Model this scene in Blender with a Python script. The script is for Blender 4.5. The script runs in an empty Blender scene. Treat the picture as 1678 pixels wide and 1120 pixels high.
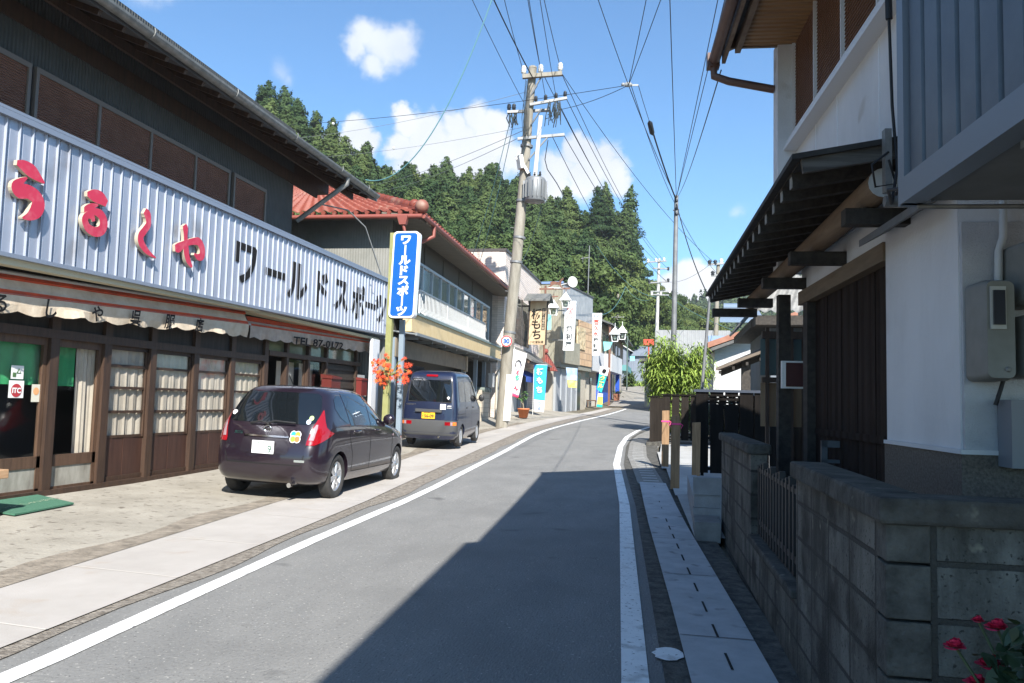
import bpy, bmesh, math, random
import numpy as np
from mathutils import Matrix, Vector
random.seed(7); np.random.seed(7)
R = math.radians
scene = bpy.context.scene
COL = scene.collection

# ------------------------------------------------------------------ camera
EYE = 1.5; YAW = R(11.2); PITCH = R(4.3); ROLL = R(1.5); FPX = 1305.0
fw = Vector((-math.sin(YAW)*math.cos(PITCH), math.cos(YAW)*math.cos(PITCH), math.sin(PITCH)))
r0 = Vector((math.cos(YAW), math.sin(YAW), 0)); u0 = r0.cross(fw)
rt = r0*math.cos(ROLL) + u0*math.sin(ROLL); up = -r0*math.sin(ROLL) + u0*math.cos(ROLL)
EYEP = Vector((0, 0, EYE))
cam = bpy.data.cameras.new('camera'); cam.sensor_width = 36; cam.lens = 36*FPX/1678
cam.clip_start = 0.05; cam.clip_end = 4000
camo = bpy.data.objects.new('camera', cam); COL.objects.link(camo)
camo.matrix_world = Matrix(((rt.x, up.x, -fw.x, 0), (rt.y, up.y, -fw.y, 0), (rt.z, up.z, -fw.z, EYE), (0, 0, 0, 1)))
scene.camera = camo

def at(px, py, w):
    """surveyed point: bearing (px, py) of the photograph at a distance of w metres"""
    return EYEP + (fw + rt*((px-839)/FPX) - up*((py-560)/FPX))*w

# ------------------------------------------------------------------ light
SUN_TO = Vector((3.1, -7.0, 5.9)).normalized()
EL = math.asin(SUN_TO.z); AZ = math.atan2(SUN_TO.x, SUN_TO.y)
sl = bpy.data.lights.new('sun', 'SUN'); sl.energy = 5.0; sl.angle = R(0.5); sl.color = (1.0, 0.95, 0.87)
so = bpy.data.objects.new('sun', sl); COL.objects.link(so)
so.rotation_euler = SUN_TO.to_track_quat('Z', 'Y').to_euler()
so.location = (10, -20, 40)

world = bpy.data.worlds.new('World'); scene.world = world; world.use_nodes = True
wt = world.node_tree; wt.nodes.clear()
def wn(t, **k):
    n = wt.nodes.new(t)
    for a, b in k.items(): setattr(n, a, b)
    return n
sky = wn('ShaderNodeTexSky', sky_type='NISHITA', sun_disc=False, sun_elevation=EL, sun_rotation=AZ, air_density=1.0, dust_density=0.6, ozone_density=3.0, altitude=300)
out = wn('ShaderNodeOutputWorld'); bg = wn('ShaderNodeBackground'); bg.inputs[1].default_value = 0.088
tc = wn('ShaderNodeTexCoord')
def cloud_dir(px, py): return (at(px, py, 1) - EYEP).normalized()
# cumulus puffs: (px, py, radius as an angle-like chord)
PUFFS = [(598, 62, .026), (628, 78, .034), (655, 72, .030), (580, 80, .022), (612, 108, .022),
         (462, 112, .020), (478, 126, .014),
         (583, 215, .022), (600, 235, .022), (565, 240, .025), (535, 238, .025),
         (658, 182, .018), (668, 205, .024), (700, 212, .026), (742, 208, .026), (785, 200, .026), (815, 200, .022), (655, 240, .022), (700, 245, .040), (755, 245, .040), (805, 238, .034),
         (838, 262, .026), (780, 285, .05), (690, 285, .045),
         (915, 275, .026), (952, 248, .026), (985, 260, .026), (1008, 285, .024), (960, 290, .036), (1018, 300, .020), (905, 305, .03),
         (1120, 452, .024), (1145, 450, .026), (1105, 470, .026), (1160, 462, .034), (1190, 475, .04), (1130, 485, .04), (1085, 490, .024),
         (1216, 346, .012), (1246, 440, .03), (1300, 470, .04), (250, -60, .05), (1400, 60, .05)]
noi = wn('ShaderNodeTexNoise'); noi.inputs['Scale'].default_value = 21; noi.inputs['Detail'].default_value = 10; noi.inputs['Roughness'].default_value = .62
wt.links.new(tc.outputs['Generated'], noi.inputs['Vector'])
sub = wn('ShaderNodeVectorMath', operation='SUBTRACT'); sub.inputs[1].default_value = (.5, .5, .5)
wt.links.new(noi.outputs['Color'], sub.inputs[0])
scl = wn('ShaderNodeVectorMath', operation='SCALE'); scl.inputs['Scale'].default_value = .05
wt.links.new(sub.outputs[0], scl.inputs[0])
add = wn('ShaderNodeVectorMath', operation='ADD'); wt.links.new(tc.outputs['Generated'], add.inputs[0]); wt.links.new(scl.outputs[0], add.inputs[1])
last = None
for (px, py, r) in PUFFS:
    d = wn('ShaderNodeVectorMath', operation='DISTANCE'); wt.links.new(add.outputs[0], d.inputs[0]); d.inputs[1].default_value = cloud_dir(px, py)
    mr = wn('ShaderNodeMapRange', interpolation_type='SMOOTHSTEP'); wt.links.new(d.outputs['Value'], mr.inputs['Value'])
    soft = .55 if (py < 140 or px > 1200) else .78
    mr.inputs['From Min'].default_value = r*1.02; mr.inputs['From Max'].default_value = r*soft*.62; mr.inputs['To Min'].default_value = 0; mr.inputs['To Max'].default_value = 1 if py > 140 else .8
    if px in (462, 478, 1216, 1246, 1300): mr.inputs['To Max'].default_value = .35; mr.inputs['From Max'].default_value = 0
    if last is None: last = mr.outputs[0]
    else:
        m = wn('ShaderNodeMath', operation='MAXIMUM'); wt.links.new(last, m.inputs[0]); wt.links.new(mr.outputs[0], m.inputs[1]); last = m.outputs[0]
noi2 = wn('ShaderNodeTexNoise'); noi2.inputs['Scale'].default_value = 9; noi2.inputs['Detail'].default_value = 5
wt.links.new(tc.outputs['Generated'], noi2.inputs['Vector'])
cr = wn('ShaderNodeValToRGB'); cr.color_ramp.elements[0].position = .35; cr.color_ramp.elements[0].color = (4.6, 4.9, 5.5, 1); cr.color_ramp.elements[1].position = .62; cr.color_ramp.elements[1].color = (5.9, 6.0, 6.1, 1)
wt.links.new(noi2.outputs['Fac'], cr.inputs[0])
mx = wn('ShaderNodeMixRGB'); wt.links.new(last, mx.inputs[0])
tint = wn('ShaderNodeMixRGB', blend_type='MULTIPLY'); tint.inputs[0].default_value = 1; tint.inputs[2].default_value = (.74, 1.02, 1.16, 1)
wt.links.new(sky.outputs[0], tint.inputs[1]); wt.links.new(tint.outputs[0], mx.inputs[1]); wt.links.new(cr.outputs[0], mx.inputs[2])
wt.links.new(mx.outputs[0], bg.inputs[0]); wt.links.new(bg.outputs[0], out.inputs[0])

scene.view_settings.view_transform = 'Standard'; scene.view_settings.look = 'None'
scene.view_settings.exposure = 1.12; scene.view_settings.gamma = 1
scene.cycles.max_bounces = 6; scene.cycles.transparent_max_bounces = 12; scene.cycles.use_denoising = True
scene.cycles.sample_clamp_indirect = 6

# ------------------------------------------------------------------ materials
MATS = {}
def mat(name, c, rough=.7, metal=0, c2=None, scale=6, bump=0, bscale=None, coat=0, spec=.5, detail=6, ramp=(.35, .65), stretch=None, trans=0, emit=None, wave=None, rand=0, alpha=1):
    """c/c2 mixed by noise; bump by noise; wave=(axis, scale, depth[, profile]) ribs the surface"""
    if name in MATS: return MATS[name]
    m = bpy.data.materials.new(name); m.use_nodes = True; t = m.node_tree; b = t.nodes['Principled BSDF']
    b.inputs['Base Color'].default_value = (*c, 1); b.inputs['Roughness'].default_value = rough; b.inputs['Metallic'].default_value = metal
    b.inputs['Coat Weight'].default_value = coat; b.inputs['Coat Roughness'].default_value = .04; b.inputs['Specular IOR Level'].default_value = spec
    if trans: b.inputs['Transmission Weight'].default_value = trans
    if alpha < 1: b.inputs['Alpha'].default_value = alpha
    if emit: b.inputs['Emission Color'].default_value = (*emit[0], 1); b.inputs['Emission Strength'].default_value = emit[1]
    co = t.nodes.new('ShaderNodeTexCoord'); vec = co.outputs['Object']
    if stretch:
        mp = t.nodes.new('ShaderNodeMapping'); mp.inputs['Scale'].default_value = stretch; t.links.new(vec, mp.inputs[0]); svec = mp.outputs[0]
    else: svec = vec
    col = None
    if c2 is not None:
        n = t.nodes.new('ShaderNodeTexNoise'); n.inputs['Scale'].default_value = scale; n.inputs['Detail'].default_value = detail; n.inputs['Roughness'].default_value = .65
        t.links.new(svec, n.inputs['Vector'])
        rp = t.nodes.new('ShaderNodeValToRGB'); rp.color_ramp.elements[0].position = ramp[0]; rp.color_ramp.elements[1].position = ramp[1]
        rp.color_ramp.elements[0].color = (*c, 1); rp.color_ramp.elements[1].color = (*c2, 1)
        t.links.new(n.outputs['Fac'], rp.inputs[0]); col = rp.outputs[0]
    if rand:
        oi = t.nodes.new('ShaderNodeObjectInfo'); hs = t.nodes.new('ShaderNodeHueSaturation')
        mr = t.nodes.new('ShaderNodeMapRange'); mr.inputs['To Min'].default_value = 1-rand; mr.inputs['To Max'].default_value = 1+rand
        t.links.new(oi.outputs['Random'], mr.inputs['Value']); t.links.new(mr.outputs[0], hs.inputs['Value'])
        mr2 = t.nodes.new('ShaderNodeMapRange'); mr2.inputs['To Min'].default_value = .5+rand*.07; mr2.inputs['To Max'].default_value = .5-rand*.07
        t.links.new(oi.outputs['Random'], mr2.inputs['Value']); t.links.new(mr2.outputs[0], hs.inputs['Hue'])
        if col is not None: t.links.new(col, hs.inputs['Color'])
        else: hs.inputs['Color'].default_value = (*c, 1)
        col = hs.outputs[0]
    if col is not None: t.links.new(col, b.inputs['Base Color'])
    h = None
    if bump:
        n = t.nodes.new('ShaderNodeTexNoise'); n.inputs['Scale'].default_value = bscale or scale*4; n.inputs['Detail'].default_value = 5
        t.links.new(svec, n.inputs['Vector'])
        bp = t.nodes.new('ShaderNodeBump'); bp.inputs['Strength'].default_value = 1; bp.inputs['Distance'].default_value = bump
        t.links.new(n.outputs['Fac'], bp.inputs['Height']); h = bp
    if wave:
        wv = t.nodes.new('ShaderNodeTexWave'); wv.wave_type = 'BANDS'; wv.bands_direction = wave[0]; wv.inputs['Scale'].default_value = wave[1]; wv.wave_profile = wave[3] if len(wave) > 3 else 'SIN'
        t.links.new(vec, wv.inputs['Vector'])
        bp = t.nodes.new('ShaderNodeBump'); bp.inputs['Strength'].default_value = 1; bp.inputs['Distance'].default_value = wave[2]
        t.links.new(wv.outputs['Fac'], bp.inputs['Height'])
        if h: t.links.new(h.outputs[0], bp.inputs['Normal'])
        h = bp
    if h: t.links.new(h.outputs[0], b.inputs['Normal'])
    MATS[name] = m; return m

def grid_mat(name, c, mortar, bw, bh, axes, msize=.012, c2=None, bump=.004, offset=.5, rough=.85, stain=None, pits=0):
    """bricks / blocks / tiles: axes maps object coords into brick u,v e.g. 'YZ'"""
    if name in MATS: return MATS[name]
    m = bpy.data.materials.new(name); m.use_nodes = True; t = m.node_tree; b = t.nodes['Principled BSDF']; b.inputs['Roughness'].default_value = rough
    co = t.nodes.new('ShaderNodeTexCoord'); sp = t.nodes.new('ShaderNodeSeparateXYZ'); cb = t.nodes.new('ShaderNodeCombineXYZ')
    t.links.new(co.outputs['Object'], sp.inputs[0]); t.links.new(sp.outputs[axes[0]], cb.inputs[0]); t.links.new(sp.outputs[axes[1]], cb.inputs[1])
    br = t.nodes.new('ShaderNodeTexBrick'); t.links.new(cb.outputs[0], br.inputs['Vector'])
    br.inputs['Scale'].default_value = 1; br.inputs['Brick Width'].default_value = bw; br.inputs['Row Height'].default_value = bh; br.inputs['Mortar Size'].default_value = msize
    br.offset = offset; br.inputs['Color1'].default_value = (*c, 1); br.inputs['Color2'].default_value = (*(c2 or c), 1); br.inputs['Mortar'].default_value = (*mortar, 1); br.inputs['Mortar Smooth'].default_value = .3
    col = br.outputs['Color']
    if stain:
        n = t.nodes.new('ShaderNodeTexNoise'); n.inputs['Scale'].default_value = stain[1]; n.inputs['Detail'].default_value = 8; n.inputs['Roughness'].default_value = .7
        mp = t.nodes.new('ShaderNodeMapping'); mp.inputs['Scale'].default_value = (1, 1, .35); t.links.new(co.outputs['Object'], mp.inputs[0]); t.links.new(mp.outputs[0], n.inputs['Vector'])
        mr = t.nodes.new('ShaderNodeMapRange'); mr.inputs['From Min'].default_value = .42; mr.inputs['From Max'].default_value = .62; t.links.new(n.outputs['Fac'], mr.inputs['Value'])
        mx = t.nodes.new('ShaderNodeMixRGB'); t.links.new(mr.outputs[0], mx.inputs[0]); t.links.new(col, mx.inputs[1]); mx.inputs[2].default_value = (*stain[0], 1); col = mx.outputs[0]
    bp = t.nodes.new('ShaderNodeBump'); bp.inputs['Distance'].default_value = bump; bp.invert = True
    t.links.new(br.outputs['Fac'], bp.inputs['Height'])
    if pits:
        v = t.nodes.new('ShaderNodeTexNoise'); v.inputs['Scale'].default_value = 55; v.inputs['Detail'].default_value = 4; t.links.new(co.outputs['Object'], v.inputs['Vector'])
        mr = t.nodes.new('ShaderNodeMapRange'); mr.inputs['From Min'].default_value = .60; mr.inputs['From Max'].default_value = .68; t.links.new(v.outputs['Fac'], mr.inputs['Value'])
        mx = t.nodes.new('ShaderNodeMixRGB'); t.links.new(mr.outputs[0], mx.inputs[0]); t.links.new(col, mx.inputs[1]); mx.inputs[2].default_value = (.02, .02, .018, 1); col = mx.outputs[0]
        n3 = t.nodes.new('ShaderNodeTexNoise'); n3.inputs['Scale'].default_value = 90; t.links.new(co.outputs['Object'], n3.inputs['Vector'])
        b2 = t.nodes.new('ShaderNodeBump'); b2.inputs['Distance'].default_value = pits; t.links.new(n3.outputs['Fac'], b2.inputs['Height']); t.links.new(bp.outputs[0], b2.inputs['Normal']); bp = b2
    t.links.new(col, b.inputs['Base Color']); t.links.new(bp.outputs[0], b.inputs['Normal'])
    MATS[name] = m; return m

def glass(name, c, rough=.05, trans=.6):
    """clear pane: part see-through, part mirror"""
    if name in MATS: return MATS[name]
    m = bpy.data.materials.new(name); m.use_nodes = True; t = m.node_tree; t.nodes.clear()
    o = t.nodes.new('ShaderNodeOutputMaterial'); g = t.nodes.new('ShaderNodeBsdfGlossy'); g.inputs['Roughness'].default_value = rough
    tr = t.nodes.new('ShaderNodeBsdfTransparent'); tr.inputs[0].default_value = (*c, 1)
    f = t.nodes.new('ShaderNodeLayerWeight'); f.inputs[0].default_value = .5
    pw = t.nodes.new('ShaderNodeMath'); pw.operation = 'POWER'; pw.inputs[1].default_value = 4; t.links.new(f.outputs['Facing'], pw.inputs[0])
    a = t.nodes.new('ShaderNodeMath'); a.operation = 'MULTIPLY_ADD'; a.inputs[1].default_value = .75; a.inputs[2].default_value = .05; t.links.new(pw.outputs[0], a.inputs[0])
    x = t.nodes.new('ShaderNodeMixShader'); t.links.new(a.outputs[0], x.inputs[0]); t.links.new(tr.outputs[0], x.inputs[1]); t.links.new(g.outputs[0], x.inputs[2]); t.links.new(x.outputs[0], o.inputs[0])
    MATS[name] = m; return m

# ------------------------------------------------------------------ mesh builder
WM = {}
def wmat(o): return WM.get(o.name, Matrix())
class MB:
    def __init__(self, M=None): self.v = []; self.f = []; self.mi = []; self.M = M or Matrix(); self.m = 0; self.sm = []
    def _add(self, vs, fs, smooth=False):
        n = len(self.v); self.v += [self.M @ Vector(p) for p in vs]
        for f in fs: self.f.append([n+i for i in f]); self.mi.append(self.m); self.sm.append(smooth)
        return self
    def quad(self, *p): return self._add(p, [list(range(len(p)))])
    def box(self, x0, x1, y0, y1, z0, z1):
        if x0 > x1: x0, x1 = x1, x0
        if y0 > y1: y0, y1 = y1, y0
        if z0 > z1: z0, z1 = z1, z0
        return self._add([(x0,y0,z0),(x1,y0,z0),(x1,y1,z0),(x0,y1,z0),(x0,y0,z1),(x1,y0,z1),(x1,y1,z1),(x0,y1,z1)],
                  [(0,3,2,1),(4,5,6,7),(0,1,5,4),(1,2,6,5),(2,3,7,6),(3,0,4,7)])
    def hexa(self, b, t):
        return self._add(list(b)+list(t), [(3,2,1,0),(4,5,6,7),(0,1,5,4),(1,2,6,5),(2,3,7,6),(3,0,4,7)])
    def slab(self, a, b, c, d, th):
        """quad a b c d (top, counter-clockwise seen from above) thickened downwards by th"""
        t = [Vector(p) for p in (a, b, c, d)]; return self.hexa([p-Vector((0,0,th)) for p in t], t)
    def beam(self, p0, p1, w, h, upv=(0,0,1)):
        p0 = Vector(p0); p1 = Vector(p1); d = (p1-p0).normalized(); s = d.cross(Vector(upv))
        if s.length < 1e-4: s = d.cross(Vector((0,1,0)))
        s.normalize(); u = s.cross(d); s = s*(w/2); u = u*(h/2)
        return self.hexa([p0-s-u, p0+s-u, p1+s-u, p1-s-u], [p0-s+u, p0+s+u, p1+s+u, p1-s+u])
    def prism(self, poly, vec, smooth=False):
        n = len(poly); vec = Vector(vec); a = [Vector(p) for p in poly]; b = [p+vec for p in a]
        return self._add(a+b, [list(range(n))[::-1], list(range(n, 2*n))] + [[i, (i+1) % n, n+(i+1) % n, n+i] for i in range(n)], False)
    def tube(self, pts, r, n=8, cap=True, smooth=True):
        pts = [Vector(p) for p in pts]; rs = r if isinstance(r, (list, tuple)) else [r]*len(pts); vs = []; fs = []; prev = None
        for i, p in enumerate(pts):
            d = (pts[min(i+1, len(pts)-1)] - pts[max(i-1, 0)]).normalized()
            a = prev if prev is not None else (Vector((0,0,1)) if abs(d.z) < .9 else Vector((1,0,0)))
            s = a - d*a.dot(d)
            if s.length < 1e-5: s = d.orthogonal()
            s.normalize(); prev = s; u = d.cross(s)
            vs += [p + (s*math.cos(2*math.pi*k/n) + u*math.sin(2*math.pi*k/n))*rs[i] for k in range(n)]
        for i in range(len(pts)-1):
            for k in range(n): fs.append((i*n+k, i*n+(k+1) % n, (i+1)*n+(k+1) % n, (i+1)*n+k))
        self._add(vs, fs, smooth)
        if cap:
            self._add(vs[:n], [list(range(n))[::-1]]); self._add(vs[-n:], [list(range(n))])
        return self
    def lathe(self, prof, c, axis=(0,0,1), n=20, smooth=True):
        """prof: list of (radius, height) about axis through c"""
        c = Vector(c); ax = Vector(axis).normalized(); s = ax.orthogonal().normalized(); u = ax.cross(s); vs = []; fs = []
        for (r, h) in prof: vs += [c + ax*h + (s*math.cos(2*math.pi*k/n) + u*math.sin(2*math.pi*k/n))*r for k in range(n)]
        for i in range(len(prof)-1):
            for k in range(n): fs.append((i*n+k, i*n+(k+1) % n, (i+1)*n+(k+1) % n, (i+1)*n+k))
        return self._add(vs, fs, smooth)
    def ball(self, c, r, n=8, sq=(1,1,1)):
        c = Vector(c); vs = []; fs = []
        for i in range(n+1):
            a = math.pi*i/n
            for k in range(2*n):
                b = math.pi*k/n; vs.append(c + Vector((math.sin(a)*math.cos(b)*sq[0], math.sin(a)*math.sin(b)*sq[1], math.cos(a)*sq[2]))*r)
        for i in range(n):
            for k in range(2*n): fs.append((i*2*n+k, (i+1)*2*n+k, (i+1)*2*n+(k+1) % (2*n), i*2*n+(k+1) % (2*n)))
        return self._add(vs, fs, True)
    def text(self, s, size, M, vertical=False, depth=0, bold=0, sx=1.0, gap=1.0):
        """lettering; M maps glyph x,y (z out) into the builder's space; the block is centred on M's origin"""
        chars = list(s) if vertical else [s]; n = len(chars)
        for i, ch in enumerate(chars):
            if ch == 'ー' and vertical: ch = '｜'
            cu = bpy.data.curves.new('lettering', 'FONT'); cu.body = ch; cu.size = size; cu.offset = bold; cu.extrude = depth; cu.resolution_u = 3
            o = bpy.data.objects.new('lettering', cu); COL.objects.link(o); dg = bpy.context.evaluated_depsgraph_get(); dg.update()
            me = bpy.data.meshes.new_from_object(o.evaluated_get(dg)); bpy.data.objects.remove(o); bpy.data.curves.remove(cu)
            if len(me.vertices) == 0: continue
            vs = [v.co.copy() for v in me.vertices]
            x0 = min(v.x for v in vs); x1 = max(v.x for v in vs); y0 = min(v.y for v in vs); y1 = max(v.y for v in vs)
            if vertical: off = Vector((-(x0+x1)/2, -size*.38 + ((n-1)/2 - i)*size*gap, 0)); 
            else: off = Vector((-(x0+x1)/2, -(y0+y1)/2, 0))
            if vertical and ch == '｜': off.y = -(y0+y1)/2 + ((n-1)/2 - i)*size*gap
            self._add([M @ Vector(((v.x+off.x)*sx, v.y+off.y, v.z)) for v in vs], [list(p.vertices) for p in me.polygons])
            bpy.data.meshes.remove(me)
        return self
    def build(self, name, mats, parent=None, bevel=0, label=None):
        me = bpy.data.meshes.new(name); P = wmat(parent).inverted() if parent is not None else Matrix()
        if parent is None and self.v:   # put the origin of a top-level mesh at its base
            c = Vector((sum(v.x for v in self.v)/len(self.v), sum(v.y for v in self.v)/len(self.v), min(v.z for v in self.v))); P = Matrix.Translation(-c)
        me.from_pydata([P @ v for v in self.v], [], self.f)
        mats = mats if isinstance(mats, (list, tuple)) else [mats]
        for m in mats: me.materials.append(m)
        me.polygons.foreach_set('material_index', self.mi); me.polygons.foreach_set('use_smooth', self.sm); me.update()
        o = bpy.data.objects.new(name, me); COL.objects.link(o)
        if parent is not None: o.parent = parent; WM[o.name] = wmat(parent)
        elif self.v: o.location = c; WM[o.name] = Matrix.Translation(c)
        if bevel:
            md = o.modifiers.new('bevel', 'BEVEL'); md.width = bevel; md.segments = 2; md.limit_method = 'ANGLE'; md.angle_limit = R(40)
        if label: o['label'] = label
        return o
def empty(name, label, cat, loc=(0,0,0), deg=0, group=None):
    o = bpy.data.objects.new(name, None); o.empty_display_size = .2; COL.objects.link(o); o.location = loc; o.rotation_euler = (0, 0, R(deg))
    WM[o.name] = Matrix.Translation(Vector(loc)) @ Matrix.Rotation(R(deg), 4, 'Z'); tag(o, label, cat, group); return o
def tag(o, label, cat, group=None):
    o['label'] = label; o['category'] = cat
    if group: o['group'] = group
    return o
def struct(o): o['kind'] = 'structure'; return o
def copy_tree(o, parent=None):
    c = o.copy(); COL.objects.link(c)
    if parent is not None: c.parent = parent; c.matrix_parent_inverse = Matrix()
    for ch in list(o.children): copy_tree(ch, c)
    return c
def F(x, y, z, deg): return Matrix.Translation((x, y, z)) @ Matrix.Rotation(R(deg), 4, 'Z')
def face(o, x, y, n=None):
    """matrix for lettering at o with glyph axes x (right) and y (up)"""
    x = Vector(x).normalized(); y = Vector(y).normalized(); z = x.cross(y); o = Vector(o)
    return Matrix(((x.x, y.x, z.x, o.x), (x.y, y.y, z.y, o.y), (x.z, y.z, z.z, o.z), (0, 0, 0, 1)))
def lerp(pts, t):
    if t <= pts[0][0]:
        a, b = pts[0], pts[1]
    elif t >= pts[-1][0]: a, b = pts[-2], pts[-1]
    else:
        for a, b in zip(pts, pts[1:]):
            if a[0] <= t <= b[0]: break
    return a[1] + (b[1]-a[1])*(t-a[0])/(b[0]-a[0])
def np_mesh(name, V, Q, mats, smooth=False, mi=None):
    me = bpy.data.meshes.new(name); V = np.asarray(V, np.float32); Q = np.asarray(Q, np.int32); k = Q.shape[1]
    me.vertices.add(len(V)); me.vertices.foreach_set('co', V.ravel()); me.loops.add(Q.size); me.loops.foreach_set('vertex_index', Q.ravel())
    me.polygons.add(len(Q)); me.polygons.foreach_set('loop_start', np.arange(0, Q.size, k, dtype=np.int32))
    if smooth: me.polygons.foreach_set('use_smooth', np.ones(len(Q), bool))
    for m in (mats if isinstance(mats, (list, tuple)) else [mats]): me.materials.append(m)
    if mi is not None: me.polygons.foreach_set('material_index', np.asarray(mi, np.int32))
    me.update(calc_edges=True); me.validate(); return me
# ------------------------------------------------------------------ ground
GP = [(-60, 0), (11, 0), (13, .03), (20, .215), (30, .49), (40, .76), (50, 1.05), (60, 1.40), (70, 2.05), (82, 3.0), (92, 3.85), (100, 4.3), (140, 5.5)]
def G(y): return lerp(GP, y)
XL = [(-30, -2.6), (4, -3.36), (8.5, -3.66), (13.5, -3.85), (20, -4.1), (26, -4.38), (29, -4.42), (33, -4.25), (38, -3.92), (45, -3.3), (55.5, -2.7)]      # left edge line
XR = [(-30, .9), (4.5, -.16), (12, -.62), (18, -1.12), (23, -1.33), (27, -1.35), (30.5, -1.15), (33, -.85), (35, -.45), (37, .2), (38.5, 1.2), (39.3, 2.6), (39.6, 5)]   # right edge line
A_ASPH = mat('asphalt', (.165, .166, .162), .92, c2=(.215, .214, .207), scale=2.2, bump=.010, bscale=70, detail=9, ramp=(.3, .7), stretch=(1, .35, 1))
def add_specks(m, col, scale, lo, hi):
    t = m.node_tree; b = t.nodes['Principled BSDF']; src = b.inputs['Base Color'].links[0].from_socket
    co = t.nodes.new('ShaderNodeTexCoord'); n = t.nodes.new('ShaderNodeTexNoise'); n.inputs['Scale'].default_value = scale; n.inputs['Detail'].default_value = 3
    t.links.new(co.outputs['Object'], n.inputs['Vector']); mr = t.nodes.new('ShaderNodeMapRange'); mr.inputs['From Min'].default_value = lo; mr.inputs['From Max'].default_value = hi
    t.links.new(n.outputs['Fac'], mr.inputs['Value']); mx = t.nodes.new('ShaderNodeMixRGB'); mx.inputs[2].default_value = (*col, 1)
    t.links.new(mr.outputs[0], mx.inputs[0]); t.links.new(src, mx.inputs[1]); t.links.new(mx.outputs[0], b.inputs['Base Color']); return m
add_specks(A_ASPH, (.40, .39, .36), 38, .63, .72); add_specks(A_ASPH, (.095, .095, .095), 46, .60, .70); add_specks(A_ASPH, (.11, .11, .108), 1.3, .66, .74); add_specks(A_ASPH, (.15, .15, .146), .7, .50, .8)
A_OLD = mat('old_concrete', (.25, .23, .192), .9, c2=(.34, .315, .268), scale=1.1, bump=.012, bscale=22, detail=10, ramp=(.36, .6))
add_specks(A_OLD, (.12, .10, .08), 9, .60, .72)
A_WALK = mat('pale_pavement', (.345, .322, .298), .85, c2=(.42, .395, .37), scale=1.4, bump=.002, bscale=80, ramp=(.3, .7))
add_specks(A_WALK, (.36, .32, .28), 2.3, .60, .70)
A_ROUGH = mat('rough_kerb', (.13, .11, .09), .95, c2=(.30, .27, .23), scale=14, bump=.03, bscale=40)
A_LINE = mat('road_paint', (.72, .73, .72), .7, c2=(.80, .81, .80), scale=8)
add_specks(A_LINE, (.22, .22, .22), 30, .62, .68); add_specks(A_LINE, (.45, .45, .44), 5, .55, .7)
A_GUT = mat('gutter_concrete', (.34, .35, .36), .85, c2=(.44, .45, .46), scale=3, bump=.002, bscale=60)
add_specks(A_GUT, (.16, .16, .16), 5, .62, .75)
A_NEW = mat('new_concrete', (.33, .33, .32), .85, c2=(.41, .41, .40), scale=2, bump=.001, bscale=60)
A_DIRT = mat('dirt_strip', (.035, .033, .03), .95, c2=(.12, .115, .10), scale=9, bump=.02, bscale=40)
A_EARTH = mat('earth', (.10, .085, .06), .95, c2=(.15, .13, .09), scale=.6, bump=.05, bscale=8)

def strip(name, fa, fb, ys, dz, m, nx=1, za=None, zb=None):
    """sheet between x=fa(y) and x=fb(y) following the slope of the street"""
    b = MB()
    for y0, y1 in zip(ys, ys[1:]):
        for k in range(nx):
            p = []
            for (y, kk) in ((y0, k), (y0, k+1), (y1, k+1), (y1, k)):
                u = kk/nx; x = fa(y)*(1-u) + fb(y)*u; z = G(y)+dz + (za or 0)*(1-u) + (zb or 0)*u; p.append((x, y, z))
            b._add(p, [(0, 1, 2, 3)], True)
    return struct(b.build(name, m))
YS = [-30, -20, -10, -4, 0, 2, 4, 6, 8, 10, 11, 12, 13, 14.5, 16, 18, 20, 22, 24, 26, 28, 30, 32, 34, 36, 38, 40, 42, 45, 48, 51, 54, 57, 60, 64, 68, 72, 77, 82, 87, 92, 100, 120, 140]
strip('ground', lambda y: -90, lambda y: 110, [-60]+YS+[170, 300], -.06, A_EARTH, 20)
strip('road', lambda y: lerp(XL, min(y, 55.5)) - (.75 if y < 40 else .45) if y < 58 else lerp([(58, -3.3), (68, -2.9), (80, -3.2), (92, -5)], y), lambda y: lerp([(-30, 1.5), (4, .35), (14, -.30), (20, -.35), (26, -.2), (30, .8), (33, 8), (50, 12), (57, 8), (60, -.6), (66, -.9), (80, .2), (92, -1)], y), [y for y in YS if y <= 92], 0, A_ASPH, 4)
strip('lane', lambda y: lerp([(58, -4.3), (68, -4.3), (80, -4.5), (92, -6)], y), lambda y: lerp([(58, -.4), (60, -.6), (66, -.9), (80, .2), (92, -1)], y), [58, 60, 62, 64, 66, 68, 70, 72, 77, 82, 87, 92], .008, mat('lane_concrete', (.22, .205, .18), .9, c2=(.32, .30, .265), scale=.8, bump=.01, bscale=20), 2)
# edge lines
def line(fx, wd, ys, dz=.006, jitter=0):
    b = MB()
    for y0, y1 in zip(ys, ys[1:]):
        p = [(fx(y0)-wd/2, y0, G(y0)+dz), (fx(y0)+wd/2, y0, G(y0)+dz), (fx(y1)+wd/2, y1, G(y1)+dz), (fx(y1)-wd/2, y1, G(y1)+dz)]
        b._add(p, [(0, 1, 2, 3)])
    return struct(b.build('road_line', A_LINE))
YF = sorted(set(YS + [27, 29, 31, 33, 35, 37, 39]))
line(lambda y: lerp(XL, y), .15, [y for y in YF if -20 <= y <= 55])
pts = [Vector((x, y, G(y)+.006)) for (y, x) in XR]
b = MB()
for i in range(len(pts)-1):
    def nrm(j):
        d = (pts[min(j+1, len(pts)-1)]-pts[max(j-1, 0)]); d.z = 0; d.normalize(); return Vector((d.y, -d.x, 0))*.075
    b.quad(pts[i]-nrm(i), pts[i]+nrm(i), pts[i+1]+nrm(i+1), pts[i+1]-nrm(i+1))
struct(b.build('road_line', A_LINE))
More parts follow.
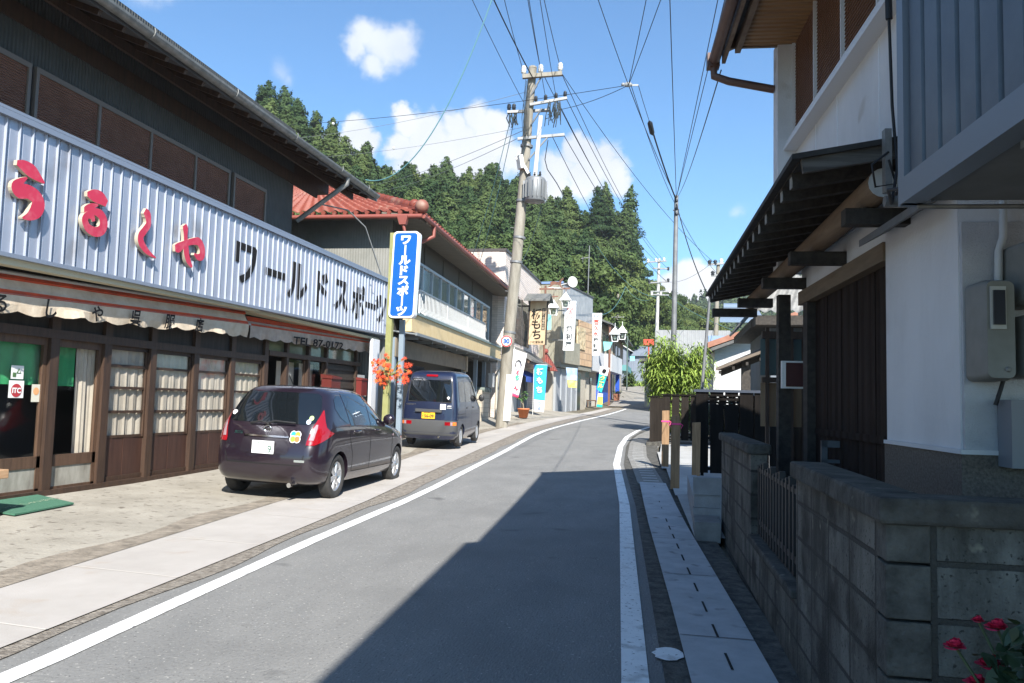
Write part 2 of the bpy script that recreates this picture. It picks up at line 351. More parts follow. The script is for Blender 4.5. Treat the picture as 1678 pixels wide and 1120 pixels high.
b = MB(); b.quad((-2.3, 57.5, G(57.5)+.008), (-.6, 56.6, G(56.6)+.008), (-.6, 56.85, G(56.8)+.008), (-2.3, 57.75, G(57.7)+.008)); struct(b.build('road_line', A_LINE))
# left pavement, kerb strip, forecourt
WO = [(-30, -2.75), (4, -3.74), (7, -3.93), (13, -4.42), (20, -4.8), (27, -5.1), (31, -5.1), (38, -4.75), (46, -4.1), (56, -3.5)]
WI = [(-30, -3.8), (5, -4.86), (11.4, -5.45), (20, -5.95), (27, -6.2), (31, -6.1), (38, -5.6), (46, -4.8), (56, -4.0)]
strip('kerb_strip', lambda y: lerp(WO, y)-.05, lambda y: lerp(XL, y)-.24+.07*math.sin(y*1.7)*math.sin(y*.6+1), [y/2 for y in range(-20, 112)], .007, A_ROUGH, 3)
strip('pavement', lambda y: lerp(WI, y), lambda y: lerp(WO, y), [y for y in YF if -10 <= y <= 56], .016, A_WALK, 4)
b = MB()
for y in [1.2, 3.0, 4.4, 5.9, 7.4, 9.2, 11, 12.9, 14.9, 17, 19, 21, 23, 25.2, 27.4, 29.6, 32, 35, 38]:
    b.quad((lerp(WI, y), y+.12, G(y)+.0185), (lerp(WO, y), y, G(y)+.0185), (lerp(WO, y+.02), y+.018, G(y)+.0188), (lerp(WI, y), y+.138, G(y)+.0188))
struct(b.build('pavement_joint', mat('joint', (.5, .47, .43), .9)))
strip('forecourt', lambda y: -14 if y < 37 else -9, lambda y: lerp(WI, y)-.004, [y for y in YF if -10 <= y <= 46], .012, A_OLD, 12, za=.28, zb=0)
strip('forecourt_edge', lambda y: lerp(WI, y)-.32-.08*math.sin(y*2.3), lambda y: lerp(WI, y)+.02, [y/2 for y in range(-16, 68)], .021, mat('worn_edge', (.14, .12, .095), .95, c2=(.30, .26, .21), scale=5, bump=.02, bscale=25), 2, za=.006)
# right gutter
GUL = [(-30, 1.6), (4.5, .14), (10, -.22), (15, -.52), (20, -.95), (25, -1.12), (29, -.95), (32, -.5)]
strip('gutter_edge', lambda y: lerp(XR, y)+.16, lambda y: lerp(GUL, y)+.03, [y/2 for y in range(-12, 62)], .009, A_DIRT, 2)
strip('gutter', lambda y: lerp(GUL, y), lambda y: lerp(GUL, y)+.46, [-10, -4, 0, 2, 4, 6, 8, 10, 12, 14.6], .05, A_GUT, 3)
strip('gutter', lambda y: lerp(GUL, y)-.03, lambda y: lerp(GUL, y)+.44, [14.6, 16, 18, 20, 22, 24, 26, 28, 30, 32], .022, mat('old_gutter', (.16, .155, .145), .9, c2=(.25, .245, .23), scale=6, bump=.01, bscale=40), 2)
b = MB()
y = -4.0
while y < 14.5:
    x = lerp(GUL, y)+.235; b.quad((x-.008, y, G(y)+.0545), (x+.008, y, G(y)+.0545), (lerp(GUL, y+.3)+.243, y+.3, G(y)+.0545), (lerp(GUL, y+.3)+.227, y+.3, G(y)+.0545)); y += .62
struct(b.build('gutter_slot', mat('black_gap', (.012, .012, .012), .9)))
b = MB(); y = -4.0
while y < 14.5:
    if int(y*10) % 2 == 0 or True: b.quad((lerp(GUL, y)+.0, y, G(y)+.0535), (lerp(GUL, y)+.46, y, G(y)+.0535), (lerp(GUL, y)+.46, y+.012, G(y)+.0535), (lerp(GUL, y), y+.012, G(y)+.0535))
    y += 1.86
struct(b.build('gutter_joint', mat('grey_gap', (.14, .14, .14), .9)))
b = MB()
for k in range(5): 
    y = 10.15+k*.13; b.quad((lerp(GUL, y)+.02, y, G(y)+.0535), (lerp(GUL, y)+.45, y, G(y)+.0535), (lerp(GUL, y)+.45, y+.09, G(y)+.0535), (lerp(GUL, y)+.02, y+.09, G(y)+.0535))
struct(b.build('gutter_grate', mat('grate_steel', (.30, .33, .36), .55, metal=.3)))
b = MB(); y = 15
while y < 24:
    x = lerp(GUL, y); b.quad((x+.08, y, G(y)+.027), (x+.36, y, G(y)+.027), (x+.36, y+.13, G(y)+.0275), (x+.08, y+.13, G(y)+.0275)); y += .42
struct(b.build('gutter_lid', mat('pale_lid', (.45, .45, .43), .8)))
strip('roadside_strip', lambda y: lerp(GUL, y)+.40, lambda y: lerp([(-30, 3), (4, .80), (9, .55), (14.6, .2), (20, -.2), (25, -.35), (30, .2)], y), [y/2 for y in range(-8, 56)], .015, A_DIRT, 2)
# pale parking slab on the right
b = MB()
P = [(.12, 10.1), (5, 10.1), (6, 27), (1.0, 27.6), (-.15, 25.4), (-.3, 21), (-.12, 17)]
for (x0, x1, y0, y1) in [(.30, 6, 9.2, 13), (.12, 6, 13, 17), (-.12, 6, 17, 21), (-.2, 6, 21, 25.2)]:
    b._add([(x0, y0, G(y0)+.06), (x1, y0, G(y0)+.06), (x1, y1, G(y1)+.06), (x0-.15 if y1 < 24 else x0, y1, G(y1)+.06)], [(0, 1, 2, 3)], True)
struct(b.build('parking_slab', A_NEW))
b = MB(); b.box(.9, 8, -9, 9.6, -.05, .12); struct(b.build('yard', mat('yard_earth', (.06, .055, .045), .95, c2=(.1, .09, .07), scale=3, bump=.02)))
# manhole-like patch of pale paint by the right line
b = MB(); c = Vector((.015, 5.0, .0165)); n = 18
b.quad(*[c + Vector((math.cos(2*math.pi*k/n)*.09*(1+.12*math.sin(3*k)), math.sin(2*math.pi*k/n)*.13, 0)) for k in range(n)]); struct(b.build('paint_patch', A_LINE))
# ------------------------------------------------------------------ the draper's shop on the left
WOOD = mat('dark_timber', (.030, .016, .010), .6, c2=(.058, .031, .018), scale=3, stretch=(6, 6, .6), bump=.003, bscale=30)
WOODL = mat('worn_timber', (.055, .029, .017), .6, c2=(.10, .057, .034), scale=3, stretch=(6, 6, .6), bump=.003, bscale=30)
BLACKW = mat('black_boards', (.02, .016, .013), .7, c2=(.04, .032, .026), scale=4, stretch=(5, 5, .5), bump=.003)
SIDING = mat('dark_siding', (.042, .045, .043), .6, c2=(.06, .062, .06), scale=3, wave=('Y', 5.2, .015))
SLAT = mat('brown_slats', (.21, .095, .06), .55, c2=(.26, .125, .085), scale=4, wave=('Z', 9, .02))
FRAME = mat('bronze_frame', (.16, .13, .11), .5)
GALV = mat('painted_steel', (.33, .36, .43), .40, metal=.45, c2=(.42, .45, .52), scale=1.8, ramp=(.3, .7), stretch=(1, 1, .4)); add_specks(GALV, (.22, .22, .23), 1.4, .60, .80)
ZINC = mat('zinc', (.16, .165, .16), .55, metal=.4, c2=(.26, .26, .25), scale=7)
CREAM = mat('cream_trim', (.58, .55, .40), .6)
CANVAS = mat('awning_canvas', (.50, .40, .29), .85, c2=(.62, .53, .41), scale=5, bump=.01, bscale=9)
CANVASD = mat('old_canvas', (.34, .27, .22), .9, c2=(.46, .38, .31), scale=5, bump=.02, bscale=7)
ORANGE = mat('orange_stripe', (.62, .075, .02), .8, c2=(.40, .06, .025), scale=4, bump=.01, bscale=9)
INK = mat('black_ink', (.011, .011, .012), .85, spec=.2)
RED = mat('letter_red', (.50, .028, .07), .55, c2=(.58, .13, .17), scale=5, ramp=(.5, .75))
WHITE = mat('white_paint', (.78, .78, .76), .6)
CURT = mat('curtain', (.42, .365, .30), .9, c2=(.54, .48, .41), scale=2)
GREENC = mat('green_cloth', (.03, .27, .10), .9, c2=(.04, .33, .13), scale=3, wave=('Y', 1.0, .05))
PANE = glass('shop_glass', (.94, .95, .94)); DARKIN = mat('dark_interior', (.012, .012, .013), .9)
shop = empty('shop_house', 'old two-storey draper\'s shop with silver ribbed signboard, red letters and striped awnings', 'shop', (-8.1, 12, .12))
X = -8.1
b = MB(); b.box(-15, X, 1, 15.85, 3.2, 7.3); b.build('upper_wall', SIDING, shop)
b = MB(); b.box(-15, X-.6, 1, 21.0, .0, 3.15); b.build('ground_floor', DARKIN, shop)
b = MB(); b.box(-15, X, 1, 21.0, 3.16, 3.2); b.box(X-.6, X-.02, 20.9, 21, .0, 3.15); b.build('floor_slab', BLACKW, shop)
# first-floor shutters
for (y0, y1, hs) in [(5.6, 8.47, [7.05]), (8.65, 13.2, [9.78, 10.95, 12.16]), (13.43, 14.56, [])]:
    b = MB(); b.box(X-.02, X+.035, y0, y1, 4.3, 5.58); w = b.build('window_shutter', SLAT, shop)
    b = MB()
    b.box(X-.02, X+.06, y0-.05, y1+.05, 5.58, 5.65)
    for y in [y0-.025, y1+.025] + hs: b.box(X-.02, X+.06, y-.025, y+.025, 4.3, 5.58)
    b.build('shutter_frame', FRAME, w)
# roof: eave slab, rafters, gutter
b = MB(); b.slab((-6.95, 1, 6.33), (-6.95, 17.9, 6.33), (-12.5, 17.9, 8.6), (-12.5, 1, 8.6), .12); b.slab((-12.5, 1, 8.6), (-12.5, 17.9, 8.6), (-18, 17.9, 6.3), (-18, 1, 6.3), .12)
roof = b.build('roof', mat('slate_roof', (.06, .062, .066), .6, c2=(.1, .1, .105), scale=5), shop)
b = MB()
y = 1.2
while y < 17.8: b.beam((-7.0, y, 6.20), (-8.6, y, 6.86), .06, .09); y += .45
b.box(-8.5, -8.12, 1, 17.7, 6.36, 6.6)
b.build('rafter', WOOD, roof)
b = MB(); b.box(-7.55, -7.50, 1, 17.75, 6.24, 6.38); b.box(-8.12, X+.03, 1, 17, 6.1, 6.34); b.build('purlin', WOOD, roof)
b = MB()
prof = [(math.cos(a)*.085, math.sin(a)*.085) for a in [math.pi*k/8 for k in range(8, 17)]]
for i in range(8):
    (a0, c0), (a1, c1) = prof[i], prof[i+1]
    b._add([(-6.89+a0, 1, 6.32+c0), (-6.89+a0, 17.72, 6.32+c0), (-6.89+a1, 17.72, 6.32+c1), (-6.89+a1, 1, 6.32+c1)], [(0, 1, 2, 3)], True)
b.quad(*[(-6.89+a, 17.72, 6.32+c) for a, c in prof])
for y in [3, 5, 7, 9.2, 11.3, 13.4, 15.5, 17]: b.tube([(-6.89+math.cos(t)*.092, y, 6.32+math.sin(t)*.092) for t in [math.pi*k/6 for k in range(5, 14)]], .008, 5)
b.box(-6.99, -6.90, 1, 17.72, 6.32, 6.36)
b.build('gutter_channel', ZINC, roof)
b = MB(); b.tube([(-6.89, 15.95, 6.24), (-6.89, 15.95, 6.12), (-8.03, 15.95, 5.32)], .055, 8); b.build('downpipe', ZINC, shop)
# signboard of ribbed steel
b = MB(); XS = -7.6; y = 3.0; z0, z1 = 3.10, 4.66
ys = []; zs_ = lambda y: 3.06+.013*(y-8)
while y < 20.5: ys += [(y, 0), (y+.118, 0), (y+.126, .028), (y+.132, .028), (y+.146, -.0), (y+.19, -.012)]; y += .2
ys.append((20.5, 0))
for (ya, da), (yb, db) in zip(ys, ys[1:]): b.quad((XS+da, ya, zs_(ya)), (XS+db, yb, zs_(yb)), (XS+db, yb, z1), (XS+da, ya, z1))
b.box(XS-.12, XS-.03, 3.0, 20.5, 3.2, z1)
sb = b.build('signboard', GALV, shop)
b = MB(); b.box(XS-.14, XS+.06, 2.95, 20.53, z1-.01, z1+.06); b.box(XS-.14, XS+.06, 2.95, 20.53, z1+.063, z1+.10); b.beam((XS-.02, 2.95, zs_(2.95)-.01), (XS-.02, 20.53, zs_(20.53)-.01), .15, .05); b.box(XS-.13, XS+.045, 20.5, 20.55, z0, z1); b.build('trim', mat('steel_trim', (.28, .31, .37), .4, metal=.5), sb)
b = MB(); b.beam((XS-.15, 15.6, 4.6), (X-.9, 15.3, 5.25), .03, .5, (0, 1, 0)); b.build('side_flashing', mat('blue_steel', (.30, .38, .52), .4, metal=.4), sb)
# black painted katakana: the ribs stand just proud of the paint
for ch, yc, w_, h_ in [('ワ', 13.17, .86, .62), ('ー', 14.28, .8, .5), ('ル', 15.24, .92, .66), ('ド', 16.42, .82, .66), ('ス', 17.48, .86, .66), ('ポ', 18.52, .86, .68), ('ー', 19.42, .7, .5), ('ツ', 20.12, .72, .66)]:
    M = face((XS+.018, yc, 3.87), (0, 1, 0), (0, 0, 1)); b = MB(); b.text(ch, .90, M, bold=.030, sx=1.0); b.build('painted_letter', INK, sb)
# red cut-out hiragana, traced as brush strokes: (x, y, half width)
def brush(pts, z, depth, M, b, n=6):
    """swelling brush stroke as a raised solid"""
    P = []
    for i in range(len(pts)-1):
        p0 = np.array(pts[max(i-1, 0)]); p1 = np.array(pts[i]); p2 = np.array(pts[i+1]); p3 = np.array(pts[min(i+2, len(pts)-1)])
        for k in range(n):
            t = k/n; P.append(.5*((2*p1)+(-p0+p2)*t+(2*p0-5*p1+4*p2-p3)*t*t+(-p0+3*p1-3*p2+p3)*t**3))
    P.append(np.array(pts[-1])); L = []; Rr = []
    for i, p in enumerate(P):
        d = P[min(i+1, len(P)-1)][:2]-P[max(i-1, 0)][:2]; d = d/(np.hypot(*d)+1e-9); nn = np.array([-d[1], d[0]])*max(p[2], .006)
        L.append(p[:2]+nn); Rr.append(p[:2]-nn)
    m = len(P)
    fr = [M @ Vector((q[0], q[1], z+depth+.012*(j % m)/m)) for j, q in enumerate(L+Rr)]; bk = [M @ Vector((q[0], q[1], z)) for q in L+Rr]
    b.m = 0; b._add(fr, [(i, m+i, m+i+1, i+1) for i in range(m-1)])
    b.m = 1
    b._add(fr+bk, [(i, i+1, 2*m+i+1, 2*m+i) for i in range(m-1)] + [(m+i+1, m+i, 3*m+i, 3*m+i+1) for i in range(m-1)] + [(0, 2*m, 3*m, m), (m-1, 2*m-1, 4*m-1, 3*m-1)])
LET = [
 ('u', 8.03, 3.84, [[(-.18, .30, .03), (-.08, .29, .07), (.04, .26, .085), (.15, .21, .05), (.24, .17, .01)], [(-.02, .165, .012), (-.10, .10, .04), (-.17, .02, .07), (-.12, -.02, .09), (.0, .0, .085), (.12, -.03, .09), (.17, -.11, .10), (.13, -.21, .09), (.04, -.29, .05), (-.06, -.33, .01)]]),
 ('ru', 9.17, 3.85, [[(-.16, .22, .03), (-.05, .23, .08), (.08, .23, .09), (.20, .18, .05)], [(.05, .13, .015), (-.08, .07, .045), (-.16, .0, .055), (-.04, .02, .045), (.10, .01, .065), (.17, -.08, .075), (.14, -.19, .07), (.02, -.245, .065), (-.12, -.22, .06), (-.185, -.13, .055), (-.14, -.055, .045), (-.06, -.06, .045), (-.03, -.115, .03)]]),
 ('shi', 10.24, 3.82, [[(-.06, .31, .05), (.0, .27, .075), (.03, .20, .06), (.03, .12, .055), (-.05, .02, .055), (-.12, -.07, .06), (-.11, -.16, .065), (-.02, -.24, .055), (.09, -.29, .035), (.24, -.33, .008)]]),
 ('ya', 11.28, 3.83, [[(-.13, .31, .05), (-.10, .26, .07), (-.09, .16, .05), (-.07, .05, .055), (-.06, -.06, .07), (-.03, -.16, .065), (.03, -.25, .055), (.12, -.32, .02)], [(-.34, -.10, .05), (-.26, -.08, .075), (-.16, -.02, .06), (-.02, .05, .05), (.13, .10, .055), (.27, .12, .07), (.37, .03, .075), (.37, -.09, .07), (.26, -.13, .05), (.15, -.10, .02)]]),
]
for nm, yc, zc, st in LET:
    b = MB()
    for i, s in enumerate(st): brush(s, .0+.003*i, .048, face((XS+.03, yc, zc), (0, 1, 0), (0, 0, 1)), b)
    b.build('raised_letter', [RED, mat('letter_side', (.40, .36, .28), .6)], sb)
# cream fascia and the two awnings
b = MB(); b.hexa([(-7.80, 3, 2.84), (-7.62, 3, 2.84), (-7.62, 13.8, 3.07), (-7.80, 13.8, 3.07)], [(-7.80, 3, 2.96), (-7.62, 3, 2.96), (-7.62, 13.8, 3.15), (-7.80, 13.8, 3.15)]); b.box(-8.1, -7.76, 13.8, 20.5, 3.06, 3.12); b.build('fascia', CREAM, shop)
def awning(y0, y1, xt, zt, xb, zb, xv, zv, drop, mats, text, amp, seed, tilt=0):
    """folded canvas: shade slope, orange stripes and scalloped valance"""
    rnd = random.Random(seed); b = MB(); n = int((y1-y0)/.12); rows = []
    ph = rnd.random()*6
    for i in range(n+1):
        y = y0+(y1-y0)*i/n; s = .5+.5*math.sin(y*1.3+ph)
        wob = amp*(.5*math.sin(y*2.1+ph)+.5*math.sin(y*5.3+2*ph)); sc = abs(math.sin(y*math.pi/.52))
        rows.append([(xt, y, zt), (xt+.05, y, zt-.07), (xt+.02+wob*.2, y, zt-.09), (xt+.06+wob*.2, y, zt-.18-wob*.2), (xt+.09, y, zt-.215-.01*s), (xb-.03, y, zb+.06), (xb, y, zb+.02), (xv+wob*.35, y, zv-drop*.45+wob*.15), (xv+wob*.9+.02*math.sin(y*9), y, zv-drop*.8-.05*sc+wob*.25)])
    rows = [[(p[0], p[1], p[2]+tilt*(p[1]-8)) for p in r_] for r_ in rows]; mi = mats
    for a, c in zip(rows, rows[1:]):
        for k in range(len(a)-1):
            b.m = mi[k]; b._add([a[k], c[k], c[k+1], a[k+1]], [(0, 1, 2, 3)], True)
    return b
b = awning(3.0, 13.75, -7.92, 2.90, -7.80, 2.60, -7.795, 2.60, .215, [1, 1, 0, 0, 1, 1, 0, 0], None, .06, 3, .035); aw = b.build('awning', [CANVAS, ORANGE], shop)
b = MB(); b.tube([(-7.825, 3, 2.45), (-7.825, 13.85, 2.83)], .018, 6); b.tube([(-7.92, 3, 2.725), (-7.92, 13.9, 3.10)], .03, 8); b.build('awning_roller', mat('grey_pipe', (.45, .44, .42), .5), aw)
for ch, yc, sz in [('う', 7.15, .25), ('る', 8.0, .25), ('し', 8.8, .27), ('や', 9.63, .24), ('呉', 10.44, .25), ('服', 11.26, .25), ('店', 12.07, .24)]: b = MB(); b.text(ch, sz, face((-7.752, yc, 2.50+.035*(yc-8)), (0, 1, .035), (.1, 0, 1)), bold=.006); b.build('awning_character', INK, aw)
b = awning(13.9, 20.3, -7.97, 2.87, -7.855, 2.67, -7.85, 2.67, .24, [1, 1, 0, 0, 1, 1, 0, 0], None, .03, 8, .022); aw2 = b.build('awning', [CANVASD, ORANGE], shop)
b = MB(); b.text('TEL 87-0172', .23, face((-7.80, 16.9, 2.70), (0, 1, .024), (.08, 0, 1)), bold=.006, sx=2.2); b.build('awning_lettering', INK, aw2)
# timber front
b = MB()
for y in [9.25, 10.28, 11.34, 12.52, 13.7, 14.96]: b.box(X-.08, X+.05, y-.075, y+.075, .12, 2.62)
for y in [15.88, 16.93, 17.9, 19.76]: b.box(X-.08, X+.05, y-.05, y+.05, .12, 2.9)
b.box(X-.1, X+.06, 3, 15.0, 2.18, 2.30); b.box(X-.1, X+.06, 15.04, 20, 2.32, 2.42); b.box(X-.1, X+.08, 3, 20.9, .05, .17)
b.build('post', WOOD, shop)
b = MB(); b.box(X-.09, X-.01, 3, 15.0, 2.3, 3.1); b.build('transom_board', BLACKW, shop)
b = MB(); b.box(X-.09, X-.03, 15.0, 20, 2.42, 2.75); b.build('transom_glass', mat('green_pane', (.10, .115, .075), .12, c2=(.16, .17, .12), scale=2), shop)
# glazed sliding doors (two bays) with kick panels
for i, (y0, y1) in enumerate([(6.2, 7.6), (7.7, 9.17), (9.33, 10.2)]):
    b = MB(); b.box(X-.05, X+.0, y0, y1, .47, .62); b.box(X-.05, X, y0, y1, 2.08, 2.18); b.box(X-.05, X, y0, y0+.06, .17, 2.08); b.box(X-.05, X, y1-.06, y1, .17, 2.08); b.box(X-.05, X, y0, y1, .16, .2)
    dr = b.build('sliding_door', WOODL, shop)
    b = MB(); b.quad((X-.03, y0, .62), (X-.03, y1, .62), (X-.03, y1, 2.08), (X-.03, y0, 2.08)); b.build('pane', PANE, dr)
    b = MB(); b.box(X-.04, X-.015, y0+.05, y1-.05, .2, .48); b.build('kick_panel', mat('weathered_panel', (.16, .15, .125), .9, c2=(.32, .31, .27), scale=5, stretch=(1, 1, .3)), dr)
# hanging green cloth and side curtain inside
def drape(y0, y1, x, z0, z1, m, nm, amp=.03, fr=9.0):
    b = MB(); n = int((y1-y0)/.03)
    for i in range(n):
        ya = y0+(y1-y0)*i/n; yb = y0+(y1-y0)*(i+1)/n; f = lambda y: x+amp*math.sin(y*fr)+amp*.5*math.sin(y*fr*2.3+1)
        b._add([(f(ya), ya, z0), (f(yb), yb, z0), (x+.4*(f(yb)-x), yb, z1), (x+.4*(f(ya)-x), ya, z1)], [(0, 1, 2, 3)], True)
    return b.build(nm, m, shop)
drape(7.5, 9.8, X-.10, 1.55, 2.16, GREENC, 'hanging_cloth', .02, 7)
drape(9.80, 10.2, X-.10, .5, 2.16, CURT, 'curtain', .03, 36)
# lattice windows
for (y0, y1) in [(10.36, 11.27), (11.42, 12.45), (12.6, 13.63), (13.78, 14.88)]:
    b = MB()
    for z in (.80, 1.17, 1.53, 1.86): b.box(X-.045, X-.015, y0, y1, z, z+.04)
    b.box(X-.05, X, y0, y1, 2.12, 2.18); b.box(X-.05, X, y0, y0+.04, .8, 2.18); b.box(X-.05, X, y1-.04, y1, .8, 2.18); b.box(X-.05, X, y0, y1, .17, .24)
    wd = b.build('lattice_window', WOOD, shop)
    b = MB(); b.quad((X-.025, y0, .83), (X-.025, y1, .83), (X-.025, y1, 2.15), (X-.025, y0, 2.15)); b.build('pane', PANE, wd)
    b = MB()
    k = 4; wdt = (y1-y0)/k
    for j in range(k): b.box(X-.045, X-.02-.006*(j % 2), y0+j*wdt+.004, y0+(j+1)*wdt-.004, .2, .8)
    b.build('kick_boards', mat('red_boards', (.034, .014, .010), .6, c2=(.058, .026, .017), scale=3, stretch=(6, 6, .5)), wd)
    drape(y0, y1, X-.062, .8, 2.15, CURT, 'curtain', .016, 32)
for (y0, y1) in [(15.95, 16.86), (17.0, 17.85)]:
    b = MB(); b.box(X-.06, X-.02, y0, y1, .2, .8); b.box(X-.06, X-.02, y0, y1, .8, .86); b.box(X-.06, X-.02, y0, y0+.05, .8, 2.3); b.box(X-.06, X-.02, y1-.05, y1, .8, 2.3)
    wd = b.build('glazed_door', WOODL, shop)
    b = MB(); b.quad((X-.04, y0, .86), (X-.04, y1, .86), (X-.04, y1, 2.3), (X-.04, y0, 2.3)); b.build('pane', PANE, wd)
    drape(y0+.1, y1, X-.3, .9, 2.25, CURT, 'curtain', .02, 28)
b = MB(); b.box(X-.06, X-.01, 17.95, 19.7, .15, 2.3)
for k in range(9): b.box(X-.02, X+.02, 17.95, 19.7, .4+k*.22, .46+k*.22)
b.build('plank_shutter', BLACKW, shop)
b = MB(); b.box(X-.02, X+.02, 19.85, 20.4, .9, 2.1); b.build('narrow_window', mat('milky_pane', (.42, .46, .48), .15), shop)
b = MB(); b.box(-7.66, -7.58, 19.62, 20.12, .1, 3.04); b.build('end_panel', mat('white_panel', (.62, .63, .65), .5), shop)
# stickers on the first door
b = MB()
b.quad((X-.02, 8.62, 1.62), (X-.02, 8.82, 1.62), (X-.02, 8.82, 1.79), (X-.02, 8.62, 1.79)); b.quad((X-.02, 8.60, 1.38), (X-.02, 8.84, 1.38), (X-.02, 8.84, 1.60), (X-.02, 8.60, 1.60))
b.m = 1; b.quad((X-.02, 8.97, 1.33), (X-.02, 9.12, 1.33), (X-.02, 9.12, 1.56), (X-.02, 8.97, 1.56))
b.m = 2; b.lathe([(0, .004), (.085, .004)], (X-.02, 8.72, 1.475), (1, 0, 0), 20)
b.m = 0; b.text('ITC', .09, face((X-.012, 8.72, 1.475), (0, 1, 0), (0, 0, 1)), bold=.004)
b.m = 3; b.lathe([(0, .003), (.05, .003)], (X-.02, 9.045, 1.47), (1, 0, 0), 16)
b.m = 4; b.quad((X-.016, 8.645, 1.645), (X-.016, 8.70, 1.645), (X-.016, 8.70, 1.70), (X-.016, 8.645, 1.70)); b.quad((X-.016, 8.70, 1.69), (X-.016, 8.78, 1.69), (X-.016, 8.74, 1.76))
b.m = 0; b.quad((X-.012, 8.723, 1.70), (X-.012, 8.757, 1.70), (X-.012, 8.74, 1.735))
b.build('door_sticker', [WHITE, mat('pale_sticker', (.62, .60, .5), .7), mat('sticker_red', (.42, .03, .04), .6), mat('sticker_orange', (.7, .36, .16), .6), mat('sticker_green', (.08, .16, .06), .6)], shop)
# small things round the shop
b = MB(); b.box(-8.05, -7.80, 17.62, 18.15, 1.55, 1.93); b.prism([(-8.07, 17.60, 1.94), (-7.77, 17.60, 1.92), (-7.77, 17.60, 1.97), (-8.07, 17.60, 2.03)], (0, .57, 0))
tag(b.build('mail_box', mat('dull_red', (.10, .016, .012), .45)), 'dull red letter box under the second awning beside the parked hatchback', 'letter box')
b = MB(); b.box(-8.05, -7.9, 19.75, 20.15, 1.55, 1.95); b.prism([(-8.07, 19.73, 1.96), (-7.88, 19.73, 1.95), (-7.88, 19.73, 1.99), (-8.07, 19.73, 2.03)], (0, .44, 0))
tag(b.build('red_box', mat('deep_red', (.14, .018, .015), .5)), 'dark red box at the far end of the draper\'s shop, next to the white panel', 'box')
b = MB(); mz = lambda x: .026+.28*(lerp(WI, 8.5)-x)/(lerp(WI, 8.5)+14)
b.hexa([(-8.0, 7.9, mz(-8.0)+.002), (-7.12, 7.75, mz(-7.12)+.002), (-7.2, 8.75, mz(-7.2)+.002), (-8.06, 9.1, mz(-8.06)+.002)], [(-8.0, 7.9, mz(-8)+.02), (-7.12, 7.75, mz(-7.12)+.02), (-7.2, 8.75, mz(-7.2)+.02), (-8.06, 9.1, mz(-8.06)+.02)])
b.m = 1; mmx = (-7.55, 8.42, mz(-7.55)+.026); b.text('いらっしゃいませ', .12, face(mmx, (-.12, .99, 0), (-.99, -.12, .02)))
tag(b.build('door_mat', [mat('green_mat', (.04, .13, .08), .95, c2=(.06, .17, .11), scale=30, bump=.006, bscale=120), mat('mat_letter', (.34, .42, .30), .95)]), 'green door mat lying before the glazed shop door', 'door mat')
t = empty('wooden_bench', 'bare wooden bench end at the left edge beside the green mat', 'bench', (-7.5, 7.2, .1))
b = MB(); b.box(-7.75, -7.2, 6.0, 7.72, .50, .60); b.build('seat', mat('bench_wood', (.36, .22, .12), .7, c2=(.45, .29, .17), scale=4, stretch=(6, .6, 6)), t, .01)
for x in (-7.7, -7.33):
    for y in (6.1, 7.55): b = MB(); b.box(x, x+.09, y, y+.09, .06, .50); b.build('leg', MATS['bench_wood'], t)
